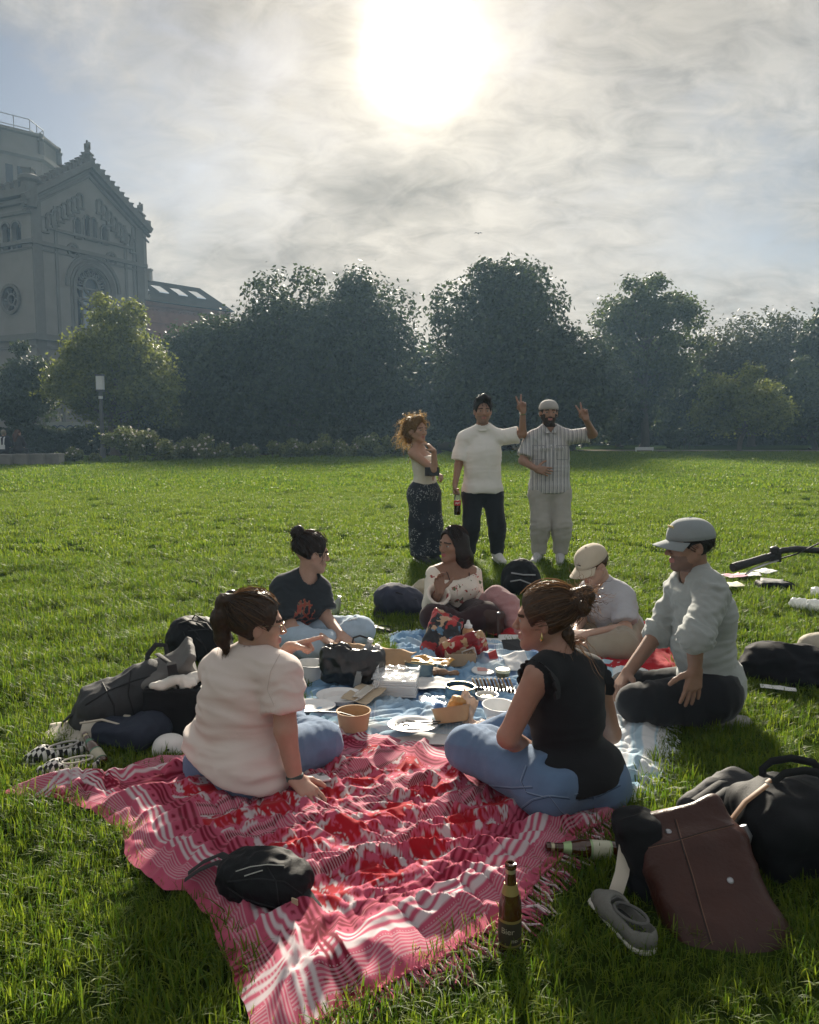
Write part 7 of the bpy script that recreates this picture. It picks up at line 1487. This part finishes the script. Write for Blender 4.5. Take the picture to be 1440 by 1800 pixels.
    # crisp packets, cardboard box, squeeze bottle
    def packet(label, p, R, w, h, cols, seed, words=None):
        o = thing('crisp_packet', label, 'crisp packet', p); S = Sdf(); S.box(p+R @ V(0, 0, h*.5), (w*.5, .035, h*.45), .03, R, .02); S.box(p+R @ V(0, 0, h*.97), (w*.52, .008, .03), .006, R, .02); S.box(p+R @ V(0, 0, .0), (w*.5, .01, .03), .006, R, .02)
        mt = blotch('packet_%d' % seed, cols[0], [('noise', cols[1], 9, .50, .52, seed), ('noise', cols[2], 12, .58, .60, seed+4), ('noise', cols[3], 16, .62, .64, seed+9)], .28, .0); soft('foil', S, .007, mt, o, (.014, (14, 14, 14), seed))
        if words:
            cu = bpy.data.curves.new('w', 'FONT'); cu.body = words; cu.size = .055; cu.align_x = 'CENTER'; cu.extrude = .0006; t = bpy.data.objects.new('w', cu); COL.objects.link(t); dg = bpy.context.evaluated_depsgraph_get(); me = bpy.data.meshes.new_from_object(t.evaluated_get(dg)); bpy.data.objects.remove(t); me.transform((Matrix.Translation(p+R @ V(.03, -.058, h*.55)-p) @ R.to_4x4() @ Matrix.Rotation(math.pi/2, 4, 'X'))); me.materials.clear(); me.materials.append(M('label_white')); link('lettering', me, o)
            m = MB(); q = p+R @ V(.03, -.056, h*.55+.02)
            for a, b_, w_, h_ in ((0, .04, .055, .004), (0, -.04, .055, .004), (-.053, 0, .004, .04), (.053, 0, .004, .04)): m.box(q+R @ V(a, 0, b_), (w_, .0012, h_), R)
            m.build('label_frame', M('label_white'), o)
    packet('dark patterned crisp packet leaning behind the red one', lay(766, 1145), rotm(z=(.35, .6, .75), y=(-.1, 1, -.5)), .20, .26, ((.03, .03, .035), (.42, .05, .05), (.50, .34, .22), (.10, .20, .30)), 31); packet('red crisp packet with white lettering lying on the cardboard box', lay(775, 1158, .02), rotm(z=(.95, .10, .32), y=(-.2, 1, .5)), .16, .27, ((.36, .02, .025), (.20, .015, .02), (.45, .30, .16), (.6, .5, .42)), 33, 'SO')
    p = lay(812, 1172); o = thing('cardboard_box', 'open brown cardboard tray box under the red crisp packet', 'box', p); R = Matrix.Rotation(.12, 3, 'Z')
    for nm, c, hh in (('panel', V(0, 0, .04), (.082, .003, .038)), ('panel', V(0, .11, .04), (.082, .003, .038)), ('panel', V(-.084, .055, .04), (.003, .056, .038)), ('panel', V(.084, .055, .04), (.003, .056, .038)), ('panel', V(0, .055, .004), (.08, .052, .003))): m = MB(); m.box(p+R @ c, hh, R); m.build(nm, M('cardboard', (.40, .29, .19), .85, .08, 10), o)
    p = lay(823, 1132); o = thing('squeeze_bottle', 'small squeeze bottle of orange sauce with white nozzle', 'bottle', p); m = MB(); m.lathe(p, [(.02, 0), (.037, .003), (.038, .09), (.032, .105), (.02, .11)], 22); m.build('flask', M('sauce_orange', (.60, .32, .16), .3, .08), o, True); m = MB(); m.lathe(p+V(0, 0, .111), [(.027, 0), (.027, .018), (.016, .024), (.008, .05), (.004, .052)], 18); m.build('nozzle', WPL, o, True); m = MB(); m.prism([p+V(-.005, -.039, .015), p+V(.037, -.025, .01), p+V(.034, -.025, .07), p+V(.015, -.04, .085)], V(0, -.002, 0)); m.build('bottle_label', M('label_dark', (.06, .05, .04), .5), o)
    m = MB(); p = lay(846, 1136); m.lathe(p, [(.01, 0), (.035, .0), (.037, .006), (.01, .005)], 20); solo('lid', m, WPL, 'small flat white lid right of the squeeze bottle', 'lid', p, None, True)
    m = MB(); p = lay(629, 1208); m.box(p+V(0, .0, .035), (.018, .012, .035), Matrix.Rotation(.2, 3, 'Y')); m.box(p+V(.006, 0, .078), (.013, .01, .008), Matrix.Rotation(.2, 3, 'Y')); solo('glass_vial', m, M('bottle_pet'), 'small clear bottle standing before the black tote', 'bottle', p)
picnic()
# ---------------------------------------------------------------- behind the circle and to the right
def back():
    NAVY = M('navy_nylon', (.022, .027, .055), .7, .15, 8, .25, 200, sheen=.1); b = G(703, 1085); S = Sdf(); S.ell(b+V(0, .12, .11), (.20, .16, .12), None, .05); S.ell(b+V(-.06, .1, .14), (.13, .13, .10), None, .05); S.box(b+V(.02, .12, .05), (.17, .13, .05), .045, None, .05); o = sbag('backpack', 'navy blue backpack lying left of the woman in the floral top', 'backpack', b, S, .010, NAVY, (.008, (7, 7, 7), 3.)); m = MB(); m.tube([b+V(-.15, .02, .16), b+V(-.02, -.02, .20), b+V(.13, .0, .14)], .005, 5); m.build('zip', BLK2, o, True)
    m = MB(); m.tube([b+V(-.17, .0, .1), b+V(-.2, -.06, .03), b+V(-.12, -.09, .012)], .014, 6, flat=.3); m.build('strap', BLK2, o, True)
    b = G(752, 1072); S = Sdf(); S.ell(b+V(0, .1, .12), (.11, .1, .12), None, .04); S.ell(b+V(-.08, .1, .08), (.10, .09, .08), None, .05); sbag('cloth_bag', 'beige cloth bag tucked behind the navy backpack', 'bag', b, S, .010, M('beige_cloth', (.42, .38, .28), .9, .1, 8, .3, 200), (.012, (9, 9, 9), 3.))
    b = G(918, 1050); S = Sdf(); S.ell(b+V(0, .12, .15), (.17, .14, .17), None, .05); S.box(b+V(0, .1, .07), (.15, .12, .07), .05, None, .05); S.ell(b+V(-.03, .0, .12), (.11, .06, .09), None, .04); o = sbag('backpack', 'black backpack at the feet of the man in the checked shirt', 'backpack', b, S, .010, BLK, (.009, (8, 8, 8), 5.)); m = MB(); m.tube([b+V(-.1, -.02, .22), b+V(.0, -.06, .21), b+V(.11, -.01, .2)], .007, 5); m.tube([b+V(-.11, -.05, .15), b+V(-.03, -.08, .17), b+V(.07, -.07, .13)], .006, 5); m.build('trim', M('trim_silver', (.35, .36, .38), .4, .1), o, True)
    # rolled pink-brown towel and the brown handbag
    b = G(880, 1118); S = Sdf(); S.path([b+V(-.10, .30, .06), b+V(-.05, .26, .17), b+V(.0, .22, .22), b+V(.06, .16, .18), b+V(.10, .08, .09), b+V(.12, -.02, .04)], [.07, .08, .08, .08, .07, .05], .05); o = soft('blanket_heap', S, .009, M('dusty_pink_fleece', (.38, .20, .20), .95, .12, 10, .4, 120, sheen=.4), None, (.022, (7, 7, 12), 4.), 1, base=b); tag(o, 'dusty pink fleece heaped right of the woman in the floral top', 'blanket')
    b = G(862, 1124); S = Sdf(); S.box(b+V(0, .08, .10), (.10, .05, .09), .03, Matrix.Rotation(.15, 3, 'Y'), .03); S.ell(b+V(-.03, .06, .14), (.10, .05, .06), None, .03); LE = M('dark_brown_leather', (.05, .022, .016), .45, .2, 8, .25, 80); o = sbag('handbag', 'dark brown leather handbag beside the woman in the floral top', 'handbag', b, S, .008, LE, (.006, (9, 9, 9), 2.)); m = MB(); m.tube([b+V(.06, .03, .19), b+V(.055, -.01, .10), b+V(.06, -.03, .0)], .013, 6, flat=.3); m.build('strap', LE, o, True); m = MB(); m.lathe(b+V(.058, .015, .185), [(.004, -.006), (.014, 0), (.012, .006), (.003, .009)], 10); m.build('clasp', M('stud_metal'), o, True)
    for k, (px, py, w_, d_, lb) in enumerate(((905, 1122, .22, .12, 'white paper lying on the red blanket by the handbag'), (870, 1128, .14, .1, 'thin white card in the grass by the handbag'))): sheet('paper_sheet', G(px, py, .05), (w_, -.03, 0), (.02, d_, .01), 10, .006, PAPER, lb, 'paper', seed=30.+k)
    b = G(588, 1084); o = thing('water_bottle', 'small clear plastic bottle in the grass behind the woman in the dark T-shirt', 'bottle', b); m = MB(); R = Matrix.Rotation(.25, 3, 'Y'); m.lathe(b, [(.02, 0), (.03, .005), (.03, .1), (.022, .13), (.012, .15)], 16, R); m.build('flask', M('bottle_pet'), o, True); m = MB(); m.lathe(b+R @ V(0, 0, .151), [(.014, 0), (.014, .018)], 12, R); m.build('cap', WPL, o, True)
    m = MB(); p = G(672, 1110); m.box(p+V(0, 0, .02), (.07, .03, .008), Matrix.Rotation(.2, 3, 'Y')); m.tube([p+V(-.06, 0, .03), p+V(.0, -.02, .05), p+V(.07, 0, .035)], .004, 5); solo('sunglasses_case', m, M('lid_black'), 'thin dark case lying in the grass left of the blue blanket', 'case', p)
    # bicycle lying in the grass, its handlebar towards us
    y = 5.15; b = V(2.35, 5.15, 0); RB = M('rubber_black', (.018, .018, .02), .55, .1, 20, .3, 150); AL = M('alloy', (.5, .5, .5), .3, .05, metal=.9); o = thing('bicycle', 'black bicycle lying in the grass with its handlebar showing at the right edge', 'bicycle', b)
    g0, g1 = Q(1288, 998, 4.98), Q(1348, 980, 5.10); m = MB(); m.tube([g0, g0.lerp(g1, .1), g0.lerp(g1, .5), g1], [.027, .029, .025, .026], 14); m.build('grip', RB, o, True)
    m = MB(); hb = [g1, Q(1375, 968, 5.14), Q(1400, 965, 5.18), Q(1440, 968, 5.25), Q(1500, 980, 5.4), Q(1560, 960, 5.5)]; m.tube(hb, [.020, .020, .021, .020, .020, .020], 12); m.build('handlebar', RB, o, True)
    m = MB(); c = Q(1362, 965, 5.12); m.lathe(c-V(0, 0, .03), [(.022, 0), (.028, .006), (.028, .038), (.018, .046), (.006, .048)], 16); m.build('bell', RB, o, True); m = MB(); m.box(Q(1362, 980, 5.12), (.034, .022, .026)); m.build('clamp', RB, o)
    m = MB(); l0 = Q(1368, 985, 5.1); m.tube([l0, Q(1345, 992, 5.04), Q(1325, 1000, 4.98), Q(1311, 1010, 4.94)], [.009, .012, .011, .008], 8, flat=.5); m.build('brake_lever', AL, o, True); m = MB(); m.tube([Q(1372, 982, 5.12), Q(1400, 974, 5.16), Q(1440, 955, 5.2), Q(1500, 940, 5.3)], .005, 6); m.build('brake_cable', RB, o, True)
    st = hb[4]; m = MB(); m.tube([st, st+V(.05, .12, -.1), st+V(.1, .2, -.2)], .022, 10); m.build('stem', RB, o, True); fr = M('frame_paint', (.03, .035, .04), .3, .05, coat=.5); hd = st+V(.1, .2, -.2); m = MB(); m.tube([hd, hd+V(.55, .25, -.05)], .02, 10); m.tube([hd+V(.02, .12, -.04), hd+V(.5, .5, -.1)], .022, 10); m.tube([hd+V(.55, .25, -.05), hd+V(.5, .5, -.1)], .016, 10); m.build('frame', fr, o, True)
    for k, (dx, dy) in enumerate(((.85, .55), (1.7, .55))):
        wc = hd+V(dx, dy, -.12); wc.z = .09; R = Matrix.Rotation(.12, 3, 'X'); m = MB(); m.tube([wc+R @ V(.33*math.cos(a), .33*math.sin(a), 0) for a in [2*math.pi*i/36 for i in range(37)]], .02, 8); w_ = m.build('wheel', RB, o, True); m = MB(); m.tube([wc+R @ V(.305*math.cos(a), .305*math.sin(a), 0) for a in [2*math.pi*i/36 for i in range(37)]], .008, 6); m.build('rim', AL, w_, True); m = MB()
        for i in range(14): a = 2*math.pi*i/14; m.tube([wc, wc+R @ V(.305*math.cos(a), .305*math.sin(a), 0)], .0015, 4)
        m.build('spokes', AL, w_)
    m = MB(); q = hd+V(.62, .1, .02); S = Sdf(); S.cone(q, q+V(.2, .05, 0), .05, .025, .03, flat=((0, 0, 1), .5)); soft('saddle', S, .008, RB, o)
    # leaflets under the handlebar, black folder bag
    for k, (px, py, a, c_, lb) in enumerate(((1292, 1012, .3, (.55, .30, .38), 'pink leaflet lying under the bicycle grip'), (1318, 1010, -.2, (.70, .68, .66), 'white leaflet under the brake lever'), (1285, 1028, .1, (.72, .68, .50), 'yellowish leaflet nearest the kneeling man'), (1345, 1004, .5, (.66, .68, .68), 'pale plastic sleeve behind the brake lever'))): sheet('leaflet', G(px, py, .05), (.20*math.cos(a), .20*math.sin(a), .01), (-.15*math.sin(a), .15*math.cos(a), .01), 10, .008, M('leaflet_%d' % k, c_, .6, .25, 14), lb, 'leaflet', seed=40.+k, group='leaflets under the bicycle handlebar')
    b = G(1365, 1040); o = thing('shoulder_bag', 'flat black bag with pale flap lying behind the kneeling man', 'bag', b); S = Sdf(); S.box(b+V(0, .07, .04), (.14, .09, .04), .025, None, .02); soft('body', S, .008, BLK, o, (.006, (10, 10, 10), 2.)); 
    for k in range(3): sheet('pocket', b+V(-.03+.02*k, .03+.045*k, .085), (.20, -.02, -.01), (.01, .035, .012), 8, .004, M('pocket_pale', (.55, .53, .50), .7, .1), parent=o, seed=50.+k)
    m = MB(); m.tube([b+V(.1, .1, .08), b+V(.18, .12, .06), b+V(.22, .06, .03)], .008, 5); m.build('strap', BLK2, o, True)
    for k, (px, py, s_, lb) in enumerate(((1404, 1068, .06, 'crumpled clear plastic bag in the grass, left of three'), (1436, 1048, .05, 'small crumpled plastic bag at the right edge, farthest of three'), (1432, 1072, .055, 'crumpled plastic bag at the right edge, nearest of three'))):
        p = G(px, py, .02); S = Sdf(); S.ell(p+V(0, 0, s_*.6), (s_, s_*.8, s_*.7), None, .02); S.ell(p+V(s_*.7, .02, s_*.5), (s_*.6, s_*.5, s_*.5), None, .02); q = soft('plastic_bag', S, .006, M('crumpled_plastic', (.72, .75, .77), .12, .05, alpha=.75, spec=.7, transl=.2), None, (.022, (24, 24, 24), k*3.), 0, base=p); tag(q, lb, 'plastic bag', 'crumpled plastic bags at the right edge')
    m = MB(); p = G(1420, 1058, .04); m.tube([p, p+V(.08, .02, .02), p+V(.2, .03, .03)], .008, 6); solo('umbrella_handle', m, M('lid_black'), 'thin black stick lying among the plastic bags', 'stick', p)
    # black jacket heap and the beige roll at the right edge
    b = G(1390, 1205); S = Sdf(); S.ell(b+V(.0, .12, .10), (.20, .16, .11), None, .06); S.ell(b+V(-.10, .10, .07), (.14, .13, .08), None, .06); S.ell(b+V(.12, .14, .10), (.15, .15, .10), None, .06); S.ell(b+V(.05, .0, .05), (.16, .08, .05), None, .05); o = soft('jacket', S, .009, M('black_jacket', (.006, .006, .008), .8, .15, 10, .3, 150, spec=.15), None, (.030, (6, 6, 11), 7.), base=b); tag(o, 'black jacket heaped in the grass right of the kneeling man', 'jacket')
    b = G(1442, 1180); S = Sdf(); S.cone(b+V(-.03, .06, .14), b+V(.25, .12, .14), .075, .08, .02); S.ell(b+V(.05, .08, .08), (.1, .08, .08), None, .03); o = soft('rolled_mat', S, .009, M('beige_roll', (.44, .40, .32), .85, .1, 8, .3, 100), None, (.008, (8, 8, 8), 3.), base=b); tag(o, 'beige cloth roll resting on the black jacket at the right edge', 'roll')
    sheet('paper_sheet', G(1330, 1172, .04), (.10, -.02, 0), (.02, .09, .01), 8, .006, PAPER, 'white paper corner sticking out left of the black jacket', 'paper', seed=61.); sheet('paper_sheet', G(1368, 1210, .035), (.17, -.07, .0), (.01, .035, .01), 10, .006, PAPER, 'long white paper strip in front of the black jacket', 'paper', seed=62.)
    # two people sitting on the far ledge
    for k, (px, lab, c1, hc) in enumerate(((8, 'far person in dark top with pale straps sitting on the stone ledge', (.03, .035, .05), (.45, .40, .32)), (33, 'far person with long reddish hair sitting on the stone ledge', (.035, .03, .035), (.16, .06, .035)))):
        y = 33.4; w = tx(px, y); P = lambda dx, dz, dy=0: V(w+dx, y+dy, dz); h = .93 if k == 0 else .86
        j = dict(pel=P(0, .56), chest=P(0, .56+.30), neck=P(0, .56+.52), head=P(0, .56+.66, .02), sh=(P(-.17, 1.02), P(.17, 1.02)), el=(P(-.22, .76, .08), P(.22, .76, .08)), wr=(P(-.12, .62, .25), P(.12, .62, .25)), hip=(P(-.1, .53), P(.1, .53)), kn=(P(-.12, .53, .42), P(.12, .53, .42)), an=(P(-.12, .12, .46), P(.12, .12, .46)), toe=(P(-.12, .08, .58), P(.12, .08, .58)))
        q = Person(lab, j, (.1, 1, 0) if k == 0 else (.6, .7, 0), (0, 0, 1), 1.1, SK('light_a', None), 1.05, True, .03, .014, base=V(w, y, .45)); q.body(); q.shirt('top', CL('far_top_%d' % k, c1), .02, 1.5, .07, .08, .06, None, .03); q.pants('trousers', CL('far_trousers', (.03, .03, .04)), .02, .05, .95, None, .03); q.hair(HAIR('far_%d' % k, tuple(c*.5 for c in hc), hc), (lambda S, L: S.path([L(0, -.05, .03), L(0, -.1, -.08), L(.02, -.12, -.28)], [.09, .1, .07], .04)) if k else None, low=-.09, vox=.016, wr=(.004, (20, 20, 20)))
        if k == 0:
            m = MB()
            for sx in (-.07, .07): m.tube([P(sx, 1.10, -.02), P(sx*1.1, 1.0, -.15), P(sx*.7, .6, -.17)], .028, 6, flat=.3, up=(0, -1, 0))
            m.box(P(0, .66, -.165), (.11, .012, .09)); m.build('straps', CL('apron_white', (.62, .63, .65)), q.o)
back()
print('ITEMS', time.time()-T0)
# ---------------------------------------------------------------- grass
def blades(n, rad, l0, l1, w, seed, lean=.5):
    rng = np.random.default_rng(seed); r = rad*np.sqrt(rng.uniform(0, 1, n)); a = rng.uniform(0, 2*np.pi, n)
    base = np.stack([r*np.cos(a), r*np.sin(a), np.full(n, -.004)], 1); L = rng.uniform(l0, l1, n)*(rng.uniform(0, 1, n)**.3*.6+.4)
    th = rng.uniform(0, 2*np.pi, n); dr = np.stack([np.cos(th), np.sin(th), 0*th], 1); le = np.abs(rng.normal(size=n))*lean+.1; sd = np.stack([-np.sin(th), np.cos(th), 0*th], 1)
    ws = w*rng.uniform(.6, 1.3, n); vs = []
    for t, k in ((0, 1.), (.45, .9), (.8, .6)):
        c = base+dr*(L*le*t*t)[:, None]; c[:, 2] += L*t*(1-.42*le*t).clip(.25); vs += [c-sd*(ws*k)[:, None]/2, c+sd*(ws*k)[:, None]/2]
    c = base+dr*(L*le)[:, None]; c[:, 2] += L*(1-.5*le).clip(.15); vs.append(c)
    v = np.stack(vs, 1).reshape(-1, 3); f = []
    b = np.arange(n)*7
    q = np.concatenate([np.stack([b, b+1, b+3, b+2], 1), np.stack([b+2, b+3, b+5, b+4], 1)])
    tr = np.stack([b+4, b+5, b+6], 1); faces = [tuple(x) for x in q.tolist()]+[tuple(x) for x in tr.tolist()]
    t = rng.uniform(0, 1, n); dry = rng.uniform(0, 1, n) < .05; t = np.where(dry, 1.0, t*.8)
    return v, faces, np.repeat(t, 7)
GRASS = M('grass_blade', (.058, .130, .009), .5, 0, tint=(.225, .28, .022), transl=.58, spec=.26)
def grass():
    lib = bpy.data.collections.new('grass_library')
    def lib_add(nm, *a, **k):
        v, f, t = blades(*a, **k); me = mesh_np(nm, v, f, GRASS, None, True, {'tint': t}); o = bpy.data.objects.new(nm, me); lib.objects.link(o)
    for i in range(6): lib_add('grass_a%d' % i, 30, .055, .045, .105, .0042, 100+i, lean=.55)
    lib_add('grass_b0', 150, .2, .05, .10, .0095, 201, lean=.5); lib_add('grass_b1', 150, .2, .05, .10, .0095, 202, lean=.5); lib_add('grass_c0', 260, .6, .05, .1, .024, 203, lean=.4); lib_add('grass_c1', 260, .6, .05, .1, .024, 204, lean=.4)
    rng = np.random.default_rng(77); P, S, R, I = [], [], [], []
    def zone(y0, y1, dens, ids, smin, smax, ex=True):
        n = int(dens*(y1-y0)*((y0+y1)/2*1.12+1.0)); y = np.sqrt(rng.uniform(y0**2, y1**2, n)); x = rng.uniform(-.56, .56, n)*y+rng.uniform(-.4, .4, n); p = np.stack([x, y], 1)
        nz = fbm(np.stack([x*.9, y*.9, 0*x], 1), 3); keep = rng.uniform(0, 1, n) < (.85+.45*nz).clip(.55, 1)
        sc = rng.uniform(smin, smax, n)*(1+.55*fbm(np.stack([x*1.7, y*1.7, 0*x+9], 1), 2)).clip(.45, 1.8)
        if ex: 
            for ok in EXCL: keep &= ~ok(p)
            for fl in FLATTEN: sc = np.where(fl(p), sc*.45, sc)
        p, sc = p[keep], sc[keep]; m = len(p); P.append(np.c_[p, np.zeros(m)]); S.append(sc); R.append(np.c_[rng.normal(size=m)*.08, rng.normal(size=m)*.08, rng.uniform(0, 6.28, m)]); I.append(rng.choice(ids, m))
    zone(1.2, 5.2, 430, [0, 1, 2, 3, 4, 5], .75, 1.15); zone(5.2, 9, 260, [0, 1, 2, 3, 4, 5], .8, 1.15); zone(5.0, 9, 9, [6, 7], .5, .75)
    zone(9, 20, 36, [6, 7], .7, 1.0); zone(18, 36, 11, [8, 9], .7, 1.0, False); zone(34, 47, 7, [8, 9], .7, 1.0, False)
    P, S, R, I = map(np.concatenate, (P, S, R, I))
    k = ~((P[:, 1] > 36.5+(P[:, 0]+60)*.08) & (P[:, 0] < 2))
    P, S, R, I = P[k], S[k], R[k], I[k]
    me = bpy.data.meshes.new('grass'); me.vertices.add(len(P)); me.vertices.foreach_set('co', P.astype(np.float32).ravel()); me.materials.append(GRASS)
    a = me.attributes.new('sc', 'FLOAT', 'POINT'); a.data.foreach_set('value', S.astype(np.float32))
    a = me.attributes.new('rt', 'FLOAT_VECTOR', 'POINT'); a.data.foreach_set('vector', R.astype(np.float32).ravel())
    a = me.attributes.new('ix', 'INT', 'POINT'); a.data.foreach_set('value', I.astype(np.int32))
    o = link('grass', me); tag(o, 'sunlit green grass blades covering the lawn', 'grass', kind='stuff')
    ng = bpy.data.node_groups.new('scatter', 'GeometryNodeTree'); ng.interface.new_socket('Geometry', in_out='INPUT', socket_type='NodeSocketGeometry'); ng.interface.new_socket('Geometry', in_out='OUTPUT', socket_type='NodeSocketGeometry')
    N, L = ng.nodes, ng.links; gi, go = N.new('NodeGroupInput'), N.new('NodeGroupOutput'); ip = N.new('GeometryNodeInstanceOnPoints'); ci = N.new('GeometryNodeCollectionInfo')
    ci.inputs[0].default_value = lib; ci.inputs['Separate Children'].default_value = True; ci.inputs['Reset Children'].default_value = True
    def at(nm, ty):
        n = N.new('GeometryNodeInputNamedAttribute'); n.data_type = ty; n.inputs[0].default_value = nm; return n.outputs[0]
    L.new(gi.outputs[0], ip.inputs['Points']); L.new(ci.outputs[0], ip.inputs['Instance']); ip.inputs['Pick Instance'].default_value = True
    L.new(at('ix', 'INT'), ip.inputs['Instance Index']); L.new(at('sc', 'FLOAT'), ip.inputs['Scale'])
    er = N.new('FunctionNodeEulerToRotation'); L.new(at('rt', 'FLOAT_VECTOR'), er.inputs[0]); L.new(er.outputs[0], ip.inputs['Rotation'])
    L.new(ip.outputs[0], go.inputs[0]); md = o.modifiers.new('scatter', 'NODES'); md.node_group = ng
    print('grass instances', len(P))
grass()
# ---------------------------------------------------------------- haze, added to stand in for the bluish lens-flare veil over the trees
def haze():
    m = bpy.data.materials.new('haze_veil'); m.use_nodes = True; N, L = m.node_tree.nodes, m.node_tree.links; N.clear()
    o = N.new('ShaderNodeOutputMaterial'); v = N.new('ShaderNodeVolumePrincipled'); v.inputs['Color'].default_value = (.46, .72, 1, 1)
    v.inputs['Density'].default_value = HAZE_D; v.inputs['Anisotropy'].default_value = .25; L.new(v.outputs[0], o.inputs['Volume'])
    mb = MB(); mb.box((0, 45, 19), (110, 75, 20)); h = mb.build('haze', m); tag(h, 'thin bluish haze over the park, added in place of a lens-flare veil', 'haze', kind='stuff')
HAZE_D = .0009
haze()
print('SCRIPT', time.time()-T0)
print('TRIS', sum(sum(p.loop_total-2 for p in o.data.polygons) if len(o.data.polygons) < 3000 else len(o.data.loops)-2*len(o.data.polygons) for o in scn.objects if o.type == 'MESH'))
